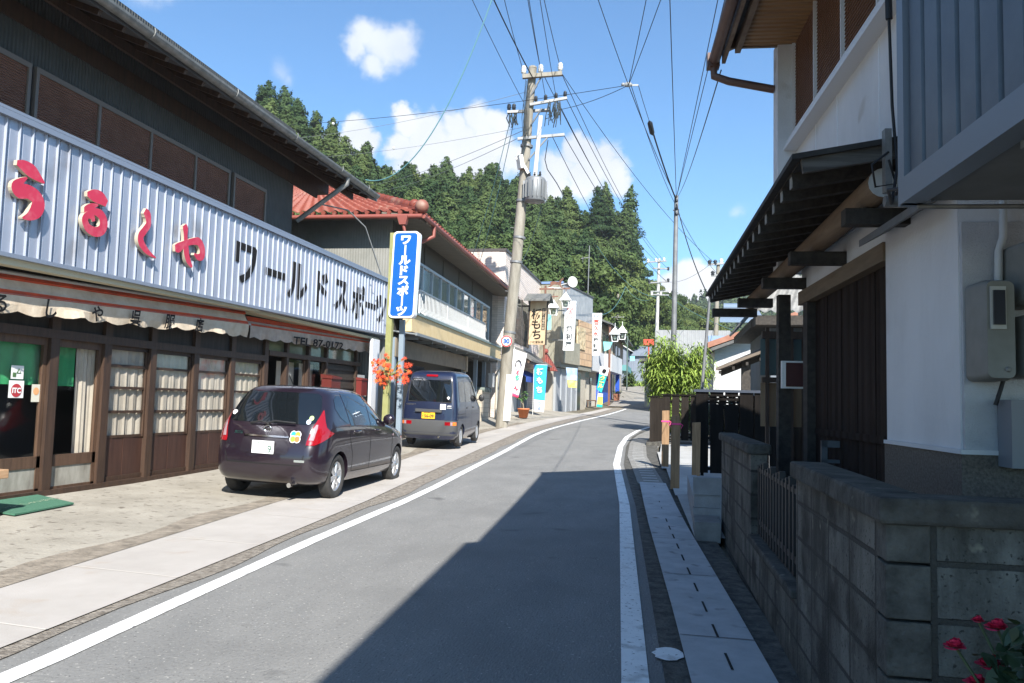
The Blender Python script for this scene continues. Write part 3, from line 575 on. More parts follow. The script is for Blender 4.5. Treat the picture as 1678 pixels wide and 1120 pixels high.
# ------------------------------------------------------------------ vehicles
RUBBER = mat('tyre_rubber', (.022, .022, .022), .85, c2=(.035, .034, .033), scale=20)
ALLOY = mat('alloy', (.62, .63, .65), .28, metal=.85); CHROME = mat('chrome', (.75, .75, .76), .12, metal=1)
DGLASS = mat('car_glass', (.006, .008, .010), .03, spec=.7, coat=.6); BLKPL = mat('black_plastic', (.018, .018, .019), .5)
LAMPR = mat('lamp_red', (.24, .004, .009), .12, coat=1); LAMPC = mat('lamp_clear', (.30, .21, .23), .12, coat=1); LAMPO = mat('lamp_amber', (.70, .16, .02), .15, coat=1)
GAP = mat('panel_gap', (.004, .004, .004), .8)
class Body:
    """car body as horizontal slices: z -> rear, front, half width, with rounded corners"""
    def __init__(self, sl, Rr, Rl, crown, Fr, Fl, nc=8):
        self.sl = sl; self.Rr, self.Rl, self.crown, self.Fr, self.Fl, self.nc = Rr, Rl, crown, Fr, Fl, nc
    def par(self, z):
        s = self.sl; z = min(max(z, s[0][0]), s[-1][0])
        # monotone-ish interpolation
        for i in range(len(s)-1):
            if s[i][0] <= z <= s[i+1][0]: break
        t = (z-s[i][0])/(s[i+1][0]-s[i][0]); return [s[i][k]*(1-t)+s[i+1][k]*t for k in (1, 2, 3)]
    def outline(self, z):
        r, f, w = self.par(z); k = w/self.sl[3][3]; P = []; n = self.nc
        Rl = min(self.Rl*k, w*.5); Fl = min(self.Fl*k, w*.6); L = f-r; Rr = min(self.Rr, L*.3); Fr = min(self.Fr, L*.35)
        yb = w-Rl
        for i in range(n): y = yb*i/n; P.append((r - 0 + self.crown*(y/w)**2, y))
        s0 = r + self.crown*(yb/w)**2
        for i in range(n+1):
            a = math.pi/2*i/n; P.append((s0+(Rr)*(1-math.cos(a)), yb+Rl*math.sin(a)))
        yf = w-Fl; c2 = self.crown*1.6
        sF = f - c2*(yf/w)**2
        a0 = s0+Rr; a1 = sF-Fr
        for i in range(1, 24): P.append((a0+(a1-a0)*i/24, w+.012*math.sin(math.pi*i/24)*k))
        for i in range(n+1):
            a = math.pi/2*i/n; P.append((sF-Fr*(1-math.sin(a)), yf+Fl*math.cos(a)))
        for i in range(1, n+1): y = yf*(1-i/n); P.append((f-c2*(y/w)**2, y))
        return P
    def pos(self, z, u):
        P = self.outline(z); sg = -1 if u < 0 else 1; u = abs(u)
        for (a, b) in zip(P, P[1:]):
            d = math.hypot(b[0]-a[0], b[1]-a[1])
            if u <= d: return Vector((a[0]+(b[0]-a[0])*u/d, sg*(a[1]+(b[1]-a[1])*u/d), z))
            u -= d
        return Vector((P[-1][0], sg*P[-1][1], z))
    def su(self, z, s):
        """perimeter distance at which the side reaches station s"""
        P = self.outline(z); u = 0; r, f, w = self.par(z)
        for (a, b) in zip(P, P[1:]):
            d = math.hypot(b[0]-a[0], b[1]-a[1])
            if b[0] >= s and b[1] > w*.6: return u + d*max(0, (s-a[0]))/max(b[0]-a[0], 1e-6)
            u += d
        return u
    def mesh(self, name, m, parent, M, wells, arch):
        zs = []
        for (a, b) in zip(self.sl, self.sl[1:]):
            n = max(1, int((b[0]-a[0])/.05)); zs += [a[0]+(b[0]-a[0])*i/n for i in range(n)]
        zs.append(self.sl[-1][0]); b = MB(); rows = []
        for z in zs:
            P = self.outline(z); rows.append([(s, y, z) for s, y in P] + [(s, -y, z) for s, y in P[-2:0:-1]])
        n = len(rows[0]); vs = [p for r_ in rows for p in r_]; fs = []
        for i in range(len(rows)-1):
            for k in range(n): fs.append((i*n+k, i*n+(k+1) % n, (i+1)*n+(k+1) % n, (i+1)*n+k))
        fs.append(list(range(n))); fs.append([len(vs)-n+k for k in range(n)][::-1])
        me = bpy.data.meshes.new(name); me.from_pydata(vs, [], fs); bm = bmesh.new(); bm.from_mesh(me); bmesh.ops.recalc_face_normals(bm, faces=bm.faces); bm.to_mesh(me); bm.free()
        o = bpy.data.objects.new(name, me); COL.objects.link(o)
        cuts = []
        for (s, y0, y1, zc, rad) in wells:
            c = MB(); c.lathe([(0, 0), (rad, 0), (rad, y1-y0), (0, y1-y0)], (s, y0, zc), (0, 1, 0), 32, False); co = c.build('well', GAP); WM.pop(co.name, None)
            co.data.transform(Matrix.Translation(co.location)); co.location = (0, 0, 0)
            bm = bmesh.new(); bm.from_mesh(co.data); bmesh.ops.remove_doubles(bm, verts=bm.verts, dist=1e-5); bmesh.ops.recalc_face_normals(bm, faces=bm.faces); bm.to_mesh(co.data); bm.free()
            md = o.modifiers.new('cut', 'BOOLEAN'); md.operation = 'DIFFERENCE'; md.object = co; md.solver = 'EXACT'; cuts.append(co)
        dg = bpy.context.evaluated_depsgraph_get(); dg.update()
        nm = bpy.data.meshes.new_from_object(o.evaluated_get(dg)); nm.name = name
        bpy.data.objects.remove(o)
        for c in cuts: bpy.data.objects.remove(c)
        nm.materials.clear()
        for mm in (m if isinstance(m, list) else [m]): nm.materials.append(mm)
        for p in nm.polygons: p.use_smooth = True
        nm.set_sharp_from_angle(angle=R(38))
        o = bpy.data.objects.new(name, nm); COL.objects.link(o); o.parent = parent; WM[o.name] = wmat(parent)
        return o
    def patch(self, b, rows, n=8, off=.004, mid=None):
        """rows: (z, u0, u1): a skin laid off the body between perimeter distances"""
        g = []
        for (z, u0, u1) in rows:
            r_ = []
            for i in range(n+1):
                u = u0+(u1-u0)*i/n; p = self.pos(z, u); q = self.pos(z, u+.01)-self.pos(z, u-.01); q.z = 0
                dz = self.pos(z+.01, u)-self.pos(z-.01, u); nn = q.cross(dz).normalized() if q.length > 1e-6 else Vector((-1, 0, 0))
                c = Vector((p.x-(self.par(z)[0]+self.par(z)[1])/2, p.y, 0))
                if nn.dot(Vector((c.x*.3, c.y, 0))) < 0 and abs(nn.z) < .95: nn = -nn
                if nn.z < -.5: nn = -nn
                r_.append(p+nn*off)
            g.append(r_)
        vs = [p for r_ in g for p in r_]; fs = []
        for i in range(len(g)-1):
            for k in range(n): fs.append((i*(n+1)+k, i*(n+1)+k+1, (i+1)*(n+1)+k+1, (i+1)*(n+1)+k))
        b._add(vs, fs, True); return b
def dense(rows, n=6):
    o = []
    for (a, c) in zip(rows, rows[1:]): o += [tuple(a[k]+(c[k]-a[k])*i/n for k in range(3)) for i in range(n)]
    return o+[rows[-1]]
def wheel(parent, M, s, y, side, rad, wd, spokes, rim_m, steel=False):
    """tyre with rim; side = +1 when the outside faces +y"""
    c = Vector((s, y, rad)); ax = (0, side, 0); b = MB(M); rr = rad*.66
    b.lathe([(rr*.98, -wd*.5), (rad*.93, -wd*.5), (rad, -wd*.38), (rad, wd*.36), (rad*.955, wd*.47), (rad*.86, wd*.52), (rr*1.02, wd*.45), (rr*.99, wd*.38)], c, ax, 36)
    w = b.build('wheel', RUBBER, parent)
    b = MB(M); b.lathe([(rr*1.0, wd*.40), (rr*.93, wd*.41), (rr*.90, wd*.30), (rr*.88, wd*.05), (0, wd*.05)], c, ax, 32)
    b.m = 1; b.lathe([(rr*.875, wd*.10), (0, wd*.10)], c, ax, 24); b.m = 0
    s_ = Vector(ax)
    if steel: b.lathe([(rr*.93, wd*.34), (rr*.75, wd*.30), (rr*.68, wd*.40), (rr*.3, wd*.46), (rr*.22, wd*.40), (0, wd*.42)], c, ax, 28)
    else:
        for k in range(spokes):
            a = 2*math.pi*k/spokes+.3; d = Vector((math.cos(a), 0, math.sin(a))); e = Vector((-math.sin(a), 0, math.cos(a)))
            i0 = c+d*rr*.12+s_*wd*.40; i1 = c+d*rr*.93+s_*wd*.36
            b.hexa([i0-e*rr*.15-s_*.02, i0+e*rr*.15-s_*.02, i1+e*rr*.20-s_*.02, i1-e*rr*.20-s_*.02], [i0-e*rr*.11, i0+e*rr*.11, i1+e*rr*.15, i1-e*rr*.15])
        b.lathe([(rr*.22, wd*.36), (rr*.2, wd*.43), (0, wd*.45)], c, ax, 16)
    b.build('rim', [rim_m, GAP], w)
    return w
def mirror_patch(B, b, rows, n=8, off=.004):
    B.patch(b, rows, n, off); B.patch(b, [(z, -u0, -u1) for z, u0, u1 in rows], n, off)
def siderows(B, pts):
    """pts: (z, s0, s1) stations -> perimeter rows"""
    return [(z, B.su(z, s0), B.su(z, s1)) for z, s0, s1 in dense(pts, 4)]

# --- dark plum hatchback
PLUM = mat('plum_paint', (.012, .0068, .0125), .28, metal=.15, coat=1, c2=(.017, .010, .0175), scale=300)
hx, hy = -5.62, 10.42
hb = empty('parked_car', 'glossy dark plum hatchback parked half on the pavement before the draper\'s shop', 'car', (hx, hy, .03), 90)
HM = F(hx, hy, .03, 90) @ Matrix.Rotation(R(1.6), 4, 'X') @ Matrix.Diagonal((1, 1, 1.075, 1))     # local x forward, y left
B = Body([(.215, .16, 3.92, .77), (.27, .07, 4.0, .81), (.345, .02, 4.06, .835), (.48, -.005, 4.10, .845), (.62, .0, 4.10, .848), (.72, .03, 4.07, .847), (.80, .06, 3.95, .845), (.88, .085, 3.70, .842), (.94, .11, 3.42, .835), (.985, .13, 3.10, .822), (1.05, .17, 2.97, .800), (1.15, .235, 2.80, .768), (1.25, .31, 2.62, .733), (1.34, .385, 2.45, .695), (1.41, .44, 2.30, .655), (1.455, .50, 2.15, .61), (1.485, .58, 1.98, .54), (1.505, .75, 1.75, .42), (1.515, .95, 1.5, .26)], .36, .26, .085, .75, .34)
body = B.mesh('body', [PLUM], hb, HM, [(.73, .55, 1.0, .30, .345), (.73, -1.0, -.55, .30, .345), (3.33, .55, 1.0, .30, .345), (3.33, -1.0, -.55, .30, .345)], None)
body.data.transform(WM[hb.name].inverted() @ HM)
def hpart(name, m, fn, parent=hb, n=None):
    b = MB(HM); fn(b); return b.build(name, m, parent)
hpart('rear_window', DGLASS, lambda b: B.patch(b, dense([(1.0, -.58, .58), (1.03, -.67, .67), (1.10, -.70, .70), (1.25, -.68, .68), (1.38, -.62, .62), (1.415, -.55, .55)], 3), 20, .005))
for sg in (1, -1):
    def sw(b, rows):
        rr = siderows(B, rows); B.patch(b, [(z, sg*a, sg*c) for z, a, c in rr], 8, .004)
    hpart('side_window', DGLASS, lambda b: sw(b, [(.985, 1.95, 2.98), (1.10, 1.95, 2.78), (1.25, 1.95, 2.52), (1.36, 1.95, 2.30), (1.42, 1.95, 2.12)]))
    hpart('side_window', DGLASS, lambda b: sw(b, [(.985, 1.12, 1.88), (1.2, 1.06, 1.88), (1.36, 1.02, 1.88), (1.425, 1.02, 1.88)]))
    hpart('quarter_window', DGLASS, lambda b: sw(b, [(1.02, .98, 1.06), (1.10, .80, 1.04), (1.22, .68, 1.0), (1.34, .72, .97), (1.40, .86, .96)]))
    tl = hpart('tail_light', LAMPR, lambda b: B.patch(b, [(z, sg*u0, sg*u1) for z, u0, u1 in dense([(.735, .61, .72), (.78, .61, .82), (.85, .625, .96), (.895, .635, 1.06), (.92, .645, .95), (.97, .655, .86), (1.05, .68, .81), (1.13, .705, .77), (1.19, .72, .74)], 3)], 12, .014))
    hpart('clear_lens', LAMPC, lambda b: B.patch(b, [(z, sg*u0, sg*u1) for z, u0, u1 in dense([(.80, .635, .70), (.88, .65, .71), (.95, .665, .72), (1.0, .685, .715)], 2)], 6, .018), tl)
    def gaps(b):
        for (s0, z0, z1) in [(1.92, .34, .985), (2.98, .34, .97)]:
            rr = [(z, B.su(z, s0-.007), B.su(z, s0+.007)) for z in np.linspace(z0, z1, 12)]; B.patch(b, [(z, sg*a, sg*c) for z, a, c in rr], 1, .002)
        rr = [(z, B.su(z, s-.007), B.su(z, s+.007)) for z, s in [(.985, 1.06), (.9, 1.06), (.8, 1.09), (.7, 1.13), (.62, 1.18), (.52, 1.2), (.40, 1.2), (.34, 1.2)]]; B.patch(b, [(z, sg*a, sg*c) for z, a, c in rr], 1, .002)
        rr = [(z, B.su(z, 1.2), B.su(z, 2.98)) for z in (.335, .345)]; B.patch(b, [(z, sg*a, sg*c) for z, a, c in rr], 10, .002)
    hpart('door_gap', GAP, gaps)
    def hand(b):
        for s in (1.22, 2.10):
            p = B.pos(.90, sg*B.su(.90, s)); q = B.pos(.90, sg*B.su(.90, s+.2)); o_ = Vector((0, sg*.028, 0)); b.tube([p, p+o_, q+o_, q], .015, 6)
    hpart('door_handle', PLUM, hand)
    def mir(b):
        p = B.pos(1.0, sg*B.su(1.0, 2.72)); b.tube([p, p+Vector((.0, sg*.10, .01))], .02, 6); b.ball(p+Vector((0, sg*.11, .05)), .115, 6, (.6, .95, .75))
    hpart('wing_mirror', PLUM, mir)
hpart('windscreen', DGLASS, lambda b: B.patch(b, [(z, B.su(z, B.par(z)[1]-.50), B.su(z, B.par(z)[1])+1.6) for z in (1.02, 1.1, 1.2, 1.3, 1.4)], 12, .004))
def hatchgaps(b):
    for sg in (1, -1):
        rr = [(.475, .56), (.52, .575), (.6, .60), (.735, .615)]; B.patch(b, [(z, sg*(u-.007), sg*(u+.007)) for z, u in rr], 1, .002)
    B.patch(b, [(.468, -.56, .56), (.482, -.56, .56)], 12, .002)
hpart('hatch_gap', GAP, hatchgaps)
def recess(b): B.patch(b, dense([(.60, -.33, .33), (.62, -.36, .36), (.78, -.36, .36), (.80, -.33, .33)], 2), 10, .003)
hpart('plate_recess', mat('plum_dark', (.012, .008, .013), .35, coat=.6), recess)
def plateM(z, y0, y1, off):
    p = B.pos(z, y0); q = B.pos(z, y1); return p
def lp(b):
    b.box(-.012, .005, -.165, .165, .605, .77)
    b.m = 1; b.text('9', .135, face((-.016, -.105, .665), (0, -1, 0), (0, 0, 1)), bold=.002); b.text('・・-・', .085, face((-.016, .04, .665), (0, -1, 0), (0, 0, 1)))
    for k in range(5): b.box(-.0135, -.012, .09-k*.035, .11-k*.035, .737, .752)
hpart('number_plate', [mat('plate_white', (.78, .79, .78), .5), mat('plate_green', (.05, .12, .09), .6)], lp)
hpart('chrome_bar', CHROME, lambda b: B.patch(b, [(.815, -.34, .34), (.83, -.345, .345), (.838, -.34, .34)], 12, .016))
def emb(b):
    b.tube([(B.pos(.93, 0).x-.012, math.cos(a)*.055, .925+math.sin(a)*.042) for a in [2*math.pi*k/20 for k in range(21)]], .008, 6); b.box(B.pos(.925, 0).x-.02, B.pos(.925, 0).x-.004, -.06, .06, .917, .933)
hpart('emblem', CHROME, emb)
def note(b):
    p = B.pos(.865, .44); b.text('note', .075, face((p.x-.006, .44, .865), (B.pos(.865, .3).x-B.pos(.865, .5).x, -.2, 0), (.25, 0, 1)), bold=.003)
hpart('model_lettering', CHROME, note)
def stick(b):
    for (dy, dz, mi) in [(-.033, .03, 0), (.033, .03, 1), (-.033, -.03, 2), (.033, -.03, 3)]:
        b.m = 4; c = (B.pos(.84+dz, -.42).x-.012, -.44+dy*-1*-1, .84+dz); b.lathe([(0, .002), (.050, .002)], c, (-1, 0, .2), 16)
        b.m = mi; b.lathe([(0, .004), (.040, .004)], c, (-1, 0, .2), 16)
hpart('leaf_sticker', [mat('st_orange', (.75, .35, .03), .5), mat('st_teal', (.02, .35, .36), .5), mat('st_red', (.72, .18, .06), .5), mat('st_green', (.25, .5, .05), .5), WHITE], stick)
for (z, u, mm) in [(1.085, -.60, mat('st_lime', (.45, .6, .25), .5)), (1.035, -.575, mat('st_blue', (.5, .6, .72), .5)), (1.11, .62, WHITE)]:
    hpart('window_sticker', mm, lambda b: b.lathe([(0, .012), (.036, .012)], B.pos(z, u), (-1, .0, .45), 16))
def wiper(b):
    b.tube([(.085, .0, 1.0), (.07, -.12, 1.035), (.10, -.42, 1.02)], .012, 6); b.tube([(.085, 0, 1.0), (.08, .1, 1.02), (.11, .28, .99)], .012, 6); b.ball((.1, 0, .99), .03, 5)
hpart('rear_wiper', BLKPL, wiper)
hpart('lower_bumper', mat('dark_bumper', (.026, .022, .025), .5), lambda b: B.patch(b, dense([(.225, -.80, .80), (.27, -.84, .84), (.30, -.80, .80)], 2), 24, .006))
hpart('aerial', BLKPL, lambda b: b.tube([(.85, 0, 1.50), (.78, 0, 1.53), (.62, 0, 1.66)], .006, 5))
hpart('exhaust', CHROME, lambda b: b.tube([(.02, -.42, .215), (.25, -.42, .215)], .032, 10))
hpart('badge', CHROME, lambda b: B.patch(b, [(.515, -.62, -.47), (.545, -.62, -.47)], 4, .004))
hpart('side_repeater', LAMPC, lambda b: b.ball(B.pos(.80, -B.su(.80, 3.02)), .022, 5, (1, .4, 1)))
hpart('headlight', LAMPC, lambda b: [B.patch(b, [(z, sg*B.su(z, 3.45), sg*B.su(z, 3.85)) for z in (.70, .76, .82)], 6, .006) for sg in (1, -1)])
for s in (.73, 3.33):
    for sg in (1, -1): wheel(hb, HM, s, sg*.74, sg, .302, .175, 6, ALLOY)
hpart('underside', GAP, lambda b: b.box(.3, 3.9, -.6, .6, .19, .3))

# --- navy kei van
NAVY = mat('navy_paint', (.006, .011, .034), .35, coat=.8, spec=.5, c2=(.008, .014, .042), scale=2); GREYB = mat('grey_bumper', (.055, .057, .06), .6)
vx, vy = -5.97, 19.45
van = empty('parked_van', 'boxy navy minivan with a yellow number plate parked before the red-roofed house', 'van', (vx, vy, G(20.5)+.06), 91.5)
VM = F(vx, vy, G(20.5)+.06, 91.5) @ Matrix.Rotation(R(1.5), 4, 'Y').inverted() @ Matrix.Rotation(R(1.2), 4, 'X') @ Matrix.Diagonal((1, 1.03, 1.05, 1))
Bv = Body([(.20, .10, 3.15, .62), (.28, .04, 3.24, .67), (.36, .01, 3.28, .695), (.50, .0, 3.295, .70), (.62, .0, 3.295, .70), (.80, .02, 3.27, .70), (.92, .03, 3.20, .697), (1.0, .04, 3.06, .69), (1.06, .05, 2.96, .682), (1.2, .075, 2.84, .662), (1.4, .12, 2.66, .632), (1.6, .175, 2.46, .60), (1.72, .22, 2.28, .575), (1.78, .27, 2.12, .55), (1.82, .36, 1.95, .50), (1.845, .52, 1.75, .42), (1.86, .8, 1.5, .28)], .16, .13, .03, .4, .22)
vb = Bv.mesh('body', [NAVY], van, VM, [(.72, .42, .9, .265, .30), (.72, -.9, -.42, .265, .30), (2.71, .42, .9, .265, .30), (2.71, -.9, -.42, .265, .30)], None)
vb.data.transform(WM[van.name].inverted() @ VM)
def vpart(name, m, fn, parent=van):
    b = MB(VM); fn(b); return b.build(name, m, parent)
vpart('rear_window', DGLASS, lambda b: Bv.patch(b, dense([(1.10, -.53, .53), (1.13, -.55, .55), (1.4, -.53, .53), (1.58, -.51, .51), (1.62, -.47, .47)], 3), 16, .004))
def vseal(b):
    pts_ = [(1.09, -.545), (1.09, .545), (1.35, .55), (1.60, .525), (1.635, .47), (1.635, -.47), (1.60, -.525), (1.35, -.55), (1.09, -.545)]
    b.tube([Bv.pos(z, u)+Vector((-.006, 0, 0)) for z, u in pts_], .012, 5)
vpart('window_seal', BLKPL, vseal)
for sg in (1, -1):
    for (a, c, a2, c2, nm) in [(.42, .98, .42, .98, 'side_window'), (1.05, 1.72, 1.05, 1.72, 'side_window'), (1.79, 2.74, 1.79, 2.30, 'front_window')]:
        rows = [(1.10, a, c), (1.12, a, c-.01), (1.55, a2+.02, c2+.08), (1.60, a2+.05, c2)]
        vpart(nm, DGLASS, lambda b: Bv.patch(b, [(z, sg*u0, sg*u1) for z, u0, u1 in siderows(Bv, rows)], 8, .004))
    tl = vpart('tail_light', LAMPR, lambda b: Bv.patch(b, [(z, sg*.42, sg*.555) for z in (.545, .60, .625)], 4, .010))
    vpart('clear_lens', LAMPC, lambda b: Bv.patch(b, [(z, sg*.56, sg*.61) for z in (.545, .6, .625)], 3, .010), tl)
    vpart('amber_lens', LAMPO, lambda b: Bv.patch(b, [(z, sg*.615, sg*.72) for z in (.545, .6, .625)], 4, .010), tl)
    def vgap(b):
        for s in (1.0, 1.75): rr = [(z, Bv.su(z, s-.005), Bv.su(z, s+.005)) for z in np.linspace(.33, 1.65, 20)]; Bv.patch(b, [(z, sg*u, sg*v) for z, u, v in rr], 1, .002)
        rr = [(z, Bv.su(z, .25), Bv.su(z, 1.0)) for z in (.80, .808)]; Bv.patch(b, [(z, sg*u, sg*v) for z, u, v in rr], 6, .003)
    vpart('door_gap', GAP, vgap)
    def vmir(b):
        p = Bv.pos(1.12, sg*Bv.su(1.12, 2.55)); b.tube([p, p+Vector((.02, sg*.07, .03))], .015, 5); b.ball(p+Vector((.02, sg*.12, .06)), .1, 6, (.45, .8, 1.0))
    vpart('wing_mirror', BLKPL, vmir)
    def vh(b):
        for s in (1.10, 1.85): p = Bv.pos(.95, sg*Bv.su(.95, s)); b.box(p.x, p.x+.14, p.y-.012, p.y+.012, .93, .96)
    vpart('door_handle', BLKPL, vh)
    vpart('mud_flap', BLKPL, lambda b: b.box(2.37, 2.39, sg*.48, sg*.66, .12, .42))
    vpart('mud_flap', BLKPL, lambda b: b.box(.39, .41, sg*.48, sg*.66, .12, .42))
vpart('windscreen', DGLASS, lambda b: Bv.patch(b, [(z, Bv.su(z, Bv.par(z)[1]-.3), Bv.su(z, Bv.par(z)[1])+1.2) for z in (1.1, 1.3, 1.5, 1.65)], 10, .004))
vpart('rear_bumper', GREYB, lambda b: Bv.patch(b, dense([(.27, -.78, .78), (.33, -.84, .84), (.52, -.86, .86), (.54, -.84, .84), (.63, -.86, .86), (.66, -.83, .83)], 2), 28, .006))
vpart('plate_lamp_bar', GREYB, lambda b: b.beam((.0, -.33, .885), (.0, .33, .885), .06, .07))
def vlp(b):
    b.box(-.014, .03, -.165, .165, .69, .855)
    b.m = 1; b.text('56-09', .105, face((-.017, -.02, .753), (0, -1, 0), (0, 0, 1)), bold=.003)
    for k in range(5): b.box(-.016, -.014, .09-k*.035, .112-k*.035, .822, .84)
    b.box(-.016, -.014, .125, .145, .735, .765)
vpart('number_plate', [mat('plate_yellow', (.75, .42, .02), .5), mat('plate_black', (.02, .02, .02), .6)], vlp)
vpart('brake_light', LAMPR, lambda b: Bv.patch(b, [(1.70, -.14, .14), (1.72, -.15, .15), (1.745, -.14, .14)], 4, .014))
def vst(b):
    z = .98; p = Bv.pos(z, -.34); b.box(p.x-.012, p.x+.02, -.42, -.28, .92, 1.05)
    b.m = 1; b.lathe([(.030, .001), (.020, .001)], (p.x-.013, -.355, .965), (-1, 0, 0), 14); b.box(p.x-.0135, p.x-.012, -.362, -.345, .975, 1.02); b.ball((p.x-.013, -.352, 1.03), .009, 4, (.2, 1, 1))
    b.m = 0; b.text('JOIN', .045, face((p.x-.012, -.51, 1.0), (0, -1, 0), (.1, 0, 1)), bold=.002); b.box(p.x-.012, p.x+.01, -.57, -.45, .955, .962)
vpart('wheelchair_sticker', [WHITE, mat('st_navy', (.03, .06, .2), .5)], vst)
vpart('window_sticker', WHITE, lambda b: b.prism([(Bv.pos(1.2, -.47).x-.012, -.47, 1.16), (Bv.pos(1.2, -.47).x-.012, -.51, 1.20), (Bv.pos(1.2, -.47).x-.007, -.47, 1.245), (Bv.pos(1.2, -.47).x-.012, -.43, 1.20)], (-.003, 0, 0)))
vpart('model_lettering', CHROME, lambda b: [b.box(Bv.pos(1.02, .5).x-.008, Bv.pos(1.02, .5).x+.01, .56-k*.035, .582-k*.035, 1.0, 1.035) for k in range(7)])
vpart('exhaust', CHROME, lambda b: b.tube([(-.0, -.28, .26), (.2, -.28, .26)], .025, 8))
for s in (.72, 2.71):
    for sg in (1, -1): wheel(van, VM, s, sg*.61, sg, .265, .145, 0, mat('steel_rim', (.55, .56, .58), .35, metal=.6), True)
vpart('underside', GAP, lambda b: b.box(.2, 3.1, -.5, .5, .22, .3))
# ------------------------------------------------------------------ red-roofed house
TILE_R = mat('red_tiles', (.145, .029, .018), .6, c2=(.23, .058, .036), scale=1.7, detail=8, ramp=(.3, .68))
add_specks(TILE_R, (.26, .16, .12), 1.3, .60, .72)
REDP = mat('red_gutter', (.22, .06, .045), .5)
BEIGE = mat('beige_board', (.56, .42, .22), .7, c2=(.62, .49, .28), scale=3, wave=('Y', 3.2, .006))
BROWNP = mat('brown_panel', (.17, .14, .10), .75, c2=(.22, .18, .135), scale=3, wave=('Y', 3.5, .01))
ALU = mat('aluminium', (.42, .46, .50), .4, metal=.5)
WINB = mat('blue_grey_pane', (.06, .085, .095), .08, c2=(.10, .125, .135), scale=.6, coat=.5)
SOFF = mat('eave_boards', (.10, .085, .065), .8, c2=(.16, .14, .11), scale=3, stretch=(.5, 5, 5))
BLOCKB = grid_mat('beige_block', (.42, .37, .29), (.25, .22, .18), .4, .2, 'YZ', c2=(.46, .41, .33))
RH = F(-7.6, 22, 0, 1.8); rh = empty('red_roof_house', 'two-storey house with red tiled roof and a row of upper windows behind the navy van', 'house', (-7.6, 28, .3), 1.8)
def rpart(name, m, fn, parent=rh, bevel=0):
    b = MB(RH); fn(b); return b.build(name, m, parent, bevel)
rpart('upper_wall', mat('dark_render', (.045, .042, .036), .85, c2=(.075, .07, .06), scale=3), lambda b: (b.box(-9, 0, -1.2, 13.6, 3.2, 6.5), b.box(-8.9, 0.0, 12.0, 13.6, .2, 3.2)))
rpart('side_wall', mat('grey_side_boards', (.17, .175, .16), .8, c2=(.22, .22, .205), scale=2, wave=('X', 4, .006)), lambda b: b.box(-9.1, -.02, -1.26, -1.2, .2, 6.45))
rpart('ground_floor', DARKIN, lambda b: b.box(-9, -1.3, -1.2, 12.0, .2, 3.2))
rpart('wall_panel', mat('wall_panel', (.075, .07, .06), .8), lambda b: [b.box(.0, .02, y, y+2.2, 5.72, 6.32) for y in (-.4, 2.0, 4.4, 6.8, 9.2)])
fr = rpart('window_frame', ALU, lambda b: ([b.box(0, .08, y-.03, y+.03, 4.0, 5.62) for y in [-.6, .55, 1.7, 2.85, 4.0, 5.15, 6.3, 7.45, 8.6, 9.75, 11.1, 12.6]], b.box(0, .09, -.65, 12.65, 5.62, 5.70), b.box(0, .09, -.65, 12.65, 3.95, 4.02)))
for y0, y1 in zip([-.6, .55, 1.7, 2.85, 4.0, 5.15, 6.3, 7.45, 8.6, 9.75, 11.1], [.55, 1.7, 2.85, 4.0, 5.15, 6.3, 7.45, 8.6, 9.75, 11.1, 12.6]):
    rpart('window_pane', WINB, lambda b: b.quad((.03, y0, 4.02), (.03, y1, 4.02), (.03, y1, 5.62), (.03, y0, 5.62)), fr)
    rpart('inner_curtain', mat('net_curtain', (.17, .175, .17), .9, c2=(.24, .24, .23), scale=2, wave=('Y', 3, .04)), lambda b: b.quad((.034, y0+.03, 4.03), (.034, y1-.03, 4.03), (.034, y1-.03, 4.55), (.034, y0+.03, 4.55)), fr)
def rail(b):
    b.box(.28, .32, .6, 10.6, 4.72, 4.76); b.box(.46, .50, .6, 10.6, 3.98, 4.02)
    y = .6
    while y < 10.6: b.tube([(.30, y, 4.74), (.30, y, 4.25), (.36, y, 4.06), (.48, y, 4.0)], .015, 4, False); y += .16
    for y in (.6, 4, 7.3, 10.6): b.box(.0, .32, y-.02, y+.02, 4.70, 4.74); b.box(.28, .32, y-.02, y+.02, 4.0, 4.72)
rpart('balcony_rail', mat('rail_white', (.55, .56, .56), .5), rail)
rpart('ledge', mat('green_ledge', (.16, .22, .21), .5), lambda b: b.box(-.05, .62, -1.1, 13.2, 3.86, 3.92))
rpart('fascia_board', BEIGE, lambda b: b.box(.30, .56, -1.0, 13.1, 3.36, 3.86))
rpart('canopy', mat('canopy_steel', (.22, .24, .25), .5, metal=.3), lambda b: (b.slab((.72, -1.1, 3.30), (.72, 13.6, 3.30), (-.2, 13.6, 3.42), (-.2, -1.1, 3.42), .04), b.box(.70, .76, -1.1, 13.6, 3.24, 3.32), [b.box(-.1, .6, y, y+.09, 3.17, 3.26) for y in (-.5, 1.1, 2.7, 4.3, 5.9, 8, 10, 12)]))
rpart('hood_board', BROWNP, lambda b: b.box(.10, .14, -1.0, 7.9, 2.66, 3.18))
rpart('hood_end', mat('pale_wood', (.40, .34, .26), .8), lambda b: b.box(.05, .18, 7.9, 8.05, 2.6, 3.2))
for y in (-.9, 8.0, 10.2, 12.0): rpart('post', mat('steel_blue_post', (.20, .25, .30), .5), lambda b: b.box(-.05, .10, y-.08, y+.08, .2, 3.2))
rpart('entrance_wall', mat('dull_wall', (.10, .095, .085), .9), lambda b: b.box(-1.32, -1.28, -1.2, 12, .2, 3.2))
for (y0, y1) in [(1.2, 2.5), (3.3, 4.1), (4.8, 5.7), (6.2, 6.9), (8.4, 9.6), (10.4, 11.6)]:
    rpart('entrance_window', mat('milky_glass', (.34, .36, .35), .3, c2=(.42, .44, .43), scale=1), lambda b: b.box(-1.28, -1.24, y0, y1, 1.5, 2.5))
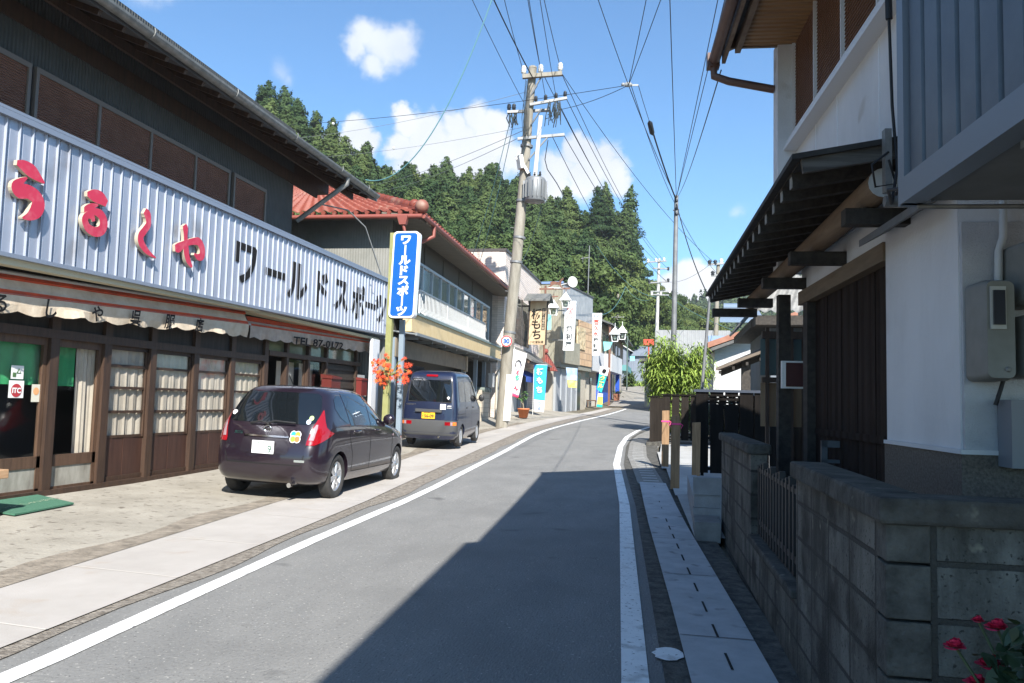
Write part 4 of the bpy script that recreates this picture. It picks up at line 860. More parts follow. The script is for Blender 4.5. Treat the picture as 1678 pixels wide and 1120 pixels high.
def gate(b):
    b.box(.02, .07, -.8, 4.9, .62, .72); b.box(.02, .07, -.8, 4.9, 2.05, 2.15)
    y = -.8
    while y < 4.9: b.box(.01, .08, y, y+.2, .35, 2.12 + (.25 if int(y*7) % 5 == 0 else 0)); y += .235
tg = rpart('lattice_gate', BLACKW, gate)
rpart('gate_mesh', mat('dark_grille', (.03, .03, .032), .6), lambda b: [b.box(.03, .06, .2+k*.12, .23+k*.12, 2.1, 2.5) for k in range(18)], tg)
# tiled roof: front slope, hip on the near side, ridges
def tiles(b, p00, p10, p01, p11, na, nb):
    """pantiled slope: p00->p10 along the eave, p01, p11 at the ridge"""
    p00, p10, p01, p11 = map(Vector, (p00, p10, p01, p11)); up_ = (p10-p00).cross(p01-p00).normalized()
    if up_.z < 0: up_ = -up_
    S = 5; rows = []
    for j in range(nb*2):
        v = (j//2 + (0 if j % 2 == 0 else .999))/nb; h0 = .035 if j % 2 == 0 else 0; row = []
        for i in range(na*S+1):
            u = i/(na*S); ph = (i % S)/S
            p = (p00*(1-u)+p10*u)*(1-v) + (p01*(1-u)+p11*u)*v
            row.append(p+up_*(h0+.035*math.sin(2*math.pi*ph)))
        rows.append(row)
    n = na*S+1; vs = [p for r_ in rows for p in r_]
    b._add(vs, [(j*n+i, j*n+i+1, (j+1)*n+i+1, (j+1)*n+i) for j in range(len(rows)-1) for i in range(n-1)], True)
ZE, ZR = 6.50, 8.75; xe = 1.0; xr = -4.2; ye = -1.95
def roof_r(b):
    tiles(b, (xe, ye, ZE), (xe, 14.4, ZE), (xr, ye+5.0, ZR), (xr, 14.4, ZR), 54, 18)
    tiles(b, (-9.6, ye, ZE), (xe, ye, ZE), (xr, ye+5.0, ZR), (xr, ye+5.0, ZR), 34, 18)
    b.m = 0
    # hip and main ridge
    for k in range(26):
        t0, t1 = k/26, (k+1)/26; a = Vector((xe, ye, ZE)); c = Vector((xr, ye+5, ZR)); p = a.lerp(c, t0)+Vector((0, 0, .10)); q = a.lerp(c, t1)+Vector((0, 0, .085)); b.tube([p, q], [.12, .105], 8)
        p2 = a.lerp(c, t0)+Vector((0, 0, .0)); q2 = a.lerp(c, t1); b.beam(p2, q2, .26, .14)
    b.tube([(xr, ye+5, ZR+.12), (xr, 14.4, ZR+.12)], .13, 8); b.beam((xr, ye+5, ZR), (xr, 14.4, ZR), .3, .2)
    b.ball((xe+.02, ye-.02, ZE+.13), .19, 6); b.ball((xe-.28, ye+.28, ZE+.26), .15, 6)
    y = ye+.1
    while y < 14.4: b.tube([(xe-.08, y, ZE-.0), (xe+.05, y, ZE-.02)], .06, 8); y += .305
    x = -9.5
    while x < xe: b.tube([(x, ye+.08, ZE), (x, ye-.05, ZE-.02)], .06, 8); x += .31
rr = rpart('tiled_roof', TILE_R, roof_r)
rpart('eave_soffit', SOFF, lambda b: (b.slab((xe-.02, ye+.02, ZE-.10), (xe-.02, 14.3, ZE-.10), (-.1, 14.3, ZE-.0), (-.1, ye, ZE-.0), .05), b.slab((-9.5, ye+.05, ZE-.1), (xe, ye+.05, ZE-.1), (xe, -1.2, ZE), (-9.5, -1.2, ZE), .05), b.box(xe-.07, xe-.02, ye+.02, 14.35, ZE-.22, ZE-.06), b.box(-9.6, xe-.02, ye+.02, ye+.07, ZE-.2, ZE-.06)), rr)
rpart('gutter_channel', REDP, lambda b: (b.tube([(xe+.07, ye, ZE-.13), (xe+.07, 14.4, ZE-.13)], .06, 8), b.tube([(-9.6, ye-.07, ZE-.14), (xe+.05, ye-.07, ZE-.14)], .065, 8)), rr)
rpart('downpipe', REDP, lambda b: b.tube([(xe+.07, ye+1.1, ZE-.16), (xe+.07, ye+1.1, ZE-.45), (xe-.2, ye+.95, ZE-.62), (.05, ye+.9, ZE-.85)], .055, 8), rr)
rpart('downpipe', REDP, lambda b: (b.hexa([(xe-.55, ye-.16, ZE-.38), (xe-.38, ye-.16, ZE-.38), (xe-.38, ye-.02, ZE-.38), (xe-.55, ye-.02, ZE-.38)], [(xe-.62, ye-.18, ZE-.14), (xe-.32, ye-.18, ZE-.14), (xe-.32, ye, ZE-.14), (xe-.62, ye, ZE-.14)]), b.tube([(xe-.46, ye-.08, ZE-.38), (xe-.40, ye-.08, ZE-.62), (xe-.15, ye+.1, ZE-.95)], .045, 8)), rr)
rpart('drain_pipe', mat('cream_pipe', (.52, .47, .38), .5), lambda b: b.tube([(.75, 13.0, 3.2), (.45, 12.9, 2.75), (.42, 12.9, .6), (.6, 13.0, .52)], .045, 8))
t = empty('block_wall', 'beige concrete block wall with tiled cap between the navy van and the big pole', 'wall', (-7.4, 31, .4), 1.8)
b = MB(RH); b.box(-.25, .25, 10.6, 12.3, .3, 1.95); b.build('blocks', BLOCKB, t); b = MB(RH)
for k in range(5): b.tube([(-.3, 10.7+k*.36, 2.0), (.35, 10.7+k*.36, 1.96)], .10, 8)
b.build('cap_tiles', mat('green_grey_tile', (.14, .17, .15), .5), t)
b = MB(RH); b.box(.26, .44, 11.9, 12.35, 2.1, 2.65); b.box(.24, .46, 11.88, 12.37, 2.65, 2.7); b.tube([(.35, 12.1, 2.7), (.3, 12.1, 3.2)], .015, 5)
tag(b.build('meter_box', mat('pale_box', (.50, .50, .48), .5)), 'pale grey meter box on the wall end beyond the navy van', 'meter box')

# ------------------------------------------------------------------ blue upright sign on its pole
BLUE = mat('sign_blue', (.008, .095, .36), .3, coat=.3); SIGNW = mat('sign_white', (.74, .76, .78), .35)
t = empty('shop_sign', 'upright blue sign with white katakana on a yellow-green post', 'sign', (-6.2, 16.9, .05))
lean = Vector((.03, 0, 1)).normalized()
bp_ = Vector((-6.21, 17.0, .04)); P0 = bp_+Vector((.03, 0, 3.35))
b = MB(); b.beam(bp_, bp_+Vector((.045, 0, 5.2)), .13, .13, (0, 1, 0)); b.build('post', mat('yellow_green_post', (.22, .22, .08), .6, c2=(.27, .275, .12), scale=4), t)
def rrect(w, h, r, n=5):
    P = []
    for (cx, cy, a0) in [(w/2-r, h/2-r, 0), (-w/2+r, h/2-r, 90), (-w/2+r, -h/2+r, 180), (w/2-r, -h/2+r, 270)]:
        P += [(cx+r*math.cos(R(a0+90*k/n)), cy+r*math.sin(R(a0+90*k/n))) for k in range(n+1)]
    return P
SM = face((-5.86, 16.9, 4.28), (1, .0, 0), (.03, 0, 1))
b = MB(); 
b.prism([SM @ Vector((x, y, 0)) for x, y in rrect(.60, 1.96, .09)], SM.to_3x3() @ Vector((0, 0, -.2)))
sb2 = b.build('sign_box', SIGNW, t)
b = MB(); b.prism([SM @ Vector((x, y, .006)) for x, y in rrect(.53, 1.88, .075)], SM.to_3x3() @ Vector((0, 0, -.004))); b.build('sign_face', BLUE, sb2)
for i, ch in enumerate('ワールドスポーツ'):
    b = MB(); b.text('｜' if ch == 'ー' else ch, .235 if ch != 'ー' else .21, SM @ Matrix.Translation((0, .80-i*.23-.02, .012)), bold=.012, sx=1.15, vertical=False); b.build('sign_letter', SIGNW, sb2)
b = MB(); b.box(-6.2, -5.9, 16.95, 17.0, 4.9, 4.94); b.box(-6.2, -5.9, 16.95, 17.0, 3.6, 3.64); b.build('bracket', ZINC, t)
b = MB(); b.box(-6.06, -5.95, 17.3, 17.4, .05, 3.3); tag(b.build('steel_post', mat('steel_blue_post', (.20, .25, .30), .5)), 'blue-grey square post just behind the yellow-green sign post', 'post')

# maple sprays tied to the sign post
def maple(center, rad, n, label, seed):
    rnd = random.Random(seed); t = empty('maple_spray', label, 'autumn decoration', center)
    b = MB(); c = Vector(center)
    for k in range(7):
        a = rnd.random()*6.28; e = c+Vector((math.cos(a)*rad*.9, math.sin(a)*rad*.5, rnd.uniform(-.6, .8)*rad)); b.tube([c+Vector((0, 0, -.1)), c.lerp(e, .5)+Vector((0, 0, .08)), e], [.012, .008, .004], 5)
    b.build('twig', mat('twig_green', (.22, .24, .06), .8), t)
    b = MB()
    for k in range(n):
        while True:
            q = Vector((rnd.uniform(-1, 1), rnd.uniform(-1, 1), rnd.uniform(-1, 1)))
            if .2 < q.length < 1 and math.sin(q.x*5.1+seed)+math.sin(q.z*4.3+q.x*3+seed*2)+.6*math.sin(q.y*6) > -.15: break
        p = c+Vector((q.x*rad, q.y*rad*.6, q.z*rad*.85)); nn = Vector((rnd.uniform(-.6, .9), -1, rnd.uniform(-.2, .9))).normalized(); s = nn.orthogonal().normalized(); s.rotate(Matrix.Rotation(rnd.random()*6.28, 3, nn)); u = nn.cross(s); sz = rnd.uniform(.05, .085)
        b.m = rnd.choice((0, 0, 1)); L = 7; poly = []
        for i in range(L*2):
            a = math.pi*i/L; rr_ = sz*(1.0 if i % 2 == 0 else .34); poly.append(p+s*math.cos(a)*rr_+u*math.sin(a)*rr_+nn*(-.02 if i % 2 == 0 else 0))
        cidx = poly; b._add([p]+poly, [(0, i+1, (i+1) % (2*L)+1) for i in range(2*L)])
    b.build('leaf', [mat('maple_red', (.50, .05, .012), .6), mat('maple_orange', (.60, .12, .02), .6)], t); t.children[-1]['kind'] = 'stuff'
maple((-6.03, 16.75, 2.10), .50, 84, 'orange-red maple leaf spray tied to the blue sign\'s post', 4)

# ------------------------------------------------------------------ pale tile-clad shop
PTILE = grid_mat('pale_wall_tile', (.66, .57, .51), (.46, .40, .36), .45, .11, 'YZ', c2=(.71, .62, .56), msize=.01)
PTILEX = grid_mat('pale_wall_tile_side', (.62, .53, .47), (.44, .38, .34), .45, .11, 'XZ', c2=(.51, .44, .38), msize=.01)
TM = F(-7.6, 36.3, 0, 0); zt = 8.55
th = empty('tiled_shop', 'pale tile-clad two-storey shop with flat roof right behind the big leaning pole', 'shop', (-7.6, 41, .7))
def tpart(name, m, fn, parent=th): b = MB(TM); fn(b); return b.build(name, m, parent)
tpart('street_wall', PTILE, lambda b: (b.box(-.3, 0, 0, 10.7, 3.4, zt), b.box(-.3, 0, 8.6, 10.7, .6, 3.4)))
tpart('end_wall', PTILEX, lambda b: b.box(-2.0, -.3, -.02, .3, .6, zt-.0))
tpart('inner_wall', mat('grey_wall', (.36, .36, .35), .8), lambda b: (b.box(-9, -.3, .3, 10.7, .5, zt-.3),))
tpart('roof_trim', mat('dark_trim', (.06, .05, .045), .5), lambda b: (b.box(-2.05, .06, -.06, .0, zt, zt+.12), b.box(-.34, .06, .004, 10.75, zt, zt+.12), b.box(0, .05, 10.6, 10.72, 3.4, zt)))
tpart('corner_panel', mat('grey_panel', (.30, .32, .34), .6), lambda b: b.box(0, .03, 1.2, 1.9, 3.4, zt-.05))
for (y0, y1) in [(2.6, 4.3), (4.5, 6.4)]:
    w_ = tpart('dark_window', mat('night_pane', (.035, .04, .042), .08, c2=(.11, .11, .10), scale=2.2, ramp=(.5, .7)), lambda b: b.box(0, .03, y0, y1, 4.45, 6.75))
    tpart('window_bar', mat('dark_trim', (.06, .05, .045), .5), lambda b: (b.box(.0, .06, y0-.08, y0, 4.4, 6.8), b.box(0, .06, y1, y1+.08, 4.4, 6.8), [b.box(.032, .05, y0+.1+k*.3, y0+.14+k*.3, 4.45, 6.3) for k in range(int((y1-y0)/.3))]), w_)
hood = tpart('tiled_hood', mat('dark_hood_tile', (.10, .10, .095), .6, c2=(.16, .155, .145), scale=6, wave=('Y', 3.4, .03)), lambda b: b.slab((1.1, 1.5, 3.55), (1.1, 8.3, 3.55), (0, 8.3, 4.25), (0, 1.5, 4.25), .1))
tpart('hood_rafter', WOODL, lambda b: ([b.beam((1.05, 1.7+k*.55, 3.44), (0.02, 1.7+k*.55, 4.06), .07, .08) for k in range(12)], b.box(.9, 1.0, 1.5, 8.3, 3.36, 3.48)), hood)
tpart('shop_front', mat('pale_door', (.42, .42, .41), .6, c2=(.5, .5, .49), scale=2), lambda b: b.box(-.32, -.22, 1.0, 5.0, .6, 3.4))
tpart('dark_door', mat('shop_dark', (.03, .035, .04), .3), lambda b: b.box(-.32, -.20, 5.0, 8.0, .6, 3.2))
[tpart('door_post', mat('blue_grey_post', (.24, .28, .33), .5), lambda b: b.box(-.2, -.05, yy, yy+.15, .6, 3.2)) for yy in (4.95, 7.0)]
tpart('blue_awning', mat('awning_blue', (.02, .06, .30), .8, c2=(.03, .09, .38), scale=3, wave=('Y', 1.6, .05)), lambda b: (b.slab((.75, 2.2, 2.75), (.75, 7.6, 2.75), (-.1, 7.6, 3.2), (-.1, 2.2, 3.2), .03), b.box(.73, .76, 2.2, 7.6, 2.48, 2.75)))
tpart('red_gable', mat('small_red_tiles', (.22, .045, .035), .6, c2=(.30, .08, .06), scale=6, wave=('X', 3, .03)), lambda b: (b.prism([(.1, 8.55, 3.3), (1.3, 8.55, 3.3), (.7, 8.55, 4.3)], (0, .9, 0)), b.ball((.7, 8.55, 4.4), .16, 5)))

# hanging wooden sign of the rice-cake shop
t = empty('wooden_sign', 'hanging wooden signboard with black brush characters under its own small tiled roof', 'sign', tuple(at(881, 562, 41.5)))
c0 = at(881, 528, 41.5); SG = face(c0, (1, -.03, 0), (.03, 0, 1))
b = MB(); b.prism([SG @ Vector((x, y, 0)) for x, y in rrect(.86, 2.36, .01, 1)], SG.to_3x3() @ Vector((0, 0, -.12))); bd = b.build('board', mat('sign_wood', (.55, .42, .27), .7, c2=(.46, .32, .19), scale=2.5, stretch=(1, 1, .3)), t)
for ch, y, dx in [('栃', .42, -.08), ('も', -.12, -.07), ('ち', -.66, -.02)]: b = MB(); b.text(ch, .56, SG @ Matrix.Translation((dx, y, .015)), bold=.012); b.build('brush_character', INK, bd)
b = MB(); b.quad(*[SG @ Vector(p) for p in [(.22, -.42, .012), (.39, -.42, .012), (.39, .72, .012), (.22, .72, .012)]]); b.build('black_strip', INK, bd)
b = MB(); b.text('手造り本場栃の實', .135, SG @ Matrix.Translation((.305, .15, .02)), vertical=True, gap=1.02); b.build('strip_lettering', mat('sign_cream', (.6, .5, .36), .8), bd)
b = MB(); b.text('小松屋製菓', .15, SG @ Matrix.Translation((0, -1.05, .015))); b.build('small_lettering', INK, bd)
b = MB()
b.slab(SG @ Vector((-.68, 1.12, .55)), SG @ Vector((.68, 1.12, .55)), SG @ Vector((.62, 1.50, -.05)), SG @ Vector((-.62, 1.50, -.05)), .08); b.slab(SG @ Vector((-.62, 1.50, -.05)), SG @ Vector((.62, 1.50, -.05)), SG @ Vector((.68, 1.12, -.65)), SG @ Vector((-.68, 1.12, -.65)), .08)
b.build('sign_roof', mat('sign_roof_slate', (.10, .105, .10), .6, c2=(.15, .15, .145), scale=6), t)
b = MB(); b.beam(SG @ Vector((-.46, 1.0, -.06)), SG @ Vector((-.46, -1.35, -.06)), .06, .12); b.beam(SG @ Vector((.46, 1.1, -.06)), SG @ Vector((.46, -1.2, -.06)), .04, .12); b.box(c0.x-1.2, c0.x-.4, c0.y+.05, c0.y+.11, c0.z+.8, c0.z+.88); b.build('sign_frame', BLACKW, t)

# ------------------------------------------------------------------ grey corner shop
GRYB = mat('olive_grey_boards', (.21, .20, .155), .75, c2=(.27, .255, .20), scale=2, wave=('X', 3, .01))
GRYS = mat('grey_steel_panels', (.30, .31, .32), .5, metal=.3, c2=(.42, .42, .42), scale=2, wave=('Y', 1.1, .012))
SHUT = mat('roller_shutter', (.34, .36, .39), .45, metal=.4, c2=(.40, .42, .45), scale=2, wave=('Z', 5.5, .012))
gz = G(46); GM = F(-6.3, 46.5, 0, -10)
gh = empty('corner_shop', 'grey-boarded shop with roller shutters and steel cladding, behind the two white upright signs', 'shop', (-6.3, 49, gz), -10)
def gpart(name, m, fn, parent=gh): b = MB(GM); fn(b); return b.build(name, m, parent)
gpart('upper_block', GRYB, lambda b: b.box(-5, 0, 0, 6.8, 3.9, 8.55))
gpart('steel_cladding', GRYS, lambda b: b.box(.0, .06, .25, 6.8, 6.75, 8.55))
gpart('roof_trim', mat('blue_trim', (.16, .24, .42), .5), lambda b: b.box(-5.05, .1, -.06, .1, 8.55, 8.68))
gpart('roof_edge', mat('dark_trim', (.06, .05, .045), .5), lambda b: b.box(-.1, .12, .1, 6.9, 8.55, 8.64))
gpart('brick_panel', grid_mat('tan_brick', (.42, .28, .17), (.26, .18, .12), .8, .42, 'YZ', c2=(.50, .35, .22), msize=.03), lambda b: b.box(.06, .12, 3.5, 6.6, 3.9, 6.75))
gpart('stone_relief', mat('sand_relief', (.34, .26, .15), .9, c2=(.56, .46, .30), scale=3, bump=.12, bscale=3), lambda b: b.box(.12, .2, 2.9, 4.7, 4.9, 6.3))
gpart('box_panel', GRYB, lambda b: b.box(.0, .22, .0, 3.4, 3.85, 5.2))
gpart('ground_floor', mat('shop_side', (.36, .33, .28), .8), lambda b: b.box(-5, -.35, -.3, 6.8, gz-.2, 3.9))
for k in range(4): gpart('roller_shutter', SHUT, lambda b: b.box(-.35, -.28, .05+k*1.1, 1.1+k*1.1, gz-.05, 3.55))
gpart('shutter_post', mat('grey_panel', (.30, .32, .34), .6), lambda b: [b.box(-.36, -.22, k*1.1-.04, .05+k*1.1-.02, gz-.05, 3.7) for k in range(5)])
gpart('shutter_box', mat('olive_edge', (.2, .2, .17), .7), lambda b: b.box(-.36, .05, -.1, 6.7, 3.6, 3.9))
gpart('narrow_door', mat('shop_dark', (.03, .035, .04), .3), lambda b: b.box(-.36, -.26, 4.55, 5.3, gz-.05, 3.5))

# upright white signs of the discount shop
def white_sign(px, py, w, wd, ht, label, seq, foot):
    c = at(px, py, w); S = face(c, (1, -.05, 0), (.035, 0, 1)); t = empty('upright_sign', label, 'sign', tuple(c-Vector((0, 0, ht/2))))
    b = MB(); b.prism([S @ Vector((x, y, 0)) for x, y in rrect(wd, ht, .02, 2)], S.to_3x3() @ Vector((0, 0, -.22))); bx = b.build('sign_box', mat('lit_white', (.80, .80, .80), .5), t)
    for ch, y, sz, m, dx in seq: b = MB(); b.text(ch, sz, S @ Matrix.Translation((dx, y, .012)), bold=.012); b.build('sign_character', m, bx)
    b = MB(); b.box(c.x-1.0, c.x-wd/2, c.y+.08, c.y+.14, c.z+ht*.3, c.z+ht*.3+.06); b.box(c.x-1.0, c.x-wd/2, c.y+.08, c.y+.14, c.z-ht*.3, c.z-ht*.3+.06); b.build('bracket', ZINC, t)
FADED = mat('faded_red', (.70, .30, .30), .7); SRED = mat('sign_red', (.70, .07, .05), .6); SBLK = mat('sign_black', (.035, .045, .05), .6); SBLU = mat('sign_pale_blue', (.22, .30, .52), .6)
white_sign(933, 534, 45.2, .60, 2.82, 'upright white sign with faded red characters and black ones, behind the nearest pair of lanterns', [('宝', .86, .42, FADED, 0), ('焼', .36, .44, FADED, 0), ('薄', -.20, .37, SBLK, 0), ('利', -.63, .37, SBLK, 0), ('屋', -1.08, .37, SBLK, 0)], '')
white_sign(976.5, 548, 54, .66, 2.88, 'upright white sign with vivid red characters above black ones, farther of the two white signs', [('酒の', 1.22, .20, SBLU, 0), ('喜', .82, .38, SRED, 0), ('久', .40, .36, SRED, 0), ('水', .02, .36, SRED, 0), ('・・・・', -.2, .14, SBLK, 0), ('薄', -.42, .33, SBLK, 0), ('利', -.80, .33, SBLK, 0), ('屋', -1.17, .33, SBLK, 0)], '')

# street lanterns
LW = mat('lantern_white', (.78, .78, .76), .45); LG = glass('lantern_glass', (.6, .65, .6)); RUST = mat('rust_brown', (.16, .07, .045), .7)
def lantern(top, s, label, arm=None, group='lanterns on the lamp posts'):
    top = Vector(top); t = empty('street_lantern', label, 'street lamp', tuple(top-Vector((0, 0, s*1.45))), group=group)
    b = MB(); b.prism([top+Vector((a*s*.5, c*s*.5, -s*.72)) for a, c in ((-1, -1), (1, -1), (1, 1), (-1, 1))], (0, 0, -.04))
    b._add([top]+[top+Vector((a*s*.5, c*s*.5, -s*.72)) for a, c in ((-1, -1), (1, -1), (1, 1), (-1, 1))], [(0, 1, 2), (0, 2, 3), (0, 3, 4), (0, 4, 1)]); b.build('lamp_shade', LW, t)
    b = MB()
    for a, c in ((-1, -1), (1, -1), (1, 1), (-1, 1)): b.beam(top+Vector((a*s*.34, c*s*.34, -s*.75)), top+Vector((a*s*.24, c*s*.24, -s*1.4)), .04, .04)
    b.box(top.x-s*.27, top.x+s*.27, top.y-s*.27, top.y+s*.27, top.z-s*1.44, top.z-s*1.39); b.build('lamp_frame', LW, t); b = MB(); b.tube([top-Vector((0, 0, .02)), top+Vector((0, 0, s*.35))], .02, 6); b.build('hanger', LW, t)
    b = MB()
    for a, c, a2, c2 in ((-1, -1, 1, -1), (1, -1, 1, 1), (1, 1, -1, 1), (-1, 1, -1, -1)): b.quad(top+Vector((a*s*.31, c*s*.31, -s*.76)), top+Vector((a2*s*.31, c2*s*.31, -s*.76)), top+Vector((a2*s*.22, c2*s*.22, -s*1.38)), top+Vector((a*s*.22, c*s*.22, -s*1.38)))
    b.build('lamp_pane', LG, t); b = MB(); b.ball(top+Vector((0, 0, -s*1.05)), s*.16, 5, (1, 1, 1.3)); b.build('bulb', LW, t)
lantern(at(927.5, 479, 43), .60, 'white-roofed lantern hanging higher, in front of the faded white sign')
lantern(at(907.5, 491.5, 43), .60, 'white-roofed lantern hanging lower, between the wooden sign and the faded white sign')
t = empty('lamp_post', 'brown lamp post with a leaping deer ornament on its arm, beside the wooden sign', 'lamp post', tuple(at(889, 681, 43)))
pb = at(889, 681, 43); pt = at(888, 466, 43)
b = MB(); b.tube([pb, (pb.x, pb.y, pt.z)], .055, 8); b.build('post', RUST, t)
a0 = at(884, 474, 43); a1 = at(934, 473, 43); b = MB(); b.beam(a0, a1, .07, .09); b.beam(at(897, 487, 43), at(915, 486, 43), .05, .06); b.tube([at(907.5, 482, 43), at(907.5, 492, 43)], .02, 5); b.tube([at(927.5, 473, 43), at(927.5, 480, 43)], .02, 5); b.build('arm', RUST, t)
b = MB(); d0 = at(912, 468, 42.95); q = lambda x, z: d0+Vector((x, 0, z))
b.prism([q(-.32, .05), q(-.36, .17), q(-.22, .22), q(.12, .2), q(.26, .36), q(.38, .42), q(.36, .33), q(.27, .22), q(.22, .04), q(.30, -.12), (q(.24, -.12)), q(.13, .03), q(-.16, .05), q(-.38, -.12), q(-.45, -.10)], (0, .05, 0)); b.build('deer_ornament', RUST, t)
b = MB(); b.prism([q(-.6, -.16), q(-.3, -.09), q(.1, -.11), q(.35, -.16)], (0, .04, 0)); b.build('snow_ornament', LW, t)
c = at(936, 463, 44); b = MB(); b.lathe([(.08, -.3), (.12, -.1), (.30, .14), (.31, .17), (.27, .16), (.1, 0), (0, 0)], c, (.6, -.8, 0), 16); b.tube([c+Vector((-.18, .25, 0)), c+Vector((-.6, .3, -.1))], .03, 5)
tag(b.build('loudspeaker', mat('speaker_grey', (.55, .55, .52), .5)), 'grey horn loudspeaker at the roof corner above the nearer white sign', 'loudspeaker')
lantern(at(1008, 535.5, 60), .80, 'lower left lantern of the far pair beyond the white signs', group='lanterns farther up the street')
lantern(at(1020, 533, 62), .80, 'higher right lantern of the far pair beyond the white signs', group='lanterns farther up the street')
b = MB(); f_ = at(1027, 640, 62); b.tube([f_, (f_.x, f_.y, at(1027, 550, 62).z)], .05, 6); b.tube([at(1027, 565, 62), at(1020, 550, 62)], .035, 5); tag(b.build('lamp_post', mat('green_post', (.09, .13, .11), .5)), 'thin green lamp post carrying the far lanterns', 'lamp post')

# ------------------------------------------------------------------ banners, pennants, plant, stool
def cloth(b, tl, tr_, br_, bl, m, amp=.04, n=12, ph=0):
    tl, tr_, br_, bl = map(Vector, (tl, tr_, br_, bl)); nn = (tr_-tl).cross(bl-tl).normalized()
    def P(u, v): return (tl*(1-u)+tr_*u)*(1-v)+(bl*(1-u)+br_*u)*v + nn*amp*math.sin(3.5*v+ph)*u
    b.m = m
    vs = [P(i/n, j/n) for j in range(n+1) for i in range(n+1)]
    b._add(vs, [(j*(n+1)+i, j*(n+1)+i+1, (j+1)*(n+1)+i+1, (j+1)*(n+1)+i) for j in range(n) for i in range(n)], True)
    return P, nn
def banner(name, label, quad_px, w, cols, chars, pole, amp=.03, ph=0, facing=-1):
    tl, tr_, br_, bl = [at(x, y, w) for x, y in quad_px]; t = empty(name, label, 'banner', tuple(bl))
    zs = cols; b = MB()
    for (v0, v1, m) in zs:
        L = lambda a, c, v: a.lerp(c, v); cloth(b, L(tl, bl, v0), L(tr_, br_, v0), L(tr_, br_, v1), L(tl, bl, v1), 0, amp, 10, ph+3.5*v0)
        o_ = b.build('cloth', m, t); b = MB()
    for (u, v, ch, sz, m) in chars:
        c = (tl*(1-u)+tr_*u)*(1-v)+(bl*(1-u)+br_*u)*v; X_ = (tr_-tl); Y_ = (tl-bl); nn = X_.cross(Y_).normalized(); Y2 = (nn.cross(X_)).normalized()
        Ydir = Y_.normalized(); Xd = (Ydir.cross(nn)).normalized()
        b = MB(); b.text(ch, sz, face(c+nn*(abs(amp)+.02), Xd, Ydir), bold=.012); b.build('banner_character', m, t)
    if pole: b = MB(); p0, p1 = [at(x, y, w+.02) for x, y in pole]; b.tube([p0, p1], .016, 6); b.beam(tl+Vector((0, .02, .02)), tr_+Vector((0, .02, .02)), .02, .02); b.build('pole', mat('banner_pole', (.66, .66, .64), .5), t)
    return t
BW = mat('banner_white', (.78, .77, .78), .85); BPINK = mat('banner_pink', (.70, .06, .15), .8); BSKY = mat('banner_sky', (.03, .33, .68), .8); BTEAL = mat('banner_teal', (.01, .42, .38), .8)
cPur = mat('ch_purple', (.42, .33, .60), .8); cRed = mat('ch_red', (.68, .05, .10), .8); cGrn = mat('ch_green', (.02, .38, .24), .8)
tb = banner('banner', 'white upright banner with coloured hiragana and a pink foot, leaning beside the big pole', [(841, 573), (863.5, 581), (849, 653), (831, 646)], 32.5, [(0, .93, BW), (.93, 1, BPINK)], [(.62, .33, 'ぼ', .19, cPur), (.60, .45, 'く', .20, cRed), (.62, .57, 'ち', .20, cGrn), (.64, .68, 'ゃ', .15, cPur), (.66, .79, 'ん', .20, cRed), (.20, .64, 'カ', .20, cRed), (.22, .75, 'リ', .16, cGrn), (.24, .85, 'ン', .13, cPur)], [(824, 690), (843, 569)], .03)
b = MB(); c = at(849.5, 597, 32.46); b.tube([c+Vector((-.09, 0, -.14)), c+Vector((-.13, 0, -.02)), c+Vector((-.07, 0, .12)), c+Vector((.02, 0, .16)), c+Vector((.10, 0, .10)), c+Vector((.13, 0, -.05)), c+Vector((.10, 0, -.15))], [.008, .018, .02, .024, .02, .018, .008], 5); b.build('horseshoe_mark', INK, tb)
banner('banner', 'sky-blue upright banner with white hiragana and a white foot, in front of the tile-clad shop', [(875.5, 598), (897, 599), (891, 676), (875, 674)], 40, [(0, .75, BSKY), (.75, 1, BW)], [(.45, .14, '栃', .34, BW), (.45, .33, 'も', .34, BW), (.45, .53, 'ち', .36, BW), (.5, .82, 'つ', .2, SBLU), (.5, .92, '々', .2, SBLU)], [(872.5, 690), (875, 594)], .03, 1)
banner('banner', 'tall curved teal banner with yellow characters and a white top', [(984, 601), (999, 604), (985.5, 644), (978, 638)], 54, [(0, .32, BW), (.32, 1, BTEAL)], [(.5, .45, 'ク', .36, mat('ch_yellow', (.66, .60, .12), .8)), (.5, .62, 'ー', .36, MATS['ch_yellow']), (.5, .78, 'ル', .36, MATS['ch_yellow']), (.5, .15, '●', .34, INK)], [(977, 668), (985, 600)], .05)
banner('low_banner', 'short teal and yellow standing banner at the foot of the curved banner', [(980.5, 645), (988, 645.5), (987, 668), (977.5, 667)], 54, [(0, .22, BW), (.22, .8, mat('banner_yellow', (.55, .60, .10), .8)), (.8, 1, BTEAL)], [], None, .02)
banner('poster_flag', 'blue and yellow poster hanging on the roller shutters', [(927.5, 602.5), (946.5, 604), (945, 636), (931, 635)], 45.6, [(0, .62, mat('flag_blue', (.16, .30, .52), .8, c2=(.45, .55, .66), scale=2)), (.62, 1, mat('flag_yellow', (.70, .52, .03), .8, c2=(.75, .6, .3), scale=2))], [], None, .05)
PEN = mat('pennant_cyan', (.22, .60, .60), .8)
for i, (q_, w_, lb) in enumerate([([(893, 515), (903.5, 516), (903, 540), (893, 542)], 42.5, 'cyan pennant beside the wooden signboard'), ([(988.5, 560), (1004, 561), (999, 572), (990, 576)], 57, 'cyan pennant just right of the farther white sign'), ([(1032, 584), (1040.5, 584), (1040, 591), (1033, 592)], 70, 'small pale cyan pennant before the blue-grey house')]):
    tl, tr_, br_, bl = [at(x, y, w_) for x, y in q_]; b = MB(); cloth(b, tl, tr_, br_, bl, 0, .04); o_ = b.build('pennant', PEN); tag(o_, lb, 'pennant', 'cyan pennants along the street')
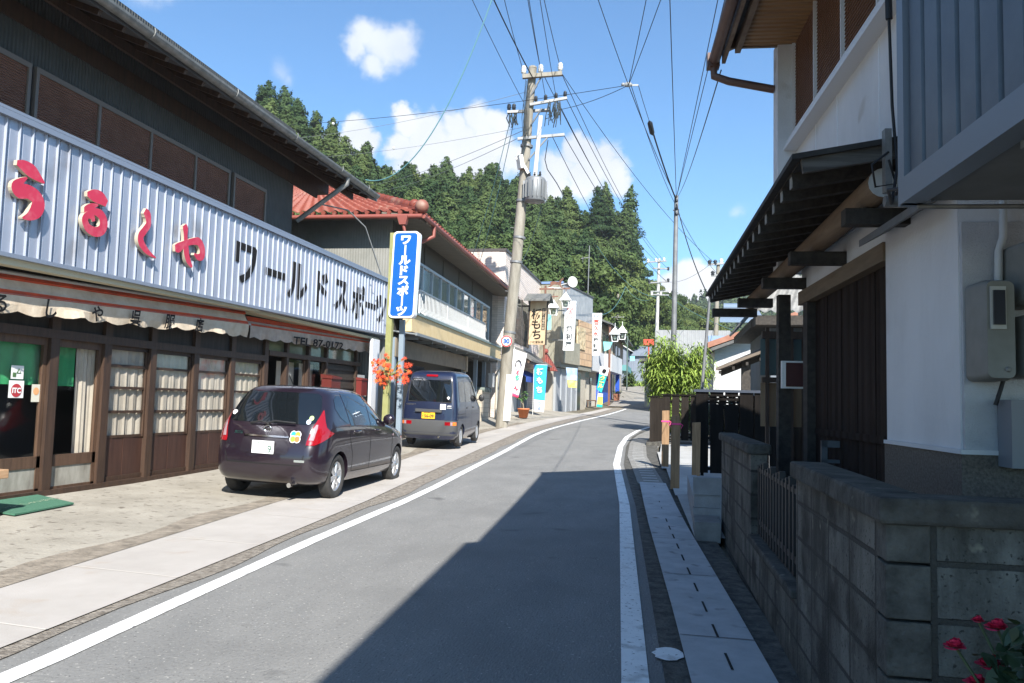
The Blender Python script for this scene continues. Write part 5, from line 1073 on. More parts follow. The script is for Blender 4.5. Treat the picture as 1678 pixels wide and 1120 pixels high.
# potted plant
t = empty('potted_plant', 'leafy plant in a terracotta pot on the step by the white banner', 'plant', tuple(at(857.5, 685, 37)))
c = at(857.5, 685, 37); b = MB(); b.lathe([(0, 0), (.19, 0), (.27, .38), (.29, .38), (.29, .44), (.24, .44), (.22, .36), (0, .36)], c, (0, 0, 1), 18); b.build('pot', mat('terracotta', (.52, .17, .07), .8), t)
rnd = random.Random(5); b = MB(); b.tube([c+Vector((0, 0, .36)), c+Vector((-.03, 0, .8)), c+Vector((.05, .02, 1.15))], [.03, .02, .012], 6); b.tube([c+Vector((-.02, 0, .6)), c+Vector((-.25, 0, .9))], [.015, .01], 5); b.build('stem', mat('grey_stem', (.25, .22, .16), .9), t)
b = MB()
def blade(b, p, d, L, wd, droop, segs=4):
    d = Vector(d).normalized(); s = d.cross(Vector((0, 0, 1)))
    if s.length < .05: s = Vector((1, 0, 0))
    s.normalize(); vs = []
    for i in range(segs+1):
        t_ = i/segs; q = Vector(p)+d*L*t_+Vector((0, 0, -droop*L*t_*t_)); ww = wd*math.sin(math.pi*min(.98, .12+.86*t_)); vs += [q-s*ww, q+s*ww]
    b._add(vs, [(2*i, 2*i+1, 2*i+3, 2*i+2) for i in range(segs)])
for cc in [c+Vector((.05, 0, 1.15)), c+Vector((-.25, 0, .9)), c+Vector((.1, 0, .95))]:
    for k in range(16): a = rnd.random()*6.28; blade(b, cc, (math.cos(a), math.sin(a), rnd.uniform(.0, .9)), rnd.uniform(.25, .42), .05, .5)
b.build('foliage', mat('pot_leaf', (.05, .12, .03), .6, c2=(.08, .17, .05), scale=5), t); t.children[-1]['kind'] = 'stuff'
t = empty('wooden_stool', 'low brown wooden bench in front of the far shutters', 'bench', tuple(at(968, 667, 53)))
c = at(968.5, 667, 53); b = MB(); b.box(c.x-.3, c.x+.35, c.y-.15, c.y+.15, c.z+.38, c.z+.45); b.build('seat', WOODL, t)
for dx in (-.25, .27):
    for dy in (-.12, .08): b = MB(); b.box(c.x+dx, c.x+dx+.07, c.y+dy, c.y+dy+.07, c.z-.02, c.z+.38); b.build('leg', WOODL, t)

# ------------------------------------------------------------------ houses farther up the street
def row_house(name, label, a_px, b_px, wa, wb, ht, depth, m_up, m_lo, zsplit, roofm, over=.6, extra=None, cat='house', slope=1.2):
    """house between two surveyed ground points along the street"""
    A = at(*a_px, wa); Bp = at(*b_px, wb); d = Bp-A; d.z = 0; L = d.length; deg = math.degrees(math.atan2(-d.x, d.y)); z0 = min(A.z, Bp.z)-.4
    t = empty(name, label, cat, (A.x, A.y, z0+.4), deg); M = F(A.x, A.y, A.z, deg)
    b = MB(M); b.box(-depth, 0, 0, L, zsplit, ht); b.build('upper_wall', m_up, t)
    b = MB(M); b.box(-depth, -.12, 0, L, -.6, zsplit); b.build('ground_floor', m_lo, t)
    b = MB(M); b.slab((over, -.3, ht-.1), (over, L+.3, ht-.1), (-depth/2, L+.3, ht-.1+slope), (-depth/2, -.3, ht-.1+slope), .14); b.slab((-depth/2, -.3, ht-.1+slope), (-depth/2, L+.3, ht-.1+slope), (-depth-over, L+.3, ht-.1), (-depth-over, -.3, ht-.1), .14); b.build('roof', roofm, t)
    b = MB(M); b.prism([(-depth, .0, ht), (0, .0, ht), (-depth/2, .0, ht+slope-.15)], (0, L, 0)); b.build('gable', m_up, t)
    if extra:
        for (nm, mm, boxes) in extra(L):
            for bx in boxes: b = MB(M); b.box(*bx); b.build(nm, mm, t)
    return t
DROOF = mat('dark_roof', (.07, .07, .07), .7, c2=(.12, .12, .115), scale=4)
TANW = mat('tan_wall', (.36, .31, .24), .85, c2=(.42, .37, .29), scale=2); LGW = mat('light_grey_wall', (.52, .54, .56), .6, c2=(.58, .6, .62), scale=2, wave=('Y', 2, .01))
WIN = mat('dark_pane', (.035, .04, .045), .1, coat=.3)
row_house('shuttered_shop', 'pale low shop with grey fascia and cream shutters, left of the teal banners', (947, 672), (979, 667), 53.5, 60, 4.2, 6, LGW, mat('cream_shutter', (.50, .47, .40), .7, c2=(.56, .53, .46), scale=2, wave=('Y', 1.3, .01)), 2.75, DROOF, .2, lambda L: [('fascia', LGW, [(0, .5, 0, L, 2.75, 4.2)]), ('transom_sign', mat('pale_green_board', (.30, .42, .38), .6), [(-.1, -.05, .2, L*.55, 2.3, 2.75)]), ('door', WIN, [(-.12, -.06, L*.62, L*.7, -.1, 2.3)])], 'shop', .5)
row_house('blue_front_shop', 'brown-beamed house with white balcony panels and a bright blue shop front', (983, 667), (1003, 658), 60, 67, 6.4, 6, TANW, mat('bright_blue_front', (.015, .075, .42), .5), 2.9, DROOF, .9, lambda L: [('balcony_panel', LGW, [(0, .8, 0, L, 2.7, 4.0)]), ('window', WIN, [(0, .05, .6, 2.2, 4.3, 5.7), (0, .05, 3.0, 5.0, 4.3, 5.7)]), ('post', RUST, [(.6, .75, -.1, .06, 0, 6.2)]), ('blue_pillar', MATS['bright_blue_front'], [(.3, .6, L-.4, L, -.2, 2.7)]), ('eave_beam', RUST, [(.5, .7, 0, L, 6.0, 6.2)])], 'house', 1.5)
row_house('awning_house', 'older brown house with a green awning, beyond the blue shop front', (1005, 655), (1020, 640), 68, 80, 5.6, 6, mat('brown_wall', (.16, .12, .09), .85, c2=(.22, .17, .13), scale=2), TANW, 2.6, DROOF, 1.0, lambda L: [('awning', mat('green_awning', (.10, .27, .28), .7), [(0, 1.1, .5, L*.6, 2.5, 3.0)]), ('window', WIN, [(0, .05, 1, 3, 3.5, 4.8), (0, .05, 4.5, 7, 3.5, 4.8)]), ('shop_window', WIN, [(-.1, .0, 1, 4, .3, 2.2)])], 'house', 1.5)
row_house('hill_house', 'weathered blue-grey gabled house closing the end of the street', (1028, 632), (1038, 632), 92, 99, 4.2, 4, mat('blue_grey_boards', (.15, .18, .23), .8, c2=(.19, .22, .27), scale=1.5, wave=('X', 1.2, .01)), MATS['blue_grey_boards'], 3.0, mat('pale_steel_roof', (.42, .42, .42), .5, c2=(.5, .5, .5), scale=2), .4, None, 'house', 1.5)
A = at(1030, 632, 94); b = MB(); b.box(A.x-.2, A.x+2.2, A.y+.2, A.y+6, A.z-.4, A.z+3.6); b.prism([(A.x-.5, A.y-.2, A.z+3.5), (A.x+2.6, A.y-.2, A.z+3.5), (A.x+2.6, A.y+3.2, A.z+4.7), (A.x-.5, A.y+3.2, A.z+4.7)], (0, 0, .15))
tag(b.build('blue_house', MATS['blue_grey_boards']), 'weathered blue-grey house wall facing down the street above the hedge', 'house')
# hedge and planter, kiosk wall on the right of the lane
# ------------------------------------------------------------------ right-hand house
STUC = mat('white_stucco', (.57, .575, .585), .9, c2=(.67, .675, .685), scale=1.3, bump=.004, bscale=90, stretch=(1, 1, .4))
add_specks(STUC, (.36, .33, .29), 1.6, .68, .80)
ROUGHS = mat('rough_stucco', (.40, .41, .43), .95, c2=(.5, .51, .53), scale=3, bump=.006, bscale=120)
PEBB = mat('brown_pebble', (.10, .085, .07), .95, c2=(.20, .17, .14), scale=60, bump=.012, bscale=120)
BARN = mat('barn_door', (.014, .009, .007), .85, spec=.2, c2=(.03, .018, .014), scale=2.5, stretch=(8, 8, .4), bump=.006, bscale=20, wave=('Y', 1.6, .02))
LOG = mat('log_wood', (.14, .09, .052), .8, c2=(.21, .145, .09), scale=3, stretch=(5, .5, 5), bump=.004)
OLDW = mat('old_grey_wood', (.022, .018, .015), .8, c2=(.05, .042, .034), scale=4, stretch=(4, .6, 4), bump=.004)
BAY = mat('bay_steel', (.075, .092, .112), .45, metal=.3, c2=(.115, .135, .155), scale=3.5, ramp=(.3, .7), detail=9)
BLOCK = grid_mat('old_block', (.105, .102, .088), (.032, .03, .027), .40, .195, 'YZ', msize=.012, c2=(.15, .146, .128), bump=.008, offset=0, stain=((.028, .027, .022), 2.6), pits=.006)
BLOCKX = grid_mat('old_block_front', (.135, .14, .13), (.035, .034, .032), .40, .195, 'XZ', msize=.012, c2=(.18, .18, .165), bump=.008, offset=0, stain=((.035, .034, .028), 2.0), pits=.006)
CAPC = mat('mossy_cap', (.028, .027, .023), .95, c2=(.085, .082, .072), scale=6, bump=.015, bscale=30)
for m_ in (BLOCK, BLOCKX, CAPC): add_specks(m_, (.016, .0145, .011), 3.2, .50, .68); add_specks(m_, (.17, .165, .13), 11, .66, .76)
add_specks(STUC, (.30, .29, .27), .9, .62, .85)
B0 = F(1.7, 4, 0, 3.9)
house = empty('white_house', 'white-walled house on the right with wooden canopy, dark barn door and blue steel bay', 'house', (2.4, 7, .05), 3.9)
def bpart(name, m, fn, parent=house, bevel=0): b = MB(B0); fn(b); return b.build(name, m, parent, bevel)
bpart('upper_wall', STUC, lambda b: b.box(0, 5, -1, 5.3, 3.0, 5.65))
bpart('wall_pilaster', STUC, lambda b: b.box(-.2, .0, 5.06, 5.3, 3.0, 5.6))
bpart('wall_joint', mat('joint_line', (.75, .76, .78), .8), lambda b: (b.box(-.006, 0, 3.43, 3.445, 3.2, 4.4), b.box(-.006, 0, 4.2, 4.21, 3.2, 4.4), b.box(-.006, 0, 2.3, 2.31, 3.2, 4.4)))
wn_ = bpart('window_frame', mat('white_frame', (.62, .63, .65), .5), lambda b: ([b.box(-.05, .0, y-.012, y+.012, 4.46, 5.56) for y in (5.04, 4.1, 3.15, 2.2, 1.2)], b.box(-.1, 0, 1, 5.08, 4.38, 4.47), b.box(-.14, 0, 1, 5.1, 4.34, 4.38)))
for y0, y1 in [(4.11, 5.03), (3.16, 4.09), (2.21, 3.14), (1.2, 2.19)]:
    def sl_(b):
        z = 4.47
        while z < 5.55: b.hexa([(-.01, y0, z), (-.01, y1, z), (-.022, y1, z), (-.022, y0, z)], [(0, y0, z+.03), (0, y1, z+.03), (-.010, y1, z+.034), (-.010, y0, z+.034)]); z += .036
    bpart('louvre_shutter', mat('louvre_brown', (.15, .072, .038), .6, c2=(.19, .095, .052), scale=3), sl_, wn_)
bpart('lower_wall', STUC, lambda b: (b.box(0, 5, .97, 2.2, 1.295, 3.0), b.box(.02, 5, 2.2, 4.9, 2.74, 3.0)))
bpart('end_wall', ROUGHS, lambda b: b.box(.01, 5, .94, .97, 1.295, 2.6))
bpart('pebble_base', PEBB, lambda b: b.box(-.015, 5, .925, 2.21, .1, 1.27))
bpart('base_ledge', STUC, lambda b: b.box(-.025, 5, .915, 2.2, 1.27, 1.295))
bpart('rear_block', mat('rear_wall', (.10, .09, .08), .9), lambda b: b.box(.2, 5, 2.25, 4.85, .1, 2.99))
bd_ = bpart('barn_door', BARN, lambda b: ([b.box(.07, .11, 2.21+k*.47, 2.65+k*.47, .12, 2.60) for k in range(5)], b.box(.055, .07, 2.21, 4.5, 1.25, 1.31), b.box(.11, .18, 2.21, 4.55, .12, 2.60)))
bpart('lintel', mat('pale_lintel', (.13, .095, .06), .8, c2=(.19, .14, .09), scale=4, stretch=(5, .5, 5)), lambda b: b.box(-.02, .12, 2.2, 4.9, 2.60, 2.74))
bpart('corner_post', OLDW, lambda b: b.box(-.01, .19, 4.54, 4.72, .1, 2.6))
bpart('small_eave', mat('dark_flashing', (.09, .10, .11), .6, c2=(.15, .155, .16), scale=5), lambda b: b.slab((-.2, .95, 2.74), (-.2, 2.15, 2.74), (.01, 2.15, 2.86), (.01, .95, 2.86), .05))
# wooden canopy
def cz(lx): return 3.0+(lx+.8)*.165
cn = bpart('canopy_roof', mat('canopy_shingle', (.018, .017, .016), .8, c2=(.04, .038, .035), scale=6, stretch=(1, 4, 1)), lambda b: (b.slab((-.86, 1.28, cz(-.86)+.13), (-.66, 7.85, cz(-.86)+.13), (.3, 7.9, cz(.15)+.13), (.02, 1.28, cz(.02)+.13), .035), b.slab((-.80, 1.36, cz(-.8)+.10), (-.61, 7.75, cz(-.8)+.10), (.25, 7.75, cz(.15)+.10), (.0, 1.36, cz(0)+.10), .02)))
def rafters(b):
    for k in range(18):
        y = 1.62+k*.355; e = -.80+.19*(y-1.3)/6.5; b.beam((e-.0, y, cz(-.8)+.03), (.22, y, cz(.05)+.06), .075, .10)
bpart('rafter', OLDW, rafters, cn)
bpart('rafter_end', mat('grey_end_grain', (.28, .27, .25), .9), lambda b: [b.box(-.805+.19*(1.62+k*.355-1.3)/6.5, -.80+.19*(1.62+k*.355-1.3)/6.5, 1.62+k*.355-.034, 1.62+k*.355+.034, cz(-.8)-.015, cz(-.8)+.078) for k in range(18)], cn)
bpart('barge_board', mat('weathered_barge', (.05, .046, .04), .85, c2=(.12, .112, .10), scale=4, stretch=(.5, 4, 6)), lambda b: b.beam((-.79, 1.33, cz(-.79)+.06), (.0, 1.33, cz(0)+.06), .04, .11), cn)
bpart('log_purlin', LOG, lambda b: b.tube([(-.25, 1.45, 2.975), (-.06, 7.6, 2.97)], [.098, .09], 16), cn)
bpart('log_end', mat('log_end_grey', (.42, .42, .40), .9, c2=(.52, .52, .5), scale=6), lambda b: b.tube([(-.25, 1.444, 2.975), (-.25, 1.452, 2.975)], .096, 16, True, False), cn)
for y, x0 in [(1.75, -.42), (3.3, -.45), (4.75, -.42), (6.4, -.42), (7.5, -.6)]: bpart('cross_beam', OLDW, lambda b: b.box(x0, .1 if y < 4.8 else -.0, y-.055, y+.055, 2.76, 2.87), cn)
bpart('canopy_post', OLDW, lambda b: b.box(-.16, -.03, 5.2, 5.33, .08, 2.76), cn)
# steel-clad bay
def bay(b):
    b.box(-.55, 3, -7, .02, 2.56, 6.2); y = .0
    while y > -7: b._add([(-.55, y, 2.6), (-.60, y-.015, 2.6), (-.60, y-.15, 2.6), (-.55, y-.165, 2.6), (-.55, y, 6.2), (-.60, y-.015, 6.2), (-.60, y-.15, 6.2), (-.55, y-.165, 6.2)], [(0, 1, 5, 4), (1, 2, 6, 5), (2, 3, 7, 6), (0, 3, 2, 1)]); y -= .18
by = bpart('steel_bay', BAY, bay)
bpart('bay_trim', mat('bay_trim', (.17, .20, .235), .45, metal=.3), lambda b: (b.box(-.63, -.53, -7, .06, 2.48, 2.6), b.box(-.62, -.5, .02, .1, 2.48, 6.2)), by)
bpart('bay_underside', mat('bay_soffit', (.12, .13, .13), .8, c2=(.16, .17, .17), scale=2), lambda b: (b.box(-.53, 3, -7, .05, 2.50, 2.555), b.box(-.53, 3, -.95, -.87, 2.45, 2.50)), by)
# main roof
def mroof(b):
    b.slab((-.80, -2.3, 5.70), (-.80, 5.35, 5.70), (2.4, 5.35, 7.1), (2.4, -2.3, 7.1), .12); b.slab((-1.0, -9, 5.62), (-1.0, -2.3, 5.62), (2.4, -2.3, 7.1), (2.4, -9, 7.1), .12)
    b.slab((2.4, -9, 7.1), (2.4, 5.35, 7.1), (5.6, 5.35, 5.7), (5.6, -9, 5.7), .12)
mr_ = bpart('roof', mat('brown_roof', (.12, .07, .05), .6, c2=(.18, .11, .08), scale=4), mroof)
bpart('soffit', mat('soffit_boards', (.24, .125, .05), .7, c2=(.30, .17, .075), scale=3, stretch=(.5, 6, 1), wave=('Y', 3.4, .02)), lambda b: b.box(-.60, .0, -2.3, 5.08, 5.56, 5.575), mr_)
bpart('eave_board', mat('brown_eave', (.12, .075, .05), .7, c2=(.2, .15, .11), scale=5), lambda b: (b.box(-.78, -.74, -2.3, 5.3, 5.46, 5.64), b.box(-.66, -.60, -2.3, 5.12, 5.50, 5.60), b.box(-.79, -.0, 5.08, 5.12, 5.55, 5.66)), mr_)
bpart('roof_gable', STUC, lambda b: b.prism([(0, 5.25, 5.6), (5, 5.25, 5.6), (2.4, 5.25, 6.95)], (0, .04, 0)), mr_)
bpart('gutter_channel', mat('rusty_gutter', (.09, .045, .034), .55, c2=(.13, .07, .052), scale=5), lambda b: (b.tube([(-.86, -2.3, 5.52), (-.86, 5.4, 5.52)], .065, 10), b.box(-.94, -.80, 5.3, 5.44, 5.44, 5.60), b.tube([(-.86, 5.36, 5.46), (-.86, 5.36, 5.34), (-.7, 5.3, 5.25), (-.2, 5.25, 5.12)], .045, 8)), mr_)
bpart('cable_drop', mat('cable_black', (.012, .012, .014), .6), lambda b: (b.tube([(-.30, 1.15, 5.6), (-.30, 1.2, 4.6), (-.29, 1.2, 3.95)], .022, 6), b.tube([(-.29, 1.2, 3.95), (-.27, 1.22, 3.4), (-.25, 1.2, 3.0), (-.32, 1.1, 2.75), (-.5, .6, 2.7), (-.4, .2, 2.62)], .010, 5), b.tube([(-.30, 1.2, 3.1), (-.4, 1.2, 3.02), (-.38, 1.2, 2.88), (-.26, 1.2, 2.9), (-.3, 1.2, 3.05)], .008, 5)))
bpart('conduit_bracket', ZINC, lambda b: (b.box(-.32, -.28, 1.2, 1.26, 2.85, 3.25), b.tube([(-.34, 1.16, 2.78), (-.24, 1.16, 2.78)], .035, 8), b.tube([(-.55, .05, 2.47), (1.5, .05, 2.47)], .012, 5), b.box(.60, .66, 1.0, 1.05, 2.36, 2.5)))
# meters on the end wall
BM = B0 @ Matrix.Translation((-.26, -.16, 0))
MG = mat('meter_grey', (.17, .175, .16), .55, c2=(.21, .215, .20), scale=5)
def meter(lx, z0, z1, wd, label, dim=True, lit=False):
    M = BM; t = empty('electric_meter', label, 'electric meter', tuple(M @ Vector((lx, .95, z0))), 3.9, 'meters on the white house')
    P = rrect(wd, z1-z0, wd*.22, 4); b = MB(M); c = ((z0+z1)/2)
    n = len(P); fr_ = [(lx+x*.9, .84, c+z*.95) for x, z in P]; md_ = [(lx+x, .90, c+z) for x, z in P]; bk = [(lx+x, 1.09, c+z) for x, z in P]
    b._add(fr_, [list(range(n))]); b._add(fr_+md_+bk, [(i, n+i, n+(i+1) % n, (i+1) % n) for i in range(n)]+[(n+i, 2*n+i, 2*n+(i+1) % n, n+(i+1) % n) for i in range(n)], True); b.build('case', MG, t)
    b = MB(M); b.box(lx-wd*.36, lx+wd*.14, .825, .838, c+(z1-z0)*.0, c+(z1-z0)*.42); b.build('window_rim', mat('meter_rim', (.42, .43, .41), .5), t)
    b = MB(M); b.box(lx-wd*.30, lx+wd*.08, .812, .824, c+(z1-z0)*.04, c+(z1-z0)*.38); b.build('glass_window', mat('meter_glass', (.03, .035, .045), .05, coat=1), t)
    if dim: b = MB(M); b.lathe([(.016, 0), (.012, .006), (0, .006)], (lx+wd*.2, .835, z0+.06), (0, -1, 0), 10); b.build('seal', ZINC, t)
meter(.355, 1.68, 2.23, .155, 'large grey electric meter with a tall window, left of the pair on the end wall')
meter(.54, 2.09, 2.44, .135, 'upper small grey electric meter at the right edge')
meter(.54, 1.70, 2.04, .135, 'lower small grey electric meter at the right edge', False)
b = MB(BM); b.box(.435, .64, .92, 1.08, 1.21, 1.58); tag(b.build('switch_box', mat('switch_grey', (.20, .21, .23), .5)), 'plain dark grey switch box below the small electric meters', 'switch box')
b = MB(BM); b.tube([(.44, 1.05, 2.2), (.445, 1.05, 2.42), (.47, 1.05, 2.5), (.475, 1.05, 2.8)], .022, 8); tag(b.build('conduit_pipe', mat('conduit_grey', (.50, .52, .52), .5)), 'pale grey conduit pipe rising between the electric meters', 'conduit')
b = MB(BM); b.tube([(.46, 1.02, 1.75), (.42, 1.0, 1.64), (.40, 1.02, 1.55)], .012, 6); tag(b.build('meter_cable', mat('cable_black', (.012, .012, .014), .6)), 'short black cable hanging below the large electric meter', 'cable')

# ------------------------------------------------------------------ block wall with iron gate
W0 = F(.76, 3.05, 0, 1.2)
bw = empty('block_wall', 'weathered concrete block wall with heavy mossy cap at the right foreground corner', 'wall', (.9, 3.6, 0), 1.2)
def wpart(name, m, fn, parent=bw, bevel=0): b = MB(W0); fn(b); return b.build(name, m, parent, bevel)
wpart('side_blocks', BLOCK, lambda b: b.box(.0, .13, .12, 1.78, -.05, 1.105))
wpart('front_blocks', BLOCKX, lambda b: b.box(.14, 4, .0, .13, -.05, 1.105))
wpart('corner_block', mat('dark_block', (.04, .039, .034), .95, c2=(.10, .097, .086), scale=9, bump=.012, bscale=40), lambda b: [b.box(-.008, .14, -.008, .12, .0+k*.195, .185+k*.195) for k in range(5)] + [b.box(-.006, .14, -.006, .12, .975, 1.105)], bw, .006)
wpart('cap', CAPC, lambda b: (b.box(-.035, .165, .17, 1.80, 1.107, 1.20), b.box(-.035, 4, -.035, .168, 1.107, 1.20)), bw, .014)
wpart('low_wall', BLOCK, lambda b: b.box(.0, .13, 1.785, 3.9, -.05, .42))
wpart('low_cap', CAPC, lambda b: b.box(-.03, .16, 1.80, 3.85, .42, .47), bw, .012)
t2 = empty('far_block_wall', 'farther stretch of weathered block wall beyond the iron bars', 'wall', (.7, 8, 0), 1.2)
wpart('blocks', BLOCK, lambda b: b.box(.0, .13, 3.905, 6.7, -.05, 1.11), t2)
wpart('cap', CAPC, lambda b: b.box(-.035, .165, 3.88, 6.72, 1.112, 1.20), t2, .02)
t3 = empty('iron_grille', 'black iron bars filling the gap between the two block walls', 'grille', (.75, 5.9, .47), 1.2)
IRON = mat('black_iron', (.008, .008, .009), .55, c2=(.014, .014, .015), scale=9)
wpart('rail', IRON, lambda b: (b.box(.05, .08, 1.8, 3.88, .56, .60), b.box(.05, .08, 1.8, 3.88, .98, 1.01)), t3)
for k in range(15): wpart('bar', IRON, lambda b: b.box(.045, .085, 1.88+k*.135, 1.88+k*.135+.045, .48, 1.07-.02*(k % 3)), t3)
b = MB(W0); b.box(.7, 2.2, 4.6, 4.65, 1.16, 1.22); b.box(.7, 2.2, 4.6, 4.64, 1.02, 1.05); b.box(.7, 2.2, 4.6, 4.64, .92, .95)
for x in (.7, 1.3, 2.16): b.box(x, x+.05, 4.6, 4.65, .1, 1.22)
tag(b.build('hand_rail', mat('rail_grey', (.10, .11, .12), .5)), 'dark grey metal handrail behind the far block wall', 'handrail')
b = MB()
b.box(.30, .62, 9.82, 9.98, .02, .30); b.box(.31, .62, 9.83, 9.99, .304, .45); b.box(.30, .62, 9.81, 9.98, .454, .66); b.box(.31, .45, 10.0, 13.2, .05, .40)
tag(b.build('pale_block', mat('pale_block', (.24, .245, .25), .9, c2=(.32, .325, .33), scale=4, bump=.003, bscale=60)), 'pale grey concrete block pier beside the end of the old block wall', 'block pier')
b = MB(); b.box(.30, .58, 9.2, 9.8, .0, .22); tag(b.build('low_kerb', mat('grey_kerb', (.16, .16, .155), .9, c2=(.25, .25, .24), scale=5)), 'low dark concrete kerb in front of the pale block pier', 'kerb')

# timber stakes with pink tape
STK = mat('stake_wood', (.20, .12, .06), .85, c2=(.32, .20, .11), scale=4, stretch=(6, 6, .5)); TAPE = mat('pink_tape', (.72, .05, .22), .6)
for (x, y, h, tz, lab) in [(-.06, 17.4, 1.20, .98, 'sunlit timber stake with pink tape, by the dark picket fence'), (.12, 13.9, 1.22, 1.1, 'shaded timber stake with pink tape, nearest to the drain covers'), (.52, 15.6, 1.05, None, 'short timber stake without tape against the black board fence')]:
    t = empty('timber_stake', lab, 'stake', (x, y, G(y)+.05), 0, 'timber stakes at the parking slab' ); z = G(y)+.04
    b = MB(); b.hexa([(x-.075, y-.05, z), (x+.075, y-.05, z), (x+.075, y+.05, z), (x-.075, y+.05, z)], [(x-.072, y-.05, z+h), (x+.08, y-.05, z+h+.01), (x+.08, y+.05, z+h), (x-.072, y+.05, z+h)]); b.build('stake', STK, t, .008)
    if tz: b = MB(); b.box(x-.082, x+.088, y-.056, y+.056, z+tz-.02, z+tz+.012); b.tube([(x+.085, y-.02, z+tz), (x+.12, y-.03, z+tz-.02), (x+.09, y-.04, z+tz-.08)], .008, 4); b.build('tape', TAPE, t)
b = MB(); b.tube([(-.02, 17.35, 1.14), (.05, 16, 1.08), (.12, 13.95, 1.15)], .006, 4); tag(b.build('pink_string', TAPE), 'pink string stretched between the two taped stakes', 'string')

# dark board fences
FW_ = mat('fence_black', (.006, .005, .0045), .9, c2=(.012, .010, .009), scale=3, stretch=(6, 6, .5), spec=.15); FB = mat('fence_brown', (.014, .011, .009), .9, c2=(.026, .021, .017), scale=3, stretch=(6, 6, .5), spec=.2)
t = empty('board_fence', 'tall black board fence in the shade across the parking slab', 'fence', (1.4, 15.9, G(15.9)+.05))
zb = G(15.9)+.12; b = MB(); x = .52; k = 0
while x < 3.4:
    wd = .245; 
    if k in (1, 2): b.box(x, x+wd, 15.9, 15.93, zb, 1.55); b.box(x, x+wd, 15.9, 15.93, 1.70, 1.78)
    elif k == 0: b.box(x, x+.24, 15.9, 15.93, zb, 1.78)
    else: b.box(x, x+wd, 15.9, 15.93, zb, 1.78)
    x += .275; k += 1
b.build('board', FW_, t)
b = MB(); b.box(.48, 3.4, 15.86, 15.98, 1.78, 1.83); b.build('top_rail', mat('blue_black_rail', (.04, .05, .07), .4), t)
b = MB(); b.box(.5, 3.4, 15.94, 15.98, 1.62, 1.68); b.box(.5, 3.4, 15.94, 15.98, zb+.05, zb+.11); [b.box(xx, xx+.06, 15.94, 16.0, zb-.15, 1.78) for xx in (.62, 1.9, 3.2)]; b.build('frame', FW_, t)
t = empty('picket_fence', 'brown-black picket fence with gaps at the back of the sunlit slab', 'fence', (.4, 24.7, G(24.7)))
zb = G(24.7)+.06; b = MB(); x = -.17
while x < 3.6: b.box(x, x+.215, 24.7, 24.73, zb+.06, 1.80); x += .275
for k in range(5): a = Vector((-.19-.075*k, 24.66-.2*k, 0)); b.box(a.x-.045, a.x+.045, a.y-.03, a.y+.03, zb-.05, 1.74-.0*k)
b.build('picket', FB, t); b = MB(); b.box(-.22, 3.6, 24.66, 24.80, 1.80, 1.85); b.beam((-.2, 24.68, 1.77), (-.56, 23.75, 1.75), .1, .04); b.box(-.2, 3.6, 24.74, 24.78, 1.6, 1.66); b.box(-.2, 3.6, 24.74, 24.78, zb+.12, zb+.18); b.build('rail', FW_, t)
b = MB(); b.hexa([(-.62, 23.6, .1), (3.6, 24.62, .1), (3.6, 24.9, .1), (-.62, 24.9, .1)], [(-.62, 23.6, zb+.02), (3.6, 24.62, zb+.02), (3.6, 24.9, zb+.02), (-.62, 24.9, zb+.02)]); b.build('fence_kerb', A_DIRT, t)

# ------------------------------------------------------------------ houses and yards behind the fences
WHW = mat('white_boards', (.44, .45, .46), .7, c2=(.50, .51, .52), scale=2, wave=('Z', 2.2, .006))
t = empty('brown_eave_house', 'white-walled house with a brown eave rising to the right behind the black fence', 'house', tuple(at(1200, 668, 31)))
A = at(1166, 640, 31); Bq = at(1250, 640, 31); tl = at(1172, 572, 31); tr2 = at(1250, 545, 31)
b = MB(); y = A.y; b.hexa([(A.x, y, .4), (Bq.x+1.2, y+.3, .4), (Bq.x+1.2, y+5, .4), (A.x, y+5, .4)], [(tl.x, y, tl.z+.1), (Bq.x+1.2, y+.3, tr2.z+.4), (Bq.x+1.2, y+5, tr2.z+.4), (tl.x, y+5, tl.z+.1)]); b.build('wall', WHW, t)
p = at(1160, 561, 30.4); q = at(1240, 533, 30.4); b = MB(); b.slab((p.x, p.y, p.z), (q.x+1.5, q.y, q.z+.55), (q.x+1.5, q.y+6, q.z+.55), (p.x, p.y+6, p.z), .22); b.build('roof', mat('brown_eave_roof', (.25, .10, .06), .6, c2=(.32, .15, .10), scale=4), t)
b = MB(); b.slab((p.x+.1, p.y+.05, p.z-.224), (q.x+1.5, q.y+.05, q.z+.326), (q.x+1.5, q.y+2, q.z+.326), (p.x+.1, p.y+2, p.z-.224), .12); b.build('soffit', DROOF, t)
c = at(1216, 524, 33); b = MB(); b.slab((c.x-.9, c.y, c.z+.0), (c.x+.9, c.y, c.z+.0), (c.x+.7, c.y+.8, c.z+.55), (c.x-.7, c.y+.8, c.z+.55), .12); b.tube([(c.x-.7, c.y+.8, c.z+.6), (c.x+.7, c.y+.8, c.z+.6)], .18, 8); b.build('solar_heater', mat('solar_glass', (.22, .28, .36), .15, metal=.3), t)
t = empty('lean_to', 'dark lean-to roof on a thick post standing behind the black fence', 'lean-to', tuple(at(1225, 660, 20)))
p = at(1173, 603, 20); q = at(1295, 556, 20); b = MB(); b.slab((p.x, p.y, p.z), (q.x+.8, q.y-.2, q.z+.3), (q.x+.8, q.y+3, q.z+.5), (p.x+.35, p.y+3, p.z+.15), .07); b.build('roof', mat('lean_to_roof', (.10, .075, .055), .8, c2=(.16, .13, .1), scale=4), t)
b = MB(); [b.beam((p.x+.1+k*.33, p.y+.05, p.z-.11+k*.13*1.0*.88), (p.x+.4+k*.33, p.y+2.9, p.z+.02+k*.13*.88), .06, .08) for k in range(8)]; b.beam((p.x+.15, p.y+.6, p.z-.12), (q.x+.8, q.y+.4, q.z+.17), .1, .14); b.build('rafter', OLDW, t)
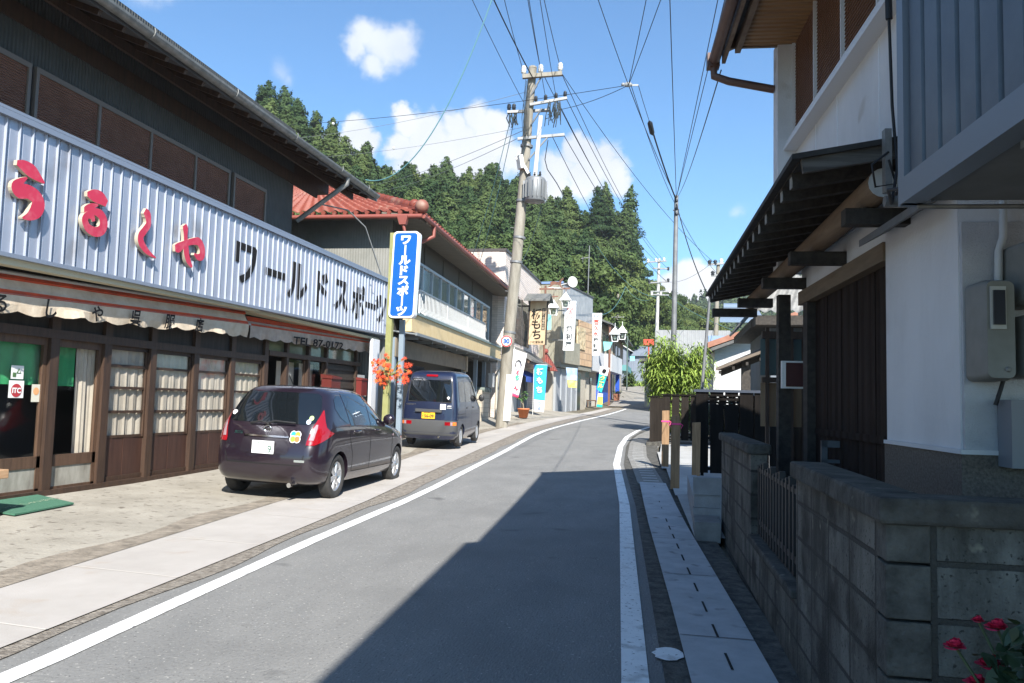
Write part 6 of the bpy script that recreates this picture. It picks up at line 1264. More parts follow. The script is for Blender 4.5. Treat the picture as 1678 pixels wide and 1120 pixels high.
pp = at(1222, 625, 20.4); b = MB(); b.box(pp.x-.11, pp.x+.11, pp.y-.1, pp.y+.1, .25, pp.z+.55); b.build('post', OLDW, t)
t = empty('tile_roof_house', 'old house with grey tiled roof and upturned ridge end, seen under the wooden canopy', 'house', tuple(at(1290, 660, 21)))
GT = mat('grey_tiles', (.13, .13, .125), .6, c2=(.21, .208, .20), scale=4, bump=.004)
p = at(1232, 513, 19.5); b = MB()
ez = p.z; tiles(b, (p.x+6, p.y, ez+.02), (p.x, p.y, ez), (p.x+6, p.y+3.5, ez+1.5), (p.x+1.0, p.y+3.5, ez+1.5), 24, 12); tiles(b, (p.x, p.y, ez), (p.x, p.y+7, ez), (p.x+1.2, p.y+3.5, ez+1.5), (p.x+1.2, p.y+5, ez+1.5), 26, 12)
for k in range(12): a = Vector((p.x-.05, p.y-.05, ez+.12)).lerp(Vector((p.x+1.1, p.y+3.5, ez+1.62)), k/12); c = Vector((p.x-.05, p.y-.05, ez+.12)).lerp(Vector((p.x+1.1, p.y+3.5, ez+1.62)), (k+1)/12); b.tube([a, c], [.11, .095], 8)
b.tube([(p.x+.12, p.y, ez+.18), (p.x-.02, p.y-.06, ez+.20), (p.x-.12, p.y-.1, ez+.34)], [.12, .10, .05], 8); b.ball((p.x+.55, p.y+1.4, ez+.9), .2, 5)
b.build('roof', GT, t)
b = MB(); b.box(p.x+.55, p.x+6, p.y+.9, p.y+6, .2, ez-.15); b.build('wall', mat('slate_blue_boards', (.12, .14, .165), .8, c2=(.16, .18, .205), scale=2, wave=('X', 2.2, .008)), t)
b = MB(); b.box(p.x+.1, p.x+6, p.y+.08, p.y+.9, ez-.28, ez-.05); b.box(p.x+.08, p.x+.6, p.y+.905, p.y+6.5, ez-.26, ez-.055); b.build('eave_board', OLDW, t)
# window lattice and letter box between post and door
M = B0; t = empty('porch_screen', 'wooden window screen with upright bars between canopy post and barn door', 'screen', tuple(M @ Vector((.3, 7.4, .1))), 3.9)
b = MB(M); [b.box(.10+k*.16, .145+k*.16, 7.35, 7.40, .1, 2.6) for k in range(5)]; b.box(.05, .95, 7.34, 7.42, 2.45, 2.55); b.box(.05, .95, 7.34, 7.42, 1.85, 1.92); b.box(.3, .95, 7.42, 7.46, .1, 1.25); b.build('bars', WOOD, t)
b = MB(M); b.quad((.05, 7.47, 1.25), (.95, 7.47, 1.25), (.95, 7.47, 1.85), (.05, 7.47, 1.85)); b.build('wood_panel', mat('mid_wood', (.26, .17, .10), .7, c2=(.34, .23, .14), scale=3, stretch=(6, 6, .6)), t)
b = MB(M); b.quad((.05, 7.48, 1.95), (.95, 7.48, 1.95), (.95, 7.48, 2.5), (.05, 7.48, 2.5)); b.build('pane', mat('teal_pane', (.13, .19, .20), .15, coat=.4), t)
t = empty('notice_box', 'shallow box with white side and dark red front on the porch post', 'box', tuple(M @ Vector((.1, 5.15, 1.72))), 3.9)
b = MB(M); b.box(-.14, .3, 5.12, 5.19, 1.72, 2.02); b.build('box_body', WHITE, t); b = MB(M); b.box(-.10, .3, 5.105, 5.118, 1.74, 2.0); b.build('red_front', mat('dark_red', (.06, .014, .013), .6), t)
# grey warehouse and wall on the far right of the lane
t = empty('grey_warehouse', 'plain grey corrugated warehouse behind the bamboo bush', 'warehouse', tuple(at(1130, 660, 50)))
A = at(1074, 541, 50); C2 = at(1196, 542, 50); b = MB(); b.hexa([(A.x, A.y, .6), (C2.x, C2.y, .6), (C2.x+1.5, C2.y+10, .6), (A.x+1, A.y+10, .6)], [(A.x, A.y, A.z), (C2.x, C2.y, C2.z), (C2.x+1.5, C2.y+10, C2.z), (A.x+1, A.y+10, A.z)]); b.build('wall', mat('warehouse_steel', (.22, .225, .23), .5, metal=.2, c2=(.28, .285, .29), scale=1.5, wave=('X', 1.3, .02)), t)
b = MB(); d1 = at(1163, 600, 49.8); b.box(d1.x-.1, d1.x+1.1, d1.y-.05, d1.y+.0, .8, at(1163, 545, 49.8).z-.2); b.build('blue_door', mat('steel_blue_panel', (.20, .28, .42), .5), t)
t = empty('lane_kiosk', 'narrow pale block hut with a red panel, on the right of the lane', 'hut', tuple(at(1062, 662, 58)))
A = at(1056, 660, 58); b = MB(); b.box(A.x, A.x+1.8, A.y, A.y+3, A.z-.6, A.z+3.0); b.build('wall', mat('hut_wall', (.40, .38, .33), .9, c2=(.46, .44, .39), scale=3), t); b = MB(); b.box(A.x-.4, A.x+2, A.y-.4, A.y+3.2, A.z+3.0, A.z+3.2); b.build('roof', DROOF, t)
b = MB(); b.box(A.x+.2, A.x+.9, A.y-.12, A.y-.02, A.z+1.5, A.z+2.2); b.build('red_panel', mat('sign_red', (.70, .07, .05), .6), t)
c = at(1063, 561, 60); b = MB(); b.box(c.x-.38, c.x+.38, c.y, c.y+.4, c.z-.22, c.z+.22); b.tube([(c.x, c.y+.2, c.z-.3), (c.x, c.y+.2, c.z-4)], .05, 6); tag(b.build('red_sign', mat('sign_orange_red', (.55, .06, .03), .6)), 'small red sign box standing above the bamboo bush', 'sign')
# ------------------------------------------------------------------ hills and trees
def polar(px, py):
    v = at(px, py, 1)-EYEP; h = math.hypot(v.x, v.y); return math.atan2(v.x, v.y), v.z/h
SKY = [(60, 0), (200, 60), (300, 100), (370, 143), (440, 150), (480, 156), (520, 200), (545, 210), (590, 240), (640, 258), (720, 264), (800, 282), (850, 292), (900, 312), (950, 328), (1000, 345), (1032, 362), (1046, 410), (1054, 448), (1070, 474), (1100, 491), (1130, 506), (1160, 528), (1200, 552), (1260, 600), (1400, 630)]
SKA = [polar(*p) for p in SKY]
D0 = [(polar(p, 600)[0], d) for p, d in [(60, 52), (700, 56), (850, 62), (950, 78), (1030, 104), (1100, 118), (1400, 125)]]
DC = [(polar(p, 600)[0], d) for p, d in [(60, 120), (700, 130), (950, 150), (1030, 165), (1100, 175), (1400, 180)]]
HT = [(polar(p, 600)[0], d) for p, d in [(60, 10), (1000, 10.5), (1035, 12), (1054, 7), (1080, 6), (1400, 6)]]
def hill_z(phi, d):
    d0, dc = lerp(D0, phi), lerp(DC, phi); zc = 1.5+lerp(SKA, phi)*dc-.92*lerp(HT, phi); zf = G(min(d0*math.cos(phi), 100))-1.0; t = (d-d0)/(dc-d0)
    if t <= 0: return zf-.5+.5*max(t, -1)
    if t >= 1: return zc+(t-1)*6
    return zf+(zc-zf)*(t*.72+.28*t*t)
FLOOR = mat('forest_floor', (.03, .045, .015), .95, c2=(.05, .065, .025), scale=.4)
PH = np.linspace(polar(60, 600)[0]-.25, polar(1400, 600)[0], 90); vs = []; fs = []
for i, ph in enumerate(PH):
    for j in range(31): d = lerp(D0, ph)-6+(lerp(DC, ph)+30-lerp(D0, ph))*j/30; vs.append((math.sin(ph)*d, math.cos(ph)*d, hill_z(ph, d)))
for i in range(len(PH)-1):
    for j in range(30): fs.append((i*31+j, (i+1)*31+j, (i+1)*31+j+1, i*31+j+1))
o = bpy.data.objects.new('hillside', np_mesh('hillside', vs, fs, FLOOR, True)); COL.objects.link(o); struct(o)

CEDAR = mat('cedar_foliage', (.027, .054, .0145), .75, c2=(.056, .090, .026), scale=.55, detail=3, ramp=(.3, .7), rand=.42, spec=.25)
LEAF = mat('broadleaf_foliage', (.040, .070, .016), .7, c2=(.090, .124, .034), scale=.5, detail=3, ramp=(.3, .7), rand=.35, spec=.25)
BARK = mat('bark', (.10, .075, .055), .9, c2=(.16, .13, .10), scale=3)
rs = np.random.RandomState(11)
def cards(P, N, size, asp=.6):
    """leaf clumps: quads at P facing N"""
    n = len(P); a = rs.normal(size=(n, 3)); s = np.cross(N, a); s /= np.linalg.norm(s, axis=1)[:, None]+1e-9; u = np.cross(N, s); sz = size*(.6+.8*rs.rand(n))[:, None]
    s = s*sz; u = u*sz*asp; V = np.stack([P-s-u*.4, P+u*-.9+s*.1, P+s+u*.3, P+u], 1).reshape(-1, 3); return V, np.arange(4*n).reshape(n, 4)
def trunk_np(H, r):
    k = 6; V = []; Q = []
    for j, (z, rr) in enumerate([(0, r), (H*.5, r*.7), (H*.93, r*.12)]):
        V += [(rr*math.cos(2*math.pi*i/k), rr*math.sin(2*math.pi*i/k), z) for i in range(k)]
    for j in range(2): Q += [(j*k+i, j*k+(i+1) % k, (j+1)*k+(i+1) % k, (j+1)*k+i) for i in range(k)]
    return np.array(V), np.array(Q)
def cedar_mesh(name, H, Rm, n, base=.12, size=.17):
    tiers = int(H*1.9); P = []; N = []
    for k in range(tiers):
        h = base+(1-base)*(k+.5)/tiers; rad = Rm*((1-h)/(1-base))**.50*(.78+.38*rs.rand()); nb = max(4, int(10*rad/Rm)+2); a0 = rs.rand()*6.28
        for b_ in range(nb):
            a = a0+6.283*b_/nb+rs.normal()*.2; L = rad*(.7+.45*rs.rand()); m = max(5, int(n*L/(Rm*tiers*5)))
            t = rs.rand(m)**.6; x = t*L; z = h*H-.25*x+.22*x*x/Rm+rs.normal(size=m)*.16; w = rs.normal(size=m)*(.10+.16*x)
            P.append(np.stack([np.cos(a)*x-np.sin(a)*w, np.sin(a)*x+np.cos(a)*w, z], 1)); N.append(np.stack([np.cos(a)*.9+rs.normal(size=m)*.35, np.sin(a)*.9+rs.normal(size=m)*.35, .6+rs.normal(size=m)*.3], 1))
    P.append(np.stack([rs.normal(size=14)*.10, rs.normal(size=14)*.10, H*(.94+.07*rs.rand(14))], 1)); N.append(rs.normal(size=(14, 3)))
    P = np.concatenate(P); N = np.concatenate(N); N /= np.linalg.norm(N, axis=1)[:, None]; V, Q = cards(P, N, size); tv, tq = trunk_np(H, .22)
    return np_mesh(name, np.concatenate([V, tv]), np.concatenate([Q, tq+len(V)]), [CEDAR, BARK], False, [0]*len(Q)+[1]*len(tq))
def broad_mesh(name, H, Rm, n, size=.21):
    P = []; N = []
    for k in range(13):
        c = np.array([rs.normal()*Rm*.45, rs.normal()*Rm*.45, H*(.35+.5*rs.rand())]); r = Rm*(.35+.3*rs.rand()); m = n//13
        d = rs.normal(size=(m, 3)); d /= np.linalg.norm(d, axis=1)[:, None]; rr = r*(.55+.5*rs.rand(m))[:, None]; P.append(c+d*rr*np.array([1, 1, .75])); N.append(d+rs.normal(size=(m, 3))*.5)
    P = np.concatenate(P); N = np.concatenate(N); N /= np.linalg.norm(N, axis=1)[:, None]; V, Q = cards(P, N, size, .7); tv, tq = trunk_np(H*.7, .18)
    return np_mesh(name, np.concatenate([V, tv]), np.concatenate([Q, tq+len(V)]), [LEAF, BARK], False, [0]*len(Q)+[1]*len(tq))
CED = [cedar_mesh('cedar_tree', h, r_, 15000, bs) for h, r_, bs in [(10, 3.2, .06), (11, 3.0, .08), (9, 3.3, .06), (11.5, 3.3, .08), (10, 2.8, .05), (9.5, 3.5, .06)]]
BRD = [broad_mesh('broadleaf_tree', h, r_, 7000) for h, r_ in [(7.5, 3.4), (6.5, 3.0), (8.5, 3.2)]]
TALL = cedar_mesh('tall_cedar', 22, 3.4, 9000, .26, .25)
def put(me, name, x, y, z, s, label, cat, group):
    o = bpy.data.objects.new(name, me); COL.objects.link(o); o.location = (x, y, z); o.scale = (s*random.uniform(.92, 1.1), s*random.uniform(.92, 1.1), s); o.rotation_euler = (R(random.uniform(-6, 6)), R(random.uniform(-6, 6)), random.uniform(0, 6.28)); tag(o, label, cat, group); return o
ph = polar(330, 600)[0]; cnt = 0; A_END = polar(1040, 600)[0]; A_BR = polar(1215, 600)[0]
spots = []
while ph < A_BR:
    d0, dc = lerp(D0, ph), lerp(DC, ph); d = d0+1.5+random.uniform(0, 4)
    while d < dc+13: spots.append((ph+random.uniform(-.016, .016), d+random.uniform(-1.8, 1.8))); d += 2.1+.010*d
    ph += 3.1/((d0+dc)/2)
def vis(ph, d, z, h):
    p = Vector((math.sin(ph)*d, math.cos(ph)*d, z+h))-EYEP; w = p.dot(fw); px = 839+FPX*p.dot(rt)/w; py = 560-FPX*p.dot(up)/w
    lim = lerp([(300, 140), (420, 190), (600, 320), (850, 480), (900, 460), (970, 500), (1040, 585), (1200, 560)], px); return py < lim+10
nc = nb_ = 0; CSP = []
for (ph, d) in spots:
    z = hill_z(ph, d)-.4; x, y = math.sin(ph)*d, math.cos(ph)*d; pxa = ph
    t = (d-lerp(D0, ph))/(lerp(DC, ph)-lerp(D0, ph)); low = polar(930, 600)[0]
    broad = ph > A_END or random.random() < .05 or (ph > low and t < .45+.35*(ph-low)/(A_END-low)) or (t < .12 and random.random() < .5)
    if not vis(ph, d, z, 7 if broad else 11): continue
    if broad: put(random.choice(BRD), 'broadleaf_tree', x, y, z, random.uniform(.75, 1.2)*(.8 if ph > A_END else 1), 'rounded green broadleaf tree among its like at the foot of the wooded hill', 'tree', 'broadleaf trees on the lower hillside'); nb_ += 1
    else: CSP.append((d, x, y, z))
CSP.sort(); rest = CSP[285:]
for d, x, y, z in CSP[:285]: put(random.choice(CED), 'cedar_tree', x, y, z, random.uniform(.72, 1.16), 'dark green conical cedar among its like on the steep wooded hillside', 'tree', 'cedars on the hillside'); nc += 1
if rest:
    LITE = [cedar_mesh('cedar_forest', h, r_, 3200, .06, .36) for h, r_ in [(10.5, 3.0), (11.5, 2.8)]]; VV = []; QQ = []; MI = []; off = 0
    for d, x, y, z in rest:
        me = random.choice(LITE); co = np.empty(len(me.vertices)*3, np.float32); me.vertices.foreach_get('co', co); co = co.reshape(-1, 3); a = random.uniform(0, 6.28); s_ = random.uniform(.8, 1.12); c_, n_ = math.cos(a)*s_, math.sin(a)*s_
        VV.append(np.stack([co[:, 0]*c_-co[:, 1]*n_+x, co[:, 0]*n_+co[:, 1]*c_+y, co[:, 2]*s_+z], 1)); li = np.empty(len(me.loops), np.int32); me.loops.foreach_get('vertex_index', li); QQ.append(li.reshape(-1, 4)+off); off += len(co)
        mi = np.empty(len(me.polygons), np.int32); me.polygons.foreach_get('material_index', mi); MI.append(mi)
    o = bpy.data.objects.new('cedar_forest', np_mesh('cedar_forest', np.concatenate(VV), np.concatenate(QQ), [CEDAR, BARK], False, np.concatenate(MI))); COL.objects.link(o); o['kind'] = 'stuff'
print('rest', len(rest))
print('cedars', nc, 'broad', nb_)
for px, d, s in [(1003, 148, .92), (1018, 152, .98), (1030, 150, .93), (1038, 147, .80), (990, 150, .86)]:
    ph = polar(px, 600)[0]; put(TALL, 'tall_cedar', math.sin(ph)*d, math.cos(ph)*d, hill_z(ph, d)-1-1.5, s, 'tall ragged cedar with bare lower trunk at the right-hand end of the ridge', 'tree', 'tall cedars at the end of the ridge')
for px, py, d, s in [(440, 133, 118, 1.0), (545, 188, 118, .85), (1346-360, 300, 140, .9), (935, 303, 138, .95), (800, 263, 128, .9)]:
    ph, e = polar(px, py); z = 1.5+e*d-11.5*s; put(CED[1], 'cedar_tree', math.sin(ph)*d, math.cos(ph)*d, z, s, 'dark green conical cedar among its like on the steep wooded hillside', 'tree', 'cedars on the hillside')
# far mountain
FARL = mat('far_forest', (.035, .060, .022), .9, c2=(.060, .090, .035), scale=.08, detail=4)
FS = [polar(*p) for p in [(1090, 520), (1114, 503), (1123, 491), (1138, 483), (1153, 478), (1166, 474), (1200, 462), (1240, 450), (1300, 430), (1400, 410)]]
def far_z(ph, d):
    t = min(max((d-300)/130, 0), 1.0); return 4+(1.5+lerp(FS, ph)*430-6-4)*t
vs = []; fs = []; PH = np.linspace(FS[0][0], FS[-1][0], 40)
for ph in PH:
    for j in range(21): d = 290+150*j/20; vs.append((math.sin(ph)*d, math.cos(ph)*d, far_z(ph, d)))
for i in range(39):
    for j in range(20): fs.append((i*21+j, (i+1)*21+j, (i+1)*21+j+1, i*21+j+1))
o = bpy.data.objects.new('far_mountain', np_mesh('far_mountain', vs, fs, FLOOR, True)); COL.objects.link(o); struct(o)
VV = []; QQ = []; off = 0
for k in range(900):
    ph = rs.uniform(FS[0][0], FS[-1][0]); d = rs.uniform(305, 436); m = 46; h = rs.uniform(5.5, 9); t = rs.rand(m); a = rs.rand(m)*6.28; r_ = 1.9*(1-t)**.8*(.5+.5*rs.rand(m))
    P = np.stack([math.sin(ph)*d+r_*np.cos(a), math.cos(ph)*d+r_*np.sin(a), far_z(ph, d)-.8+t*h], 1); N = np.stack([np.cos(a), np.sin(a), .6+0*a], 1)+rs.normal(size=(m, 3))*.3; N /= np.linalg.norm(N, axis=1)[:, None]
    V, Q = cards(P, N, .85, .7); VV.append(V); QQ.append(Q+off); off += len(V)
o = bpy.data.objects.new('far_forest', np_mesh('far_forest', np.concatenate(VV), np.concatenate(QQ), FARL)); COL.objects.link(o); o['kind'] = 'stuff'

# bamboo bush and other planting
def blades_np(P, D, L, wd, droop, segs=3):
    n = len(P); D = D/np.linalg.norm(D, axis=1)[:, None]; S = np.cross(D, np.array([0, 0, 1.0])); S /= np.linalg.norm(S, axis=1)[:, None]+1e-6; prof = [.15, 1, .75, .05]; V = []
    for i in range(segs+1):
        t = i/segs; q = P+D*(L*t)[:, None]; q = q-np.stack([0*L, 0*L, droop*L*t*t], 1); V += [q-S*wd*prof[i], q+S*wd*prof[i]]
    V = np.stack(V, 1); k = 2*(segs+1); Q = []
    for i in range(segs): Q.append(np.stack([np.arange(n)*k+2*i+j for j in (0, 1, 3, 2)], 1))
    return V.reshape(-1, 3), np.concatenate(Q)
def leafy(name, label, cat, base, stems, n, L, wd, droop, m, stem_m, spread, H, seed, toplean=.25):
    r = np.random.RandomState(seed); t = empty(name, label, cat, tuple(base)); b = MB(); P = []; D = []
    for k in range(stems):
        a = r.rand()*6.28; rad = spread*math.sqrt(r.rand()); h = H*(.55+.45*r.rand())*(1-.25*rad/spread); p0 = Vector(base)+Vector((math.cos(a)*rad*.35, math.sin(a)*rad*.35, 0)); p2 = Vector(base)+Vector((math.cos(a)*rad*(1+toplean), math.sin(a)*rad*(1+toplean), h)); p1 = p0.lerp(p2, .5)+Vector((0, 0, h*.12)); b.tube([p0, p1, p2], [.02, .014, .006], 5)
        mm = n//stems; tt = .12+.88*r.rand(mm); q = (1-tt)[:, None]**2*np.array(p0)+(2*tt*(1-tt))[:, None]*np.array(p1)+(tt**2)[:, None]*np.array(p2)
        P.append(q+r.normal(size=(mm, 3))*np.array([.17, .17, .13])*spread/1.1); ang = r.rand(mm)*6.28; D.append(np.stack([np.cos(ang), np.sin(ang), r.uniform(-.5, .6, mm)], 1))
    b.build('stem', stem_m, t); P = np.concatenate(P); D = np.concatenate(D); V, Q = blades_np(P, D, L*(.6+.8*r.rand(len(P))), wd, droop)
    o = bpy.data.objects.new('foliage', np_mesh('foliage', V-np.array(base), Q, m)); COL.objects.link(o); o.parent = t; o['kind'] = 'stuff'; return t
BAM = mat('bamboo_leaf', (.14, .22, .035), .5, c2=(.27, .36, .07), scale=3, detail=3); BST = mat('bamboo_stem', (.22, .26, .08), .6)
b0 = at(1107, 655, 30); leafy('bamboo_bush', 'bright green bushy bamboo behind the picket fence', 'bush', (b0.x, b0.y, G(b0.y)), 60, 19000, .25, .024, .6, BAM, BST, 1.02, 4.2, 3)
DKL = mat('shrub_leaf', (.03, .055, .02), .6, c2=(.06, .09, .03), scale=3)
b0 = at(1146, 655, 27.5); leafy('green_shrub', 'smaller grey-green shrub at the right flank of the bamboo bush', 'bush', (b0.x, b0.y, G(b0.y)), 22, 2600, .15, .032, .35, mat('grey_green_leaf', (.07, .11, .05), .6, c2=(.13, .18, .08), scale=3), BST, .62, 1.9, 9)
b0 = at(1192, 660, 24); leafy('dark_shrub', 'dark sparse shrub against the white-walled house', 'bush', (b0.x, b0.y, G(b0.y)), 26, 1100, .15, .035, .3, DKL, BARK, .75, 1.95, 12)
b0 = at(1030, 637, 86); leafy('green_hedge', 'clipped tall green hedge below the blue-grey house', 'hedge', (b0.x, b0.y, G(b0.y)-.5), 30, 1800, .35, .09, .3, mat('hedge_leaf', (.05, .09, .02), .7, c2=(.09, .14, .035), scale=2), BARK, .6, 2.6, 21, 0)
b0 = at(1040, 634, 88); leafy('fern_clump', 'low fern-like clump by the top of the lane', 'plant', (b0.x+.6, b0.y, G(b0.y)-.3), 14, 500, .9, .09, .6, BAM, BST, .8, .9, 22)
b0 = at(1010.5, 656, 64); t = empty('planter_box', 'brown planter with a small shrub at the lane corner', 'planter', tuple(b0)); b = MB(); b.hexa([(b0.x-.2, b0.y-.2, b0.z-.05), (b0.x+.2, b0.y-.2, b0.z-.05), (b0.x+.2, b0.y+.2, b0.z-.05), (b0.x-.2, b0.y+.2, b0.z-.05)], [(b0.x-.25, b0.y-.25, b0.z+.5), (b0.x+.25, b0.y-.25, b0.z+.5), (b0.x+.25, b0.y+.25, b0.z+.5), (b0.x-.25, b0.y+.25, b0.z+.5)]); b.build('pot', mat('planter_brown', (.22, .09, .05), .8), t)
V, Q = blades_np(np.array([[b0.x, b0.y, b0.z+.5]]*90)+rs.normal(size=(90, 3))*.14, rs.normal(size=(90, 3))+np.array([0, 0, .8]), .3*np.ones(90), .05, .3); o = bpy.data.objects.new('foliage', np_mesh('foliage', V-np.array(b0), Q, DKL)); COL.objects.link(o); o.parent = t; o['kind'] = 'stuff'
maple(tuple(at(990.5, 617, 62)), .5, 70, 'small orange-red maple spray on the blue shop front', 14)
# roses in the foreground
t = empty('rose_bush', 'red-flowered rose bush before the block wall at the lower right corner', 'plant', (1.0, 2.3, 0))
b = MB(); rnd = random.Random(2); blooms = [(1564, 1058, 2.25, .034), (1633, 1027, 2.25, .036), (1602, 1016, 2.3, .020), (1621, 1088, 2.2, .040), (1600, 1117, 2.2, .034), (1664, 1112, 2.25, .036)]
b.tube([(.93, 2.30, .0), (.93, 2.29, .5), (.925, 2.28, .93)], [.014, .012, .009], 6)
for px, py, w, r_ in blooms: p = at(px, py, w); b.tube([(.98, 2.30, .30), (p.x*.5+.48, p.y*.5+1.13, p.z-.16), p], [.007, .005, .004], 5)
b.build('stem', mat('rose_stem', (.05, .075, .025), .7), t)
for px, py, w, r_ in blooms:
    p = at(px, py, w); b = MB()
    for k in range(16):
        a = k*2.4+px; lay = k/15; op = .15+.85*lay; nn = Vector((math.cos(a), math.sin(a), 0)); tg_ = Vector((-nn.y, nn.x, 0)); upv = Vector((.1, -.35, .93)); vs = []
        for j in range(5):
            v = j/4
            for i in range(5): u = i/2-1; vs.append(p+nn*(r_*(.12+.95*op*v**.8-.16*u*u*v))+upv*(r_*(.75*v*(1.15-.75*op)-.25*lay-.22*op*v**4))+tg_*(u*r_*.62*math.sin(math.pi*(.12+.72*v))*(.6+.5*lay)))
        b._add(vs, [(j*5+i, j*5+i+1, (j+1)*5+i+1, (j+1)*5+i) for j in range(4) for i in range(4)], True)
    b.build('flower', mat('rose_red', (.50, .008, .045), .55, c2=(.60, .03, .10), scale=30), t)
n = 800; P = np.stack([rs.uniform(.83, 1.12, n), rs.uniform(2.12, 2.5, n), rs.uniform(.55, .95, n)], 1); P[:, 2] -= np.maximum(0, .95-P[:, 0])*1.1; V, Q = blades_np(P, rs.normal(size=(n, 3))+np.array([0, -.4, .1]), .045+.03*rs.rand(n), .018, .4); o = bpy.data.objects.new('foliage', np_mesh('foliage', V-np.array((1.0, 2.3, 0)), Q, mat('rose_leaf', (.02, .045, .018), .5, c2=(.035, .065, .025), scale=20))); COL.objects.link(o); o.parent = t; o['kind'] = 'stuff'

# ------------------------------------------------------------------ poles
CONC = mat('weathered_pole', (.19, .172, .14), .9, c2=(.29, .268, .225), scale=2.2, stretch=(3, 3, .5), bump=.004, bscale=40)
STEELG = mat('galvanised', (.17, .175, .18), .55, metal=.4, c2=(.24, .245, .25), scale=3); PORC = mat('porcelain', (.68, .68, .66), .25, coat=.5); BINS = mat('dark_insulator', (.02, .022, .028), .35)
WP = 30.4
def q(px, py, dw=0): return at(px, py, WP+dw)
t = empty('utility_pole', 'big leaning wooden-grey utility pole with transformer and many cross-arms', 'utility pole', tuple(q(821.5, 704)))
P_ = [q(821.5, 704), q(833, 560), q(845, 440), q(858, 300), (q(866, 190)), q(873, 113)]
b = MB(); b.tube(P_, [.24, .225, .21, .19, .17, .155], 16); b.lathe([(.155, 0), (.16, .06), (.1, .1), (0, .11)], P_[-1], (0, 0, 1), 14); b.build('pole', CONC, t)
def arm(x0, y0, x1, y1, th=.11, dw=-.2, m=STEELG):
    b = MB(); b.beam(q(x0, y0, dw), q(x1, y1, dw), th, th); return b.build('cross_arm', m, t)
def insul(par, pts, dw, m, s=1.0):
    for px, py in pts:
        b = MB(); b.lathe([(.03*s, -.02), (.03*s, .05*s), (.09*s, .07*s), (.07*s, .12*s), (.10*s, .15*s), (.07*s, .21*s), (.09*s, .24*s), (.05*s, .30*s), (0, .31*s)], q(px, py, dw), (0, 0, 1), 10); b.build('insulator', m, par)
a1 = arm(856, 126, 921, 121, .15, -.25, CONC); insul(a1, [(858, 123), (886, 121), (918, 118)], -.25, PORC, 1.15)
a2 = arm(868, 172, 929, 161, .10, -.2); insul(a2, [(878, 168), (894, 166), (911, 163), (926, 160)], -.2, BINS, .8)
a3 = arm(831, 184, 900, 181, .10, .2); insul(a3, [(834, 182), (842, 182)], .2, BINS, .9)
a4 = arm(848, 228, 925, 221, .10, -.2)
b = MB()
for (p0, p1) in [((872, 152), (889, 123)), ((870, 205), (888, 178)), ((866, 262), (897, 226)), ((868, 160), (880, 140))]: b.beam(q(*p0, -.15), q(*p1, -.22), .05, .05)
b.build('brace', STEELG, t)
b = MB(); b.tube([q(887.5, 190, -.3), q(882, 245, -.3), q(877.5, 295, -.3)], .055, 8); b.tube([q(884.5, 190, -.3), q(879, 245, -.3), q(874.5, 292, -.3)], .045, 8); b.build('conduit', mat('pale_conduit', (.46, .47, .48), .45), t)
b = MB(); c = q(876, 332, -.3); b.lathe([(0, 0), (.36, .02), (.39, .06), (.39, .86), (.34, .93), (0, .95)], c, (.02, 0, 1), 20)
for k in range(16): a = 6.283*k/16; d = Vector((math.cos(a), math.sin(a), 0)); b.beam(c+d*.42+Vector((0, 0, .14)), c+d*.42+Vector((0, 0, .80)), .02, .09, tuple(d))
tr_ = b.build('transformer', mat('transformer_grey', (.19, .20, .21), .5, metal=.3), t)
b = MB()
for dx in (-.2, 0, .2): b.lathe([(.06, 0), (.03, .08), (.06, .1), (.03, .18), (.05, .2), (0, .26)], c+Vector((dx, -.1, .92)), (0, 0, 1), 8)
b.build('bushing', BINS, tr_)
b = MB(); b.beam(q(859, 330, -.2), q(893, 331, -.25), .12, .08); b.beam(q(862, 296, -.2), q(872, 294, -.3), .08, .08); b.build('bracket', STEELG, tr_)
b = MB(); b.beam(q(851, 255, -.25), q(854, 277, -.25), .30, .16); b.beam(q(853, 262, -.2), q(866, 285, -.25), .14, .10); b.beam(q(846, 262, -.2), q(852, 250, -.2), .08, .08); b.build('switch_gear', mat('switch_white', (.55, .55, .53), .5), t)
b = MB(); rnd = random.Random(9)
for k in range(26):
    x = rnd.uniform(896, 920); y = rnd.uniform(166, 176); b.tube([q(x, y, -.25), q(x+rnd.uniform(-5, 5), y+rnd.uniform(8, 22), -.3), q(x+rnd.uniform(-6, 6), y+rnd.uniform(18, 40), -.25)], .016, 4)
for k in range(10):
    x = rnd.uniform(834, 848); b.tube([q(x, 184, .2), q(x+rnd.uniform(-6, 4), 194, .2), q(x+rnd.uniform(-4, 6), rnd.uniform(198, 210), .2)], .022, 4)
for k in range(9):
    y = rnd.uniform(125, 165); b.tube([q(860+k, y, -.3), q(855+k*1.5, y+40, -.3), q(858+k, y+80, -.25), q(856, 262, -.25)], .010, 4)
b.tube([q(898, 230, -.2), q(893, 262, -.2), q(897, 278, -.2), q(912, 300, -.2), q(924, 322, -.2)], .018, 4); b.build('loose_cable', mat('cable_dark', (.02, .03, .035), .6), t); t.children[-1]['kind'] = 'stuff'
b = MB(); k = 0; y = 660
while y > 330:
    x = 821.5+(704-y)*.0805; b.tube([q(x+6*(-1)**k, y, -.05), q(x+12*(-1)**k, y-1, -.05)], .012, 5); y -= 26; k += 1
b.build('step_bolt', STEELG, t)
for (px, py) in [(846, 430), (835, 545), (856, 330), (851, 390), (863, 240)]: b = MB(); b.lathe([(.24, -.04), (.24, .04)], q(px, py), (.08, 0, 1), 14); b.build('band', STEELG, t)
